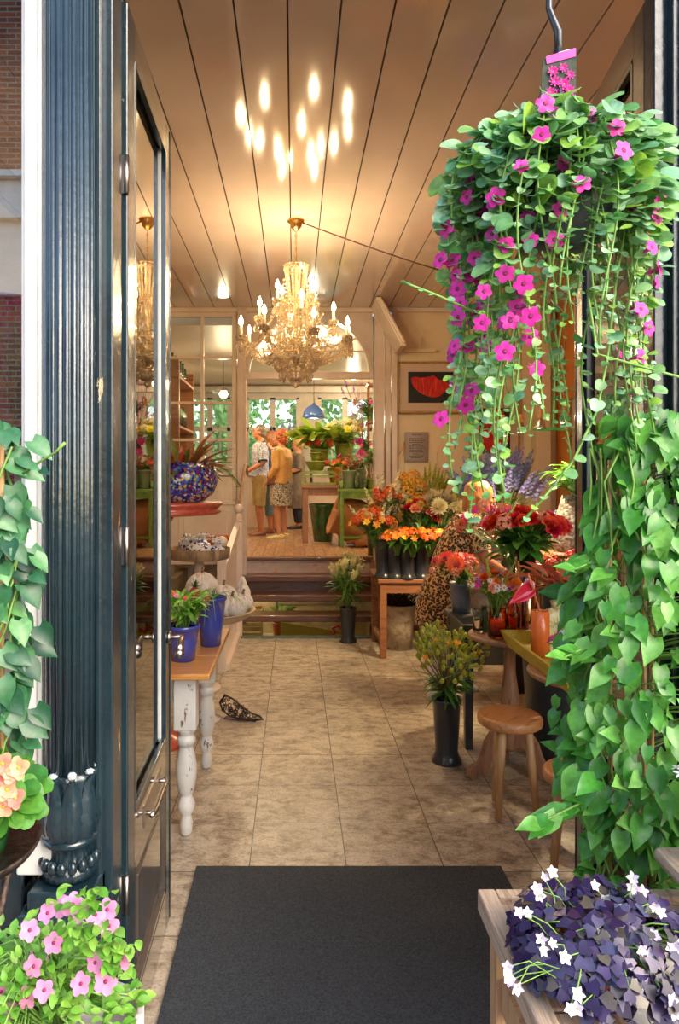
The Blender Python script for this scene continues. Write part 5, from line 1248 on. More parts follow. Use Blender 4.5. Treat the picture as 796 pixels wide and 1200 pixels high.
def person(label,loc,rz,j,skin,yaw=0,tilt=0,look=None,vox=.009,hs=1):
    t=thing('person',label,'person',loc,rz)
    m=MB(); g=lambda k:j[k]
    loft(m,[(g('pel')-V((0,0,.10)),.10,.08),(g('pel'),.165,.115),(g('wai'),.125,.095),(g('che'),.155,.105),((g('shl')+g('shr'))/2,.15,.085),(g('nec'),.055,.055)])
    for s_,sd in (('l',-1),('r',1)):
        sh,el,wr=g('sh'+s_),g('el'+s_),g('wr'+s_); m.tube([g('che')*.3+sh*.7,sh,sh.lerp(el,.3),el,el.lerp(wr,.3),wr],[.05,.052,.047,.038,.038,.025],12)
        hand(m,wr,(wr-el),-sd*1.0)
        hi,kn,an=g('hi'+s_),g('kn'+s_),g('an'+s_); m.tube([hi+V((0,0,.06)),hi,hi.lerp(kn,.3),kn,kn.lerp(an,.3),an.lerp(kn,.2),an,an-V((0,0,.03))],[.08,.085,.078,.052,.055,.036,.033,.03],14)
        m.tube([an+V((0,-.03,-.045)),an+V((0,.05,-.045)),an+V((0,.13,-.06)),an+V((0,.17,-.065))],[.03,.035,.03,.015],10)
    H=g('hea'); Rz=Euler((tilt,0,yaw)).to_matrix(); 
    m.tube([g('nec')-V((0,0,.05)),g('nec')+V((0,0,.02)),H-V((0,.01,.05))],[.06,.052,.05],12)
    def hp(p): return H+Rz@(V(p)*hs)
    m.ell(hp((0,-.012,.02)),V((.073,.090,.092))*hs,M=Rz,seg=20,rings=12); m.ell(hp((0,.018,-.045)),V((.052,.062,.062))*hs,M=Rz,seg=18,rings=12); m.ell(hp((0,.045,-.088)),V((.025,.025,.02))*hs,M=Rz)
    m.tube([hp((0,.072,.02)),hp((0,.092,-.015)),hp((0,.094,-.022)),hp((0,.075,-.03))],[.008,.013,.014,.008],8)
    for s_ in (-1,1): m.ell(hp((s_*.074,-.01,-.01)),V((.010,.018,.030))*hs,M=Rz); m.ell(hp((s_*.033,.062,-.02)),V((.020,.014,.016))*hs,M=Rz)
    m.tube([hp((-.022,.074,-.052)),hp((0,.084,-.052)),hp((.022,.074,-.052))],[.005,.009,.005],6)
    b=m.obj('body',skin,t); mo=b.modifiers.new('r','REMESH'); mo.mode='VOXEL'; mo.voxel_size=vox; mo.use_smooth_shade=True
    mo=b.modifiers.new('s','SMOOTH'); mo.factor=.5; mo.iterations=3
    for s_ in (-1,1):
        e=MB(); e.ell(hp((s_*.03,.076,.008)),V((.013,.007,.008))*hs,M=Rz,seg=10,rings=6); e.obj('eye',EYEM,t)
    e=MB(); e.tube([hp((-.022,.079,-.054)),hp((0,.0915,-.054)),hp((.022,.079,-.054))],[.003,.006,.003],6,sq=.8); e.obj('mouth',LIPM,t)
    for s_ in (-1,1):
        e=MB(); e.tube([hp((s_*.046,.070,.028)),hp((s_*.03,.082,.034)),hp((s_*.015,.082,.030))],[.003,.004,.003],5); e.obj('eyebrow',BROWM,t)
    return t,hp,Rz
EYEM=mat('eye_dark',(.05,.03,.02),rough=.2); LIPM=mat('lips',(.45,.08,.07),rough=.4); BROWM=mat('brow',(.14,.07,.03),rough=.8)
def garment(t,name,mt,build,vox=.010,sm=2):
    m=MB(); build(m); o=m.obj(name,mt,t); mo=o.modifiers.new('r','REMESH'); mo.mode='VOXEL'; mo.voxel_size=vox; mo.use_smooth_shade=True
    mo=o.modifiers.new('s','SMOOTH'); mo.factor=.5; mo.iterations=sm; return o
def top(j,hem=.0,sleeve=1.0,ex=.018,open_=0):
    def f(m):
        g=lambda k:j[k]
        loft(m,[(g('pel')+V((0,0,hem)),.170+ex,.125+ex),(g('wai'),.140+ex,.108+ex),(g('che'),.162+ex,.115+ex),((g('shl')+g('shr'))/2+V((0,0,.0)),.158+ex,.09+ex),(g('nec')-V((0,0,.025)),.085,.07)],26)
        for s_ in 'lr':
            sh,el,wr=g('sh'+s_),g('el'+s_),g('wr'+s_); full=[sh.lerp(g('che'),.25),sh,sh.lerp(el,.5),el,el.lerp(wr,.5),wr.lerp(el,.06)]; rr=[.066,.066,.062,.052,.046,.038]
            if sleeve<1: full=full[:3] if sleeve<.6 else full[:4]; 
            elif sleeve<1.5: full=full[:4]+[el.lerp(wr,.25)]
            m.tube(full,rr[:len(full)],14)
    return f
def shorts(j,low=.52,ex=.025,r1=.085):
    def f(m):
        g=lambda k:j[k]
        loft(m,[(g('pel')-V((0,0,.10)),.165+ex*.6,.115+ex*.6),(g('pel'),.170+ex*.5,.122+ex*.5),(g('pel')+V((0,0,.09)),.145+ex*.5,.11+ex*.5)],24)
        for s_ in 'lr':
            hi,kn,an=g('hi'+s_),g('kn'+s_),g('an'+s_); z=lambda u: hi.lerp(kn,u) if u<=1 else kn.lerp(an,u-1)
            m.tube([hi+V((0,0,.04)),hi,z(low*.5),z(low)],[.09+ex*.4,.095+ex*.4,(.095+r1)/2+ex*.3,r1],16)
    return f
def skirt(j,z1,r1,ry1=None):
    def f(m):
        p=j['pel']; loft(m,[(V((p.x,p.y,z1)),r1,ry1 or r1*.8),(V((p.x,p.y,(z1+p.z)/2)),r1*.99+.01,(ry1 or r1*.8)+.01),(p-V((0,0,.02)),.19,.145),(p+V((0,0,.10)),.15,.12)],26)
    return f
def hair(t,hp,Rz,mt,kind='short',hs=1):
    m=MB(); w=lambda a,t_:1+.04*sin(a*13+3*sin(t_*4))+.03*sin(a*7+t_*9)
    if kind=='short': m.ell(hp((0,-.028,.035)),V((.083,.092,.088))*hs,M=Rz,seg=40,rings=16,wob=w); m.ell(hp((0,-.055,-.02)),V((.070,.058,.065))*hs,M=Rz,seg=30,rings=12,wob=w)
    if kind=='curly':
        m.ell(hp((0,-.03,.035)),V((.088,.098,.098))*hs,M=Rz,seg=30,rings=16,wob=w); m.ell(hp((0,-.055,-.03)),V((.082,.065,.075))*hs,M=Rz,seg=30,rings=12,wob=w)
        for i in range(60):
            a=R(0,6.28); e=R(-.3,1.4); m.ell(hp((.085*cos(a)*cos(e),-.035+.095*sin(a)*cos(e) if sin(a)<.4 else -.03+.05*sin(a),.03+.09*sin(e))),V((.02,.02,.02)),seg=7,rings=5)
    if kind=='bob':
        m.ell(hp((0,-.03,.03)),V((.092,.100,.098))*hs,M=Rz,seg=44,rings=18,wob=w); m.ell(hp((0,-.055,-.045)),V((.090,.070,.085))*hs,M=Rz,seg=40,rings=14,wob=w)
        for i in range(46):
            a=R(pi*.98,pi*2.02) ; r0=.09; m.tube([hp((.03*cos(a),-.03+.03*sin(a),.125)),hp((.085*cos(a),-.03+.09*sin(a),.075)),hp((.094*cos(a),-.035+.094*sin(a),.0)),hp((.085*cos(a),-.04+.085*sin(a),-.085-R(0,.03)))],[.012,.014,.014,.006],6)
    o=m.obj('hair',mt,t); mo=o.modifiers.new('r','REMESH'); mo.mode='VOXEL'; mo.voxel_size=.006; mo.use_smooth_shade=True
def shoes(t,j,mt,name='shoe',h=.05):
    for s_ in 'lr':
        an=j['an'+s_]; m=MB(); z0=an.z-.085
        loft(m,[(an+V((0,-.065,-.045)),.028,.03),(an+V((0,-.04,-.042)),.040,.040),(an+V((0,.04,-.045)),.043,.038),(an+V((0,.12,-.060)),.046,.024),(an+V((0,.18,-.066)),.036,.018),(an+V((0,.20,-.068)),.018,.012)],16)
        m.tube([an+V((0,-.02,-.03)),an+V((0,-.02,-.0))],[.045,.042],14)
        o=m.obj(name,mt,t,sub=1)
        s=MB(); loft(s,[(an+V((0,-.07,-.078)),.03,.008),(an+V((0,0,-.078)),.046,.008),(an+V((0,.12,-.078)),.050,.008),(an+V((0,.205,-.078)),.028,.008)],14); s.obj('sole',SOLE,o)
SOLE=mat('rubber_sole',(.45,.38,.25),rough=.7)
FZ=.72
# cloth
C={}
C['paleprint']=voro('pale_blue_print_cloth',[(.45,.45,.5),(.25,.28,.38),(.6,.58,.58),(.5,.5,.55),(.2,.22,.32)],scale=70,rough=.9)
C['khaki']=mat('khaki_cloth',(.32,.22,.08),(.42,.3,.12),scale=14,rough=.9,bump=.3)
C['navy']=mat('navy_cloth',(.02,.025,.05),(.04,.05,.08),scale=14,rough=.9,bump=.3)
C['denim']=mat('denim_cloth',(.08,.14,.19),(.16,.24,.28),scale=60,rough=.9,bump=.3)
C['mustard']=mat('apricot_knit',(.62,.31,.09),(.74,.42,.14),scale=60,rough=.9,bump=.5)
C['dressprint']=voro('blue_grey_print_cloth',[(.2,.24,.3),(.42,.42,.42),(.12,.13,.18),(.55,.53,.5),(.3,.33,.38)],scale=75,rough=.9)
C['skirtprint']=voro('beige_black_print_cloth',[(.45,.38,.28),(.08,.07,.07),(.58,.5,.4),(.3,.25,.2),(.62,.56,.46)],scale=70,rough=.9)
C['taupe']=mat('taupe_cloth',(.16,.12,.09),(.24,.19,.14),scale=14,rough=.9,bump=.3)
C['whitec']=mat('white_cloth',(.74,.71,.70),(.82,.79,.78),scale=10,rough=.85,bump=.5,bs=30,stretch=(1,1,3))
C['grey']=mat('grey_cloth',(.14,.14,.15),(.22,.21,.21),scale=14,rough=.9)
C['canvas']=mat('yellow_canvas',(.72,.58,.24),(.8,.68,.34),scale=20,rough=.8); C['leather']=mat('brown_leather',(.16,.05,.025),(.26,.09,.04),scale=20,rough=.4)
def leopard():
    m,nt,b=newmat('leopard_print'); L=nt.links.new
    tc=N(nt,'ShaderNodeTexCoord'); ns=N(nt,'ShaderNodeTexNoise',Scale=70,Detail=2); L(tc.outputs['Object'],ns.inputs['Vector'])
    ad=N(nt,'ShaderNodeVectorMath',operation='MULTIPLY_ADD'); L(ns.outputs['Color'],ad.inputs[0]); ad.inputs[1].default_value=(.012,.012,.012); L(tc.outputs['Object'],ad.inputs[2])
    v=N(nt,'ShaderNodeTexVoronoi',Scale=54); L(ad.outputs[0],v.inputs['Vector'])
    c=ramp(nt,[(0,(.30,.14,.05)),(.22,(.26,.12,.045)),(.26,(.012,.008,.006)),(.52,(.012,.008,.006)),(.58,(.62,.36,.17)),(1,(.68,.42,.22))],v.outputs['Distance'])
    L(c,b.inputs['Base Color']); b.inputs['Roughness'].default_value=.8; return m
C['leo']=leopard()
# 1 man
j=pose(1.68,ell=(-.23,-.02,1.10),wrl=(-.16,.20,.98),elr=(.23,-.03,1.10),wrr=(.15,.20,.96))
t,hp,Rz=person('grey haired person in pale patterned shirt and khaki shorts at the left of the queue',(-.515,10.55,FZ),pi/2+.15,j,SKIN2)
garment(t,'shirt',C['paleprint'],top(j,-.02,.8)); garment(t,'shorts',C['khaki'],shorts(j,1.05,r1=.085)); hair(t,hp,Rz,hairmat('grey_hair',(.10,.07,.045),(.22,.17,.12)),'short'); shoes(t,j,C['leather'])
m=MB(); m.tube([j['nec']+V((.06*cos(a),.055*sin(a)-.005,-.015-.02*sin(a))) for a in [k*pi/10 for k in range(21)]],.012,6,cap=False); m.obj('collar',C['navy'],t)
for s_ in 'lr':
    q=j['sh'+s_].lerp(j['el'+s_],.93); q0=j['sh'+s_].lerp(j['el'+s_],.85); m=MB(); m.tube([q0,q],.070,16); m.obj('cuff',C['navy'],t)
# 2 navy person behind
j=pose(1.60,elr=(.2,.02,1.06),wrr=(.13,.20,1.0))
t,hp,Rz=person('auburn haired person in navy jacket and cropped jeans behind the khaki shorts',(-.36,11.0,FZ),pi/2-.3,j,SKIN2,yaw=-.3)
garment(t,'jacket',C['navy'],top(j,-.12,1.2,.024)); garment(t,'cropped_jeans',C['denim'],shorts(j,1.45,r1=.062)); hair(t,hp,Rz,hairmat('auburn_hair',(.22,.07,.02),(.35,.13,.04)),'bob'); shoes(t,j,C['leather'],'sandal')
# 3 woman in front
j=pose(1.56,elr=(.22,.05,1.02),wrr=(.12,.20,1.27),ell=(-.2,-.02,1.02),wrl=(-.18,.10,.86))
t,hp,Rz=person('red haired person in apricot cardigan and patterned skirt holding a hand to the chin',(-.195,10.1,FZ),pi/2-.45,j,SKIN,yaw=.25)
garment(t,'top',C['dressprint'],top(j,-.02,.5,.012)); garment(t,'skirt',C['skirtprint'],skirt(j,.48,.185,.15))
def cardi(m):
    g=lambda k:j[k]
    for s_ in (-1,1):
        loft(m,[(g('pel')+V((s_*.105,-.02,-.06)),.085,.125),(g('wai')+V((s_*.088,-.02,0)),.075,.112),(g('che')+V((s_*.10,-.015,0)),.078,.122),((g('shl')+g('shr'))/2+V((s_*.10,-.01,.01)),.075,.095),(g('nec')+V((s_*.055,-.015,-.02)),.03,.06)],18)
    loft(m,[(g('pel')+V((0,-.10,-.06)),.15,.04),(g('wai')+V((0,-.088,0)),.12,.04),(g('che')+V((0,-.10,0)),.14,.04),(g('nec')+V((0,-.06,-.03)),.06,.03)],18)
    for s_ in 'lr':
        sh,el,wr=g('sh'+s_),g('el'+s_),g('wr'+s_); m.tube([sh,sh.lerp(el,.5),el,el.lerp(wr,.5),wr.lerp(el,.15)],[.068,.062,.054,.048,.042],14)
garment(t,'cardigan',C['mustard'],cardi); hair(t,hp,Rz,hairmat('red_hair',(.34,.05,.012),(.50,.11,.025)),'curly'); shoes(t,j,C['canvas'])
m=MB(); m.tube([j['shr']+V((-.05,.10,.02)),j['wai']+V((-.02,.15,.02)),j['hil']+V((-.08,.10,.06))],.008,6); o=m.obj('bag_strap',C['leather'],t)
m=MB(); m.box(j['hil']+V((-.10,.06,.05)),(.04,.13,.16)); m.obj('shoulder_bag',C['leather'],t,bevel=.02)
# 4 blond at counter
j=pose(1.55,elr=(.2,.02,1.02),wrr=(.12,.20,.98),ell=(-.2,.02,1.02),wrl=(-.12,.22,.98))
t,hp,Rz=person('blond person in taupe top at the far counter, turned to the left',(.06,12.0,FZ),pi/2+.2,j,SKIN,tilt=-.25)
garment(t,'tunic',C['taupe'],top(j,-.02,.8)); garment(t,'apron',C['taupe'],skirt(j,.36,.20,.17)); garment(t,'trousers',C['navy'],shorts(j,1.9,r1=.055)); hair(t,hp,Rz,hairmat('blond_hair',(.45,.25,.08),(.62,.40,.16)),'short'); shoes(t,j,C['navy'])
m=MB(); m.tube([j['shr']+V((-.07,.09,.03)),j['shr']+V((-.06,0,.075)),j['shr']+V((-.08,-.11,.0)),j['wai']+V((0,-.13,0))],.016,8); m.obj('apron_strap',C['whitec'],t)
# 5 hidden one
j=pose(1.62)
t,hp,Rz=person('person in dark clothes mostly hidden behind the apricot cardigan',(-.24,11.7,FZ),pi/2+.6,j,SKIN2)
garment(t,'sweater',C['navy'],top(j,-.05,2)); garment(t,'shorts',C['grey'],shorts(j,.9,r1=.085)); hair(t,hp,Rz,hairmat('brown_hair',(.10,.05,.02),(.18,.09,.04)),'short'); shoes(t,j,C['navy'])
# 6 leopard dress
j=pose(1.62,pel=(0,.02,.88),wai=(0,.045,1.02),che=(0,.115,1.18),nec=(0,.205,1.335),hea=(0,.262,1.455),shl=(-.165,.155,1.275),shr=(.165,.155,1.275),
    elr=(.20,.235,1.015),wrr=(.17,.42,.90),ell=(-.19,.28,1.03),wrl=(-.13,.46,1.0),hil=(-.085,.01,.84),hir=(.085,.01,.84),
    knl=(-.09,.04,.46),knr=(.09,-.06,.46),anl=(-.09,.06,.085),anr=(.09,-.10,.085))
t,hp,Rz=person('person with a blond bob in a leopard print dress and white trousers arranging flowers',(1.12,5.15,0),-pi/2,j,SKIN2,tilt=-.12,vox=.006)
def dress(m):
    g=lambda k:j[k]; p=g('pel')
    loft(m,[((0,-.035,.52),.20,.205),((0,-.03,.62),.205,.20),((0,-.01,.76),.20,.18),(p,.195,.155),(g('wai'),.168,.135),(g('che'),.182,.135),((g('shl')+g('shr'))/2+V((0,0,.01)),.170,.105),(g('nec')-V((0,.01,.005)),.078,.072)],30)
    for s_ in 'lr':
        sh,el=g('sh'+s_),g('el'+s_); m.tube([sh.lerp(g('che'),.3),sh,sh.lerp(el,.35),sh.lerp(el,.72)],[.07,.072,.074,.066],16)
garment(t,'leopard_dress',C['leo'],dress,.007); 
for s_ in 'lr':
    q=j['sh'+s_].lerp(j['el'+s_],.70); q0=j['sh'+s_].lerp(j['el'+s_],.76); m=MB(); m.tube([q,q0],.0665,16); m.obj('sleeve_trim',C['taupe'],t)
garment(t,'white_trousers',C['whitec'],shorts(j,1.86,r1=.055),.008); hair(t,hp,Rz,hairmat('reddish_blond_hair',(.30,.09,.02),(.52,.22,.06)),'bob'); shoes(t,j,C['whitec'],'trainer')
m=MB(); w_=j['wrr'].lerp(j['elr'],.12); m.tube([w_+V((.028*cos(a),0,.028*sin(a))) for a in [k*pi/6 for k in range(13)]],.003,5,cap=False); m.obj('bracelet',M['brass'],t)
BK_W=38
CE_W=40
# ================================================================== BACK ROOM CONTENTS
# trees outside the far windows
for i,(px,D,zc_,r) in enumerate(((225,17,3.2,1.5),(322,18.6,3.4,1.75),(415,17.2,3.1,1.6))):
    t=thing('garden_tree',['leafy green tree outside the far window, behind the glazed partition','leafy green tree outside the left far window above the queue','leafy green tree outside the right far window'][i],'tree',((px-VX)*D/F,D,-.1))
    m=MB()
    for k in range(1900):
        d=V((R(-1,1),R(-1,.6),R(-1,1))); d.normalize(); p=d*r*R(.6,1)+V((0,0,zc_)); a=R(0,6.28); m.leaf(p,(cos(a),R(-.6,.2),sin(a)),(0,-1,R(.2,1)),R(.12,.22),.10,'oval',.2,.3,k=3)
    m.obj('crown',LF['tree'],t); m=MB(); m.tube([(0,0,0),(.1,0,1.2),(0,.1,2.4),(0,0,3.2)],[.16,.13,.1,.05],10); m.obj('trunk',M['bark'],t)
m=MB(); m.box((0,21,-.15),(26,15.8,.1)); struct(m.obj('ground_back',mat('garden_ground',(.2,.22,.1),(.3,.32,.16),scale=3,rough=1)))
# blue dome lamp
c=at(368,490,10.5)
t=thing('pendant_lamp','blue dome lampshade hanging in the back room before the far windows','lamp',c)
m=MB(); m.lathe([(.175,0),(.170,.05),(.145,.12),(.09,.175),(.03,.20),(.02,.225),(.0,.23)],seg=36); m.lathe([(.178,-.003),(.178,.006),(.172,.006)],seg=36); m.obj('dome_shade',mat('cobalt_enamel',(.05,.12,.42),(.08,.18,.52),scale=6,rough=.25,coat=.5),t,solid=.003)
m=MB(); m.tube([(0,0,.22),(0,0,3.3-c.z)],.006,6); m.obj('cord',M['iron'],t)
m=MB(); m.ell((0,0,.05),.035,seg=14,rings=9); m.obj('bulb',M['lampbulb'],t); lamp('POINT',c+V((0,0,-.03)),BK_W,(1,.82,.58),.05,'lamp_light')
# glass lamp behind partition
c=at(262,462,10.2); t=thing('pendant_lamp','bright bulb lamp seen through the glazed partition at the left','lamp',c)
m=MB(); m.ell((0,0,0),.06,seg=18,rings=12); m.obj('bulb',M['lampbulb'],t); m=MB(); m.lathe([(.02,.12),(.10,.06),(.19,.03),(.19,.025),(.1,.05),(.02,.1)],seg=28); m.obj('shade',M['clear'],t)
m=MB(); m.tube([(0,0,.05),(0,0,3.3-c.z)],.005,6); m.obj('cord',M['iron'],t); lamp('POINT',c+V((0,-.0,-.12)),BK_W,(1,.76,.45),.06,'lamp_light')
for i,(x,y) in enumerate(((.35,8.7),(-.35,9.3),(1.0,11.8))):  # ceiling lamps added to brighten the dark back room
    t=thing('ceiling_spot',['small ceiling lamp just behind the arch','small ceiling lamp above the queue of people','small ceiling lamp near the right far window'][i],'lamp',(x,y,3.31)); m=MB(); m.lathe([(0,0),(.06,0),(.055,-.04),(.04,-.05),(0,-.05)],seg=20); m.obj('housing',M['chrome'],t); m=MB(); m.lathe([(0,-.051),(.038,-.051),(.03,-.06),(0,-.064)],seg=16); m.obj('lens',M['lampbulb'],t)
    lamp('POINT',(x,y,3.18),BK_W*1.2,(1,.78,.48),.06,'spot_light')
# shelf rack at left behind the partition
t=thing('bottle_rack','dark rack with green bottles seen through the top left panes','shelf',(-1.55,9.0,FZ))
m=MB()
for z in (.3,.9,1.5,2.1): m.box((0,0,z),(.34,1.2,.03))
for yy in (-.6,.6): m.box((0,yy,1.15),(.34,.04,2.3))
m.obj('rack_frame',M['bench'],t)
for k in range(5):
    for z in (1.515,2.115):
        jar('green_bottle','green glass bottle on the rack behind the glazed partition',(-1.5,8.6+k*.2,FZ+z),.05,.30,M['greenglass'],.35,'bottle')['group']='green bottles on the rack'
# far counter
t=thing('far_counter','pale counter under the far windows behind the people','counter',(-.3,12.65,FZ))
m=MB(); m.box((0,0,.95),(2.6,.5,.05)); m.obj('worktop',M['white'],t,bevel=.005); m=MB(); m.box((0,.03,.46),(2.5,.42,.92)); m.obj('cupboard',M['pinkp'],t)
bouquet('tall_bouquet','mixed blue and salmon flowers standing on the far counter above the queue',(-.12,12.5,FZ+1.0),.78,.30,[(FM['delf'],5,.07,.1,1),(FM['rosesalmon'],3,.10,.2,1),(FM['orst'],4,.07,.2,1)],LF['mid'],70,.22)
pot('green_vase','tall green vase on the far counter above the queue',(-.12,12.5,FZ+.975),.07,.09,.3,M['greenglaze'],'vase')
t=thing('wall_sign','small pinned sheet on the pier between the far windows','notice',at(362,494,12.98)); m=MB(); m.box((0,-.005,0),(.24,.006,.2)); m.obj('sheet',M['paper'],t)
# brown table with green pots
tx,ty=.62,9.75
t=thing('brown_table','brown wooden table crowded with green glazed pots in the back room','table',(tx,ty,FZ))
m=MB(); m.box((0,0,.76),(1.05,.66,.04)); m.obj('top',M['pedw'],t,bevel=.005); m=MB()
for yy in (-.29,.29): m.box((0,yy,.69),(.95,.025,.10))
m.obj('apron',M['pedw'],t)
for sx in (-.47,.47):
    for sy in (-.28,.28):
        m=MB(); m.box((sx,sy,.37),(.075,.075,.74)); m.obj('leg',M['pedw'],t,bevel=.004)
tz=FZ+.781
def gp(label,x,dy,r0,r1,h,mt,z=0): return pot('glazed_pot',label,(x,ty+dy,tz+z),r0,r1,h,mt)
t=thing('green_crate','low lime green crate standing on the brown table','crate',(tx-.28,ty-.12,tz))
m=MB()
for z in (.02,.12,.17): m.box((0,-.13,z),(.46,.015,.03)); m.box((0,.13,z),(.46,.015,.03))
for sx in (-.22,.22): m.box((sx,0,.10),(.02,.25,.19))
m.box((0,0,.19),(.46,.27,.012)); m.box((0,0,.01),(.46,.27,.015)); m.obj('crate_boards',M['limeglaze'],t)
gp('wide olive green tureen on the lime green crate',.30,-.12,.09,.15,.13,M['limeglaze'],.2)
gp('small olive pot on top of the wide green tureen',.30,-.12,.06,.085,.12,M['limeglaze'],.33)
gp('olive pot of red berries left of the tall green pot',.36,.10,.10,.13,.20,M['limeglaze'],.297)
t=thing('pot_stand','little wooden riser lifting the pots at the back of the brown table','stand',(.52,ty+.14,tz)); m=MB(); m.box((0,0,.28),(.62,.34,.03)); m.obj('board',M['pedw'],t)
m=MB(); m.box((-.28,0,.13),(.03,.3,.26)); m.box((.28,0,.13),(.03,.3,.26)); m.obj('sides',M['pedw'],t)
gp('tall olive green pot of cream flowers on the riser',.70,.12,.10,.13,.28,M['limeglaze'],.297)
gp('orange and yellow speckled pot at the middle of the brown table',.60,-.14,.10,.14,.24,voro('speckled_flower_glaze',[(.6,.12,.01),(.4,.4,.03),(.7,.35,.02),(.15,.25,.02)],scale=40,rough=.4),0)
gp('greyish pot at the right end of the brown table',.88,-.10,.08,.11,.20,M['sage'],0)
bouquet('fig_plant','broad pale green leaves fanning out above the brown table',(.40,ty+.1,tz+.46),.30,.44,[],LF['lime'],70,.25,lw=.6,lz=(.5,1),cat='plant',lkind='round')
bouquet('berry_bunch','red berries and salmon flowers in the olive pot on the riser',(.36,ty+.08,tz+.47),.16,.20,[(FM['corcl'],7,.06,.1,1),(FM['mumy'],5,.05,.2,1)],LF['lime'],40,.12)
bouquet('cream_bouquet','cream and yellow flower heads rising above the tall olive pot',(.70,ty+.1,tz+.55),.34,.30,[(FM['hydy'],10,.075,.1,1),(FM['mumy'],6,.06,.2,1)],LF['lime'],90,.18)
bouquet('flower_heap','orange and red flower heads heaped over the speckled pot',(.60,ty-.14,tz+.2),.14,.20,[(FM['orst'],12,.045,.1,1),(FM['corcl'],5,.05,.2,1)],LF['lime'],50,.10)
bouquet('leafy_bunch','pale leaves spilling from the greyish pot on the brown table',(.88,ty-.1,tz+.16),.2,.2,[(FM['pinkst'],4,.03,.2,1)],LF['mid'],60,.12)
pot('green_jar','big dark green glazed jar on the floor under the brown table',(.40,ty-.02,FZ),.13,.19,.52,M['greenglaze'],'jar',lh=.05)
# green table
tx2,ty2=.86,9.0
t=thing('green_table','tall narrow green painted table holding small glass and sage pots','table',(tx2+.10,ty2,FZ))
m=MB(); m.box((0,0,.72),(.78,.42,.035)); m.obj('top',M['greenp'],t,bevel=.004); m=MB()
for yy in (-.18,.18): m.box((0,yy,.665),(.7,.02,.09)); m.box((0,yy,.13),(.7,.025,.03))
m.obj('rails',M['greenp'],t)
for sx in (-.36,.36):
    for sy in (-.18,.18):
        m=MB(); m.box((sx,sy,.355),(.045,.045,.71)); m.obj('leg',M['greenp'],t,bevel=.003)
zz=FZ+.738
for i,(x,dy,r,h,mt,lb) in enumerate(((.70,-.02,.085,.24,'sage','largest sage green pot at the left of the green table'),(.86,.08,.07,.26,'sage','taller sage pot at the back of the green table'),(.98,-.06,.06,.13,'limeglaze','small yellow green pot at the front of the green table'),(1.16,.05,.06,.16,'sage','sage pot at the right end of the green table'))):
    pot('glazed_pot',lb,(x,ty2+dy,zz),r*.8,r,h,M[mt])
for i,(x,dy,h) in enumerate(((.60,-.08,.30),(.79,-.12,.28),(.90,-.12,.32),(1.08,-.1,.34),(1.10,.08,.36),(1.02,.12,.42))):
    jar('glass_bottle',['clear glass bottle at the left end of the green table','clear glass bottle beside the largest sage pot','clear glass bottle left of the small yellow green pot','clear glass bottle right of the small yellow green pot','tall clear bottle at the right end of the green table','tallest clear bottle at the back of the green table'][i],(x,ty2+dy,zz),.035,h,M['clear'],.4,'bottle')
bouquet('leafy_bunch','brownish sprigs in the sage pots on the green table',(.78,ty2,zz+.22),.30,.26,[(FM['pinkst'],6,.03,.2,1)],LF['rust'],50,.09,stemm=STEMR)
bouquet('leafy_bunch','fresh green sprigs with small red flowers on the green table',(1.05,ty2+.02,zz+.22),.42,.24,[(FM['corcl'],5,.03,.2,1),(FM['daisyw'],5,.025,.2,1)],LF['mid'],70,.10)
# burlap bag basket
t=thing('burlap_basket','large brown burlap bag slumped on its side under the green table','basket',(.84,9.12,FZ),.1)
m=MB(); rot=Euler((0,math.radians(-68),0)).to_matrix()
m.lathe([(.02,-.34),(.20,-.30),(.27,-.12),(.28,.05),(.24,.22),(.26,.30),(.285,.33),(.25,.31),(.215,.2),(.10,.05),(0,.0)],c=(-.02,0,.30),M=rot,seg=36,wob=lambda a,z:1+.05*sin(a*5+z*9)+.03*sin(a*11)); m.obj('bag_body',M['burlap'],t)
m=MB(); m.tube([(-.1,-.26,.05),(.1,-.30,.10),(.3,-.26,.05)],[.05,.07,.04],10); m.tube([(-.2,-.22,.06),(.02,-.28,.12),(.3,-.2,.18)],[.03,.045,.03],10); m.obj('folds',M['burlap'],t)
pot('flower_bucket','dark bucket on the plank floor right beside the burlap bag',(.90,7.98,FZ+.0),.06,.08,.34,M['bucket'],'bucket')
# tall dark stand with hanging plants at right in back room
t=thing('plant_tower','slim dark wooden stand with trailing plants at the right inside the arch','stand',(1.20,10.4,FZ))
m=MB(); 
for sx in (-.10,.10): m.box((sx,0,1.15),(.04,.04,2.3))
m.obj('posts',M['bench'],t); m=MB()
for z in (.5,1.1,1.7,2.25): m.box((0,0,z),(.24,.3,.03))
m.obj('shelves',M['bench'],t)
for i,z in enumerate((1.13,1.73)):
    bouquet('leafy_bunch',['dark trailing plant on the lower shelf of the slim stand','dark trailing plant on the upper shelf of the slim stand'][i],(1.14,10.35,FZ+z-.01),.34,.22,[(FM['pinkst'],4,.04,.2,1)],LF['dark'],110,.13,cat='plant')
bouquet('dried_alliums','dark round dried seed heads on long stems before the right far window',(1.02,10.3,FZ+1.35),1.0,.45,[(FM['purs'],7,.05,.2,1)],LF['rust'],10,.1,tilt=(-.1,0),stemm=STEMR)
for i,(px,py) in enumerate(((412,520),(421,519),(424,532))):
    c=at(px,py,10.0); m=MB()
    m.tube([(0,0,.09),(0,0,3.3-c.z)],.003,5); 
    for k in range(12):
        a=k*2.4; m.leaf((0,0,.02),(cos(a),0.2,sin(a)),(0,-1,.2),.07,.03,'oval',.2,.3,k=3)
    tag(m.obj('hanging_ornament',P['magenta'],loc=c),['small dark pink hanging ornament, leftmost before the right far window','small dark pink hanging ornament, upper one near the slim stand','small dark pink hanging ornament, lowest near the slim stand'][i],'ornament')
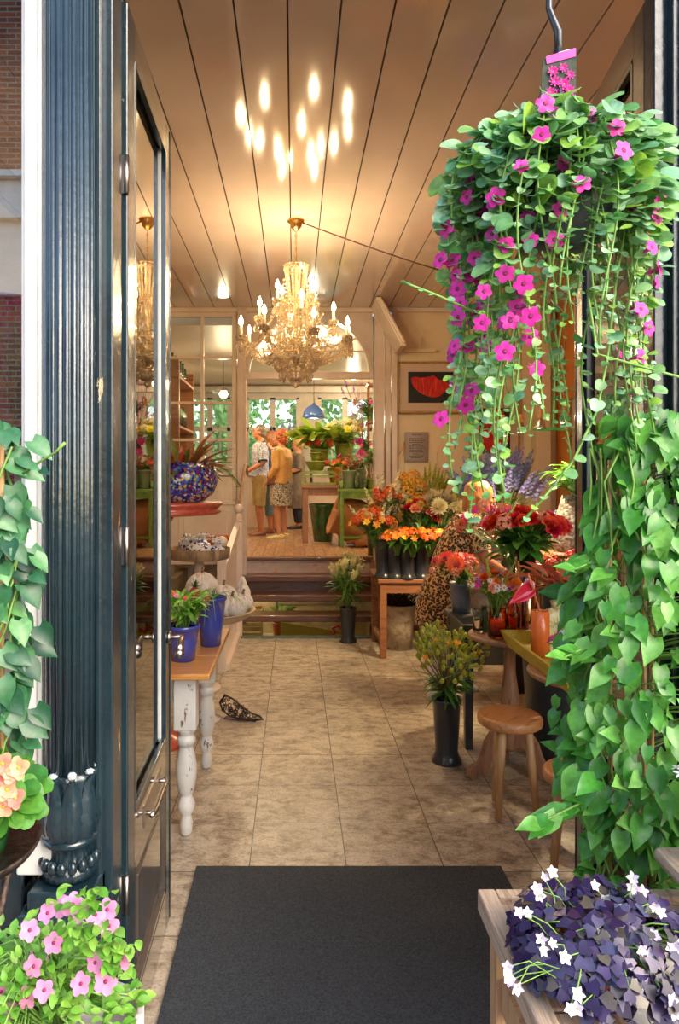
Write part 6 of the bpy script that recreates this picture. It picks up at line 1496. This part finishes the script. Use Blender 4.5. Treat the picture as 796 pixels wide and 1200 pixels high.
# ---------------------------------------------------------------- cellar under the steps
M['crate']=mat('yellow_crate_plastic',(.50,.36,.10),(.66,.50,.18),scale=10,rough=.5)
def crate(label,x,y,z,w=.34,h=.2):
    t=thing('storage_crate',label,'crate',(x,y,z),0)
    m=MB()
    for k in range(3):
        zz_=.03+k*h*.36
        for yy in (-.14,.14): m.box((0,yy,zz_),(w,.014,h*.2))
        for xx in (-w/2,w/2): m.box((xx,0,zz_),(.014,.28,h*.2))
    m.box((0,0,.006),(w,.28,.012))
    for xx in (-w/2,w/2):
        for yy in (-.14,.14): m.box((xx,yy,h*.45),(.022,.022,h*.9))
    m.obj('crate_body',M['crate'],t); return t
crate('yellow crate at the bottom left seen between the steps',-.56,8.5,-.57)
crate('yellow crate stacked in the middle of the left pile below the steps',-.57,8.5,-.375)
crate('topmost yellow crate of the pile below the steps',-.56,8.52,-.18)
crate('yellow crate standing left of the pile below the steps',-.92,8.6,-.57,.3,.34)
m=MB(); m.hexa([(-.16,8.2,-.57),(.72,8.2,-.57),(.72,8.24,-.57),(-.16,8.24,-.57)],[(-.16,8.2,-.09),(.72,8.2,-.23),(.72,8.24,-.23),(-.16,8.24,-.09)]); tag(m.obj('sloping_board',M['yelboard']),'ochre board leaning low in the cellar behind the bottom step','board')
t=thing('cellar_shelf','metal shelf with dark boxes glimpsed between the two lower steps','shelf',(.22,9.0,-.57)); m=MB()
for z in (.38,.56): m.box((0,0,z),(.9,.3,.02))
for xx in (-.44,.44): m.box((xx,-.12,.4),(.03,.03,.8)); m.box((xx,.12,.4),(.03,.03,.8))
m.obj('shelf_frame',M['chrome'],t)
bouquet('leafy_bunch','bright green foliage glimpsed between the two lower steps',(-.15,8.7,-.22),.28,.22,[],LF['pet'],110,.09,cat='plant')
pot('terracotta_pot','terracotta pot holding the green foliage in the cellar',(-.15,8.7,-.57),.09,.12,.38,M['terra'])
m=MB(); m.tube([(.0,0,.0),(.06,0,.04),(.02,0,.10),(.10,0,.12),(.14,0,.06),(.20,0,.1)],.018,8); tag(m.obj('red_hose',mat('red_rubber',(.7,.03,.015),rough=.4),loc=(.42,8.12,-.24)),'curled red hose behind the bottom step','hose')
m=MB(); m.box((0,0,.3),(.16,.06,.62)); m.box((.1,0,.24),(.02,.05,.5)); tag(m.obj('yellow_plank',M['crate'],loc=(.72,8.1,-.57)),'upright pale yellow plank in the cellar right of the red hose','plank')
m=MB(); m.box((0,0,.25),(.5,.3,.5)); tag(m.obj('wooden_chest',M['bench'],loc=(1.12,8.1,-.57),bevel=.01),'reddish wooden chest in the cellar behind the bucket of lilies','chest')
t=thing('cellar_lamp','bare bulb lamp in the cellar under the platform','lamp',(-.95,9.32,.50)); m=MB(); m.ell((0,0,-.03),.03,seg=12,rings=8); m.obj('bulb',M['lampbulb'],t); m=MB(); m.tube([(0,0,.0),(0,0,.09)],.015,8); m.obj('socket',M['iron'],t)
lamp('POINT',(-.95,9.3,.42),CE_W,(1,.85,.5),.03,'lamp_light')
# ================================================================== FOREGROUND PLANTS
# hanging basket
bc=at(650,232,1.50)
t=thing('hanging_basket','hanging basket overflowing with green leaves and magenta trumpet flowers','plant',bc)
m=MB(); m.lathe([(0,-.12),(.07,-.11),(.115,-.04),(.125,.02),(.128,.03),(.118,.03),(.11,0),(0,.0)],seg=30); m.obj('basket_bowl',M['bucket'],t)
hk=V((.008,0,.335))
m=MB()
for a in (.3,2.4,4.5): m.tube([(.12*cos(a),.12*sin(a),.02),hk*.5+V((.06*cos(a),.06*sin(a),.0)),hk],.0035,6)
m.tube([hk+V((0,0,-.04)),hk+V((0,0,.02)),hk+V((-.02,0,.07)),hk+V((-.02,0,.60))],[.007,.009,.007,.005],8); m.obj('hanger',M['bucket'],t)
m=MB(); m.tube([at(650,100,1.47)-bc,at(646,75,1.47)-bc,at(655,62,1.47)-bc,at(668,58,1.47)-bc,at(662,70,1.47)-bc],.0018,5); m.obj('wire_hook',M['chrome'],t)
tg=thing('x','x','x'); bpy.data.objects.remove(tg)
m=MB(); q=[at(636,70,1.46)-bc,at(676,58,1.46)-bc,at(675,114,1.46)-bc,at(634,118,1.46)-bc]; dn=V((0,.0015,0)); m.hexa([p for p in q],[p+dn for p in q]); card=m.obj('plant_card',mat('card_dark_green',(.015,.04,.02),(.06,.06,.05),scale=50,rough=.8),t)
m=MB(); q=[at(640,66,1.458)-bc,at(675,56,1.458)-bc,at(675,66,1.458)-bc,at(641,75,1.458)-bc]; m.hexa(q,[p+dn*.5 for p in q]); m.obj('pink_header',P['magenta'],card)
for i,(px,py,s) in enumerate(((648,84,7),(660,80,6),(668,88,6),(650,96,7),(661,99,8),(645,108,6),(668,107,7),(655,109,6))):
    inst('printed_flower',FM['pinkst'],card,at(px,py,1.4585)-bc,(0,-1,0),s*.0018).data.materials[0]
    
lf=MB(); st=MB(); fl_pts=[]
def hl(p,out,s=1,mb=None,kind='round',sz=.044):
    a=R(-1.1,1.1); o=V(out); o=V((o.x,o.y,0)); 
    if o.length<.01: o=V((R(-1,1),-1,0))
    o.normalize(); d=V((o.x+R(-.7,.7),o.y+R(-.7,.5),R(-.8,.35))); n=V((o.x*.5+R(-.4,.4),o.y*.5-.75,R(.3,1.1)))
    L=sz*R(.6,1.2)*s; (mb or lf).leaf(p,d,n,L,L*.92,kind,R(0,.5),.25)
# dome
for i in range(820):
    th=R(.0,1)**.7*2.25; ph=R(0,6.28); d=sph(th,ph); r=R(.75,1.05); p=V((d.x*.215*r,d.y*.19*r,(d.z*.118 if d.z>0 else d.z*.26)*r+.045+R(-.02,.02))); hl(p,d,R(.9,1.25))
    if i%9==0: st.tube([V((0,0,.02)),p*.6+V((0,0,.03)),p],.0022,4)
# strands
def strand(a,length,r0=.17,out=.22,seed=0,amp=.02,lv=1.0,dens=.022,taper=.6,dx=0):
    p=V((cos(a)*.1,sin(a)*.1,.06)); pts=[p]; n=int(length/.03)+4; ph=R(0,6.28)
    for k in range(n):
        u=k/n; r=.1+(out-.1)*min(1,u*5); z=.06+.05*sin(min(1,u*5)*pi)-max(0,(k-2))*.03
        pts.append(V((cos(a)*r+amp*sin(k*.35+ph)+dx*u,sin(a)*r+amp*.6*cos(k*.3+ph),z)))
    st.tube(pts,.0022,5)
    for i in range(1,len(pts)):
        u=i/len(pts)
        for _ in range(2 if R(0,1)<lv else 1):
            hl(pts[i]+V((R(-.012,.012),R(-.012,.012),R(-.01,.01))),(cos(a)+R(-.8,.8),sin(a)+R(-.8,.8),0),(1-.62*u)*R(.55,1.2))
        if R(0,1)<.15 and u<.85: fl_pts.append((pts[i]+V((cos(a)*.02,sin(a)*.02-.01,0)),V((cos(a)+R(-.5,.5),sin(a)-.7,R(-.2,.4)))))
    return pts
for i in range(20):                       # left curtain
    a=R(pi*.80,pi*1.38); strand(a,R(.40,.70),out=R(.15,.235))
for i in range(9): strand(R(pi*1.3,pi*1.75),R(.18,.42),out=R(.12,.2))
for i in range(10): strand(R(-.75,.35),R(.35,.62),out=R(.12,.2))
for i in range(8): strand(R(.3,pi*.8),R(.25,.7),out=R(.1,.19))
for i,(px,py) in enumerate(((547,176),(540,385),(590,322),(605,348),(602,368),(612,228),(640,235),(655,205),(585,190),(671,200),(690,205),(701,228),(738,232),(715,225),(757,217),(768,252),(604,264),(640,245),(636,240),(600,270),(612,278),(672,400),(683,423),(660,385),(553,320),(545,390),(590,455),(635,170),(760,140),(745,270),(730,355),(568,412),(690,180),(625,300),(527,250),(522,265),(503,287),(502,305))):
    D=1.5-.19+R(0,.05) if 560<px<740 else 1.46
    fl_pts.append((at(px,py,D)-bc,V(((px-650)/150+R(-.3,.3),-1,R(-.1,.4)))))
fl_pts=fl_pts[:96]
for p,d in fl_pts: inst('flower',FM['trump'],t,p,d,R(.016,.0225))
def tend(pts,D0,D1,leafs,sz=.03,r=.0028):
    n=len(pts); w=[at(px,py,D0+(D1-D0)*i/(n-1))-bc for i,(px,py) in enumerate(pts)]; st.tube(w,r,5)
    for i in range(leafs):
        u=(i+.5)/leafs*(n-1); k=int(u); p=w[k].lerp(w[min(k+1,n-1)],u-k); hl(p,(R(-1,1),-1,0),R(.5,1),sz=sz)
tend([(600,360),(555,365),(510,345),(470,330)],1.45,1.35,8,.02)
tend([(735,250),(722,330),(712,420),(700,480),(672,540),(640,580),(612,612)],1.42,1.36,16,.034)
tend([(690,350),(700,415),(735,425),(796,442),(830,450)],1.4,1.35,4,.03)
tend([(600,150),(560,160),(535,190),(525,240)],1.45,1.42,10,.035)
tend([(640,300),(640,370),(650,440),(648,500)],1.62,1.60,14,.032)
tend([(575,420),(545,480),(560,520),(535,580)],1.5,1.5,16,.03); tend([(585,420),(565,500),(555,560),(548,625)],1.48,1.5,20,.028)
st.obj('stems',STEM,t); lf.obj('foliage',LF['bask'],t)
m=MB(); m.leaf(at(668,505,1.5)-bc,(-1,0,.05),(0,-.4,1),.085,.020,'oval',.1,.4,k=8); m.obj('pointed_leaf',LF['dark'],t)
# ------------------------------------------------------------------ climbing plant, right
pc=V((.758,1.60,.39))
t=thing('climbing_plant','tall climbing plant with heart shaped bright green leaves in a blue black pot','plant',pc)
potmesh(.078,.098,.30,lip=.006,lh=.03).obj('pot',M['bluepot'],t); s=MB(); s.lathe([(0,.285),(.092,.28)],seg=24); s.obj('soil',M['soil'],t)
m=MB()
for i in range(5):
    a=2*pi*i/5; m.tube([(.06*cos(a),.05*sin(a),.25),(.06*cos(a),.05*sin(a),1.25)],.005,6)
m.obj('bamboo_canes',M['stoolleg'],t)
lf=MB(); st=MB()
for i in range(16):
    a=R(0,6.28); pts=[V((.05*cos(a),.05*sin(a),.27))]
    for k in range(14):
        z=.3+k*.075; a+=R(-.6,.6); r=R(.04,.10); pts.append(V((r*cos(a),r*sin(a)*.7-.02,z)))
    st.tube(pts,.0026,5)
def width(z):   # local z from pot floor
    return .06+.125*min(1,max(0,(z-.28)/.30))*(1 if z<.95 else max(.25,1-(z-.95)/.45))
for i in range(860):
    z=R(.38,1.36); w=width(z); a=R(pi*.85,pi*2.15); r=w*R(.55,1.08); p=V((r*cos(a)*1.0+.03+.035*min(1,(z-.3)*1.3),r*sin(a)*.85,z))
    o=V((cos(a),sin(a),0)); d=V((o.x*.5+R(-.45,.45),o.y*.4+R(-.3,.1),-R(.5,1.2))) if R(0,1)<.8 else V((o.x+R(-.5,.5),o.y,R(-.2,.5)))
    n=V((o.x*.5+R(-.4,.4),o.y*.6-.6,R(.2,1.1))); L=R(.036,.072)
    lf.leaf(p,d,n,L,L*.68,'heart',R(.1,.5),.3)
    if i%4==0: st.tube([V((p.x*.3,p.y*.3,z-.03)),p],.0018,4)
# free shoots to the left
for (px,py,D) in ((632,965,1.5),(642,960,1.5),(662,770,1.5),(672,668,1.52),(600,620,1.5)):
    p=at(px,py,D)-pc
    if px==600: continue
    b=V((.0,0,p.z-.02)); mid=(b+p)/2+V((0,0,.03)); st.tube([b,mid,p],.0025,5)
    for k in range(6):
        q=mid.lerp(p,k/5); L=R(.045,.07); lf.leaf(q,V((-.8,R(-.4,.3),R(-.7,.3))),(R(-.2,.2),-.5,.8),L,L*.6,'heart',R(.1,.5),.3)
for k in range(26):   # low shoots at the rim
    a=R(pi,2*pi); p=V((.09*cos(a),.08*sin(a),.30+R(0,.04))); L=R(.03,.05); lf.leaf(p,(cos(a),sin(a),R(0,.6)),(0,-.3,1),L,L*.7,'heart',.3,.3)
st.obj('stems',STEM,t); lf.obj('foliage',LF['vine'],t)
t=thing('plant_stool','plain low wooden stool under the climbing plant pot','stool',(.758,1.60,-.02)); m=MB(); m.box((0,0,.395),(.24,.18,.028)); m.obj('seat',M['rawleg'],t)
for sx in (-.09,.09):
    for sy in (-.06,.06):
        m=MB(); m.box((sx,sy,.19),(.03,.03,.385)); m.obj('leg',M['rawleg'],t)
# ------------------------------------------------------------------ bench with oxalis
t=thing('rustic_bench','weathered plank bench at the lower right carrying the purple leaved plant','bench',(.62,1.21,-.02))
zt=.757
m=MB(); 
for k in range(3): m.box((0.02,-.145+k*.145,zt-.018),(.45,.14,.028))
m.box((-.222,.004,zt-.012),(.036,.478,.045)); m.box((0.018,.228,zt-.012),(.444,.030,.045)); m.obj('planks',M['rawwood'],t,bevel=.004)
for sx in (-.20,.22):
    for sy in (-.19,.19):
        m=MB(); m.box((sx,sy,(zt-.035)/2),(.045,.045,zt-.035)); m.obj('leg',M['rawleg'],t,bevel=.003)
m=MB(); m.box((-.20,0,.60),(.022,.34,.07)); m.box((0.01,.19,.60),(.38,.022,.07)); m.obj('apron',M['rawleg'],t)
pc=V((.545,1.21,.737))
t=thing('purple_oxalis','purple leaved oxalis with small lilac white flowers in a terracotta pot on the rustic bench','plant',pc)
potmesh(.060,.078,.07,lip=.003,lh=.02,th=.004).obj('pot',M['terra'],t)
lf=MB(); st=MB(); fc=0
def tri(p,n,s):
    n=V(n).normalized(); x=n.orthogonal().normalized(); y=n.cross(x); a0=R(0,6.28)
    for k in range(3):
        a=a0+2*pi*k/3; d=x*cos(a)+y*sin(a); q=d.cross(n)
        # folded triangular leaflet, notched at the tip
        c0=p; tip=p+d*s*.86-n*s*.10; l=p+d*s*.98+q*s*.42-n*s*.08; r_=p+d*s*.98-q*s*.42-n*s*.08; ml=p+d*s*.55+q*s*.50-n*s*.02; mr=p+d*s*.55-q*s*.50-n*s*.02; mm=p+d*s*.5-n*s*.03
        lf.add([c0,ml,l,tip,r_,mr,mm],[(0,6,1),(1,6,3,2),(0,5,6),(5,4,3,6)])
for i in range(460):
    th=1.75*sqrt(R(0,1)); ph=R(0,6.28); d=sph(th,ph); rr=R(.8,1.05); p=V((d.x*.160*rr,d.y*.155*rr,.050+d.z*.070*rr+R(-.012,.012)))
    tri(p,V((d.x*.7+R(-.4,.4),d.y*.6-.35+R(-.4,.4),.9)),R(.016,.027))
    if i%3==0: st.tube([V((R(-.02,.02),R(-.02,.02),.06)),p*.6+V((0,0,.04)),p],.0014,4)
def oxf(px,py,D,n=1):
    global fc
    for _ in range(n):
        p=at(px+R(-9,9),py+R(-9,9),D)-pc; b=V((p.x*.6+R(-.03,.03),p.y*.6+R(-.03,.03),.07)); st.tube([b,(b+p)/2+V((R(-.01,.01),0,R(0,.02))),p],.0010,4); inst('flower',FM['oxf'],t,p,(R(-.6,.6),-1,R(0,.9)),R(.010,.014)); fc+=1
for a in ((645,1030,1.25,2),(628,1045,1.25,3),(612,1072,1.16,2),(640,1105,1.12,3),(602,1140,1.08,3),(603,1160,1.07,2),(700,1045,1.25,2),(745,1050,1.25,3),(735,1070,1.22,3),(730,1090,1.18,4),(772,1065,1.2,2),(770,1100,1.15,3),(755,1120,1.12,3),(790,1110,1.12,3),(785,1165,1.08,2),(748,1172,1.08,3),(675,1180,1.06,2),(672,1160,1.07,1),(720,1070,1.22,2),(790,1180,1.06,2),(660,1125,1.1,1),(740,1035,1.25,2)): oxf(*a)
st.obj('stems',STEM,t); lf.obj('foliage',LF['ox'],t)
# wooden board at right edge with jasmine
t=thing('side_table','pale wooden table corner reaching in from the right edge above the purple plant','table',(.984,1.22,-.02))
m=MB(); m.box((0,0,.850),(.50,.44,.032)); m.obj('tabletop',M['rawwood'],t,bevel=.014)
for sx in (.02,.22):
    for sy in (-.18,.18): m=MB(); m.box((sx,sy,.417),(.035,.035,.834)); m.obj('leg',M['rawleg'],t)
pc=V((.83,1.36,.847))
t=thing('jasmine_plant','small plant with white star flowers standing on the table at the right edge','plant',pc)
potmesh(.04,.055,.09).obj('pot',M['bluepot'],t); spray(t,.24,.09,[(FM['jas'],30,.014,.1,1)],LF['mid'],150,.035,nst=20)
# ------------------------------------------------------------------ left foreground
pc=at(2,700,1.50); pc.z=.9
t=thing('trailing_vine','dark green heart leaved climbing plant at the left edge before the white frame','plant',pc)
lf=MB(); st=MB()
for k in range(7):
    pts=[]; a=R(0,6.28)
    for i in range(18): pts.append(V((.04*cos(a+i*.5)*R(.6,1.2),.03*sin(a+i*.5),-.05+i*.048)))
    st.tube(pts,.0026,5)
zt0=at(0,495,1.5).z-pc.z; zb0=at(0,885,1.5).z-pc.z
for i in range(210):
    z=R(zb0,zt0); a=R(0,6.28); r=R(.03,.095)*(1 if z<zt0-.12 else .8); p=V((r*cos(a)-.01,r*sin(a)*.7,z)); o=V((cos(a),sin(a),0))
    L=R(.04,.066); lf.leaf(p,V((o.x*.7+R(-.4,.4),R(-.5,.1),-R(.3,1))),V((R(-.3,.3)+o.x*.3,-.8,R(.3,.9))),L,L*.78,'heart',R(.1,.4),.3)
w=[at(27,555,1.48)-pc,at(48,540,1.46)-pc,at(65,530,1.45)-pc,at(76,519,1.44)-pc]; st.tube(w,[.003,.0026,.0024,.0035],6)
for (px,py) in ((36,545),(48,550)): lf.leaf(at(px,py,1.46)-pc,(.6,-.3,-.3),(0,-1,.6),.026,.02,'heart',.2,.3)
st.obj('stems',STEM,t); lf.obj('foliage',LF['ivy'],t)
m=MB(); m.tube([(0,0,-.06),(0,0,.80)],.006,6); m.obj('cane',M['stoolleg'],t)
ppz=zb0-.02; o=potmesh(.045,.062,.12).obj('pot',M['redpot'],t,loc=(-.03,.06,-.08))
# metal table
mt=V((-.70,1.42,0)); H_=.845
t=thing('metal_table','dark round metal table at the left edge carrying the begonia','table',mt)
m=MB(); m.lathe([(0,H_-.01),(.165,H_-.01),(.175,H_+.004),(.178,H_+.012),(.172,H_+.012),(.165,H_),(0,H_)],seg=48); m.obj('round_top',M['iron'],t)
for i in range(3):
    a=2*pi*i/3+.4; m=MB(); m.tube([(.12*cos(a),.12*sin(a),H_-.01),(.04*cos(a),.04*sin(a),.4),(.15*cos(a),.15*sin(a),-.02)],.009,8); m.obj('leg',M['iron'],t)
pc=V((-.632,1.42,H_+.001))
t=thing('begonia_plant','begonia with salmon pink double blooms on the dark metal table','plant',pc)
potmesh(.045,.06,.08).obj('pot',M['greenglaze'],t)
lf=MB(); st=MB()
for i in range(120):
    th=R(0,1.9); ph=R(0,6.28); d=sph(th,ph); p=V((d.x*.088,d.y*.085,.090+d.z*.085)); L=R(.035,.055); lf.leaf(p,(d.x+R(-.4,.4),d.y-.2,R(-.5,.3)),(d.x*.4,d.y*.4-.5,.8),L,L*.95,'round',.3,.3); st.tube([V((0,0,.06)),p],.0025,4)
for (px,py) in ((3,895),(14,905),(8,925),(18,935),(4,945),(22,900),(-8,915)):
    p=at(px,py,1.32)-pc; st.tube([V((0,0,.08)),p],.0025,4); inst('flower',FM['begon'],t,p,(R(-.2,.5),-1,R(.1,.6)),.021)
st.obj('stems',STEM,t); lf.obj('foliage',LF['mid'],t)
# petunias in white planter
pc=V((-.318,1.10,-.02))
t=thing('petunia_planter','bright green trailing petunia with pink flowers in a whitish slatted wooden planter','plant',pc)
m=MB(); n=14
for i in range(n):
    a0=2*pi*i/n+.02; a1=2*pi*(i+1)/n-.02; b=.055; tp=.082; th=.008
    bot=[(b*cos(a0),b*sin(a0),.3),(b*cos(a1),b*sin(a1),.3),((b-th)*cos(a1),(b-th)*sin(a1),.3),((b-th)*cos(a0),(b-th)*sin(a0),.3)]
    q=tp/b; m.hexa(bot,[(x*q,y*q,.775+.006*sin(i*3)) for x,y,z in bot])
m.lathe([(.0,.3),(.05,.3),(.07,.6),(.074,.73),(0,.73)],seg=24); m.obj('slatted_bucket',mat('whitish_wood',(.42,.36,.36),(.66,.6,.6),scale=14,rough=.7,bump=.5,stretch=(1,1,.2)),t,bevel=.002)
m=MB(); m.box((0,0,.28),(.22,.22,.03))
for sx in (-.09,.09):
    for sy in (-.09,.09): m.box((sx,sy,.135),(.03,.03,.27))
m.obj('low_stand',M['rawleg'],t)
lf=MB(); st=MB()
def pleaf(p,o):
    L=R(.016,.028); lf.leaf(p,(o.x+R(-.8,.8),o.y+R(-.8,.4),R(-.3,1)),(R(-.3,.3),-.4,1),L,L*.55,'oval',R(.1,.5),.3,k=4)
ccx,ccy,ccz=-.098,.0,.79
for i in range(260):
    th=1.6*sqrt(R(0,1)); ph=R(0,6.28); d=sph(th,ph); rr=R(.65,1.05); p=V((ccx+d.x*.165*rr,ccy+d.y*.14*rr,ccz-.01+d.z*.125*rr-.35*max(0,-d.x*.165*rr-.05)-.02))
    if p.x>-.02 and p.z<.79: continue
    st.tube([V((ccx*.5,0,.74)),V(((ccx+p.x)/2,p.y/2,p.z+.01)),p],.0016,4)
    for k in range(6): pleaf(p+V((R(-.02,.02),R(-.02,.02),R(-.022,.012))),d)
FL=((255/3,1060),(75,1063),(56,1070),(126,1066),(128,1085),(112,1072),(63,1105),(45,1123),(40,1132),(30,1150),(20,1163),(32,1168),(62,1156),(52,1160),(95,1153),(124,1150),(143,1123),(112,1128),(2,1162),(96,1070),(12,1185),(35,1090),(88,1180))
for px,py in FL:
    p=at(px,py,1.02+.10*R(0,1))-pc; inst('flower',FM['petpink'],t,p,(R(-.4,.5),-1,R(.1,.8)),R(.013,.017))
    for k in range(5): pleaf(p+V((R(-.02,.02),.02,R(-.02,.02))),V((0,-1,0)))
for s0 in ((126,1100),(140,1120),(105,1055),(100,1095)):
    for k in range(22): pleaf(at(s0[0]+R(-16,12),s0[1]+R(-14,16),1.02)-pc,V((.5,-1,0)))
st.obj('stems',STEM,t); lf.obj('foliage',LF['pet'],t)
# ================================================================== repeats share a group phrase
GP={'wooden_stool':'round wooden stools near the right door','pedestal_table':'round pedestal tables on the right','framed_picture':'framed poppy prints on the walls','storage_crate':'yellow crates in the cellar',
 'person':'people in the shop','glass_bottle':'clear bottles on the green table','glazed_pot':'glazed pots in the back room','garden_tree':'trees outside the far windows','ceiling_spot':'added fill lamps on the back room ceiling',
 'orange_pot':'orange pots on the ledge','hanging_ornament':'dark pink hanging ornaments','clear_jar':'clear glass jars on the right tables','clay_pot':'clay pots and tubs on the floor','dark_bottle':'dark bottles on the pedestal table',
 'bouquet':'bouquets on the workbench','mixed_posy':'mixed posies on the right','leafy_bunch':'leafy bunches around the shop','window_shelf':'white shelves inside the shop window','flower_bucket':'dark flared flower buckets'}
for o in list(SC.objects):
    if o.parent is None and 'label' in o.keys() and 'group' not in o.keys():
        b=o.name.split('.')[0]
        if b in GP: o['group']=GP[b]
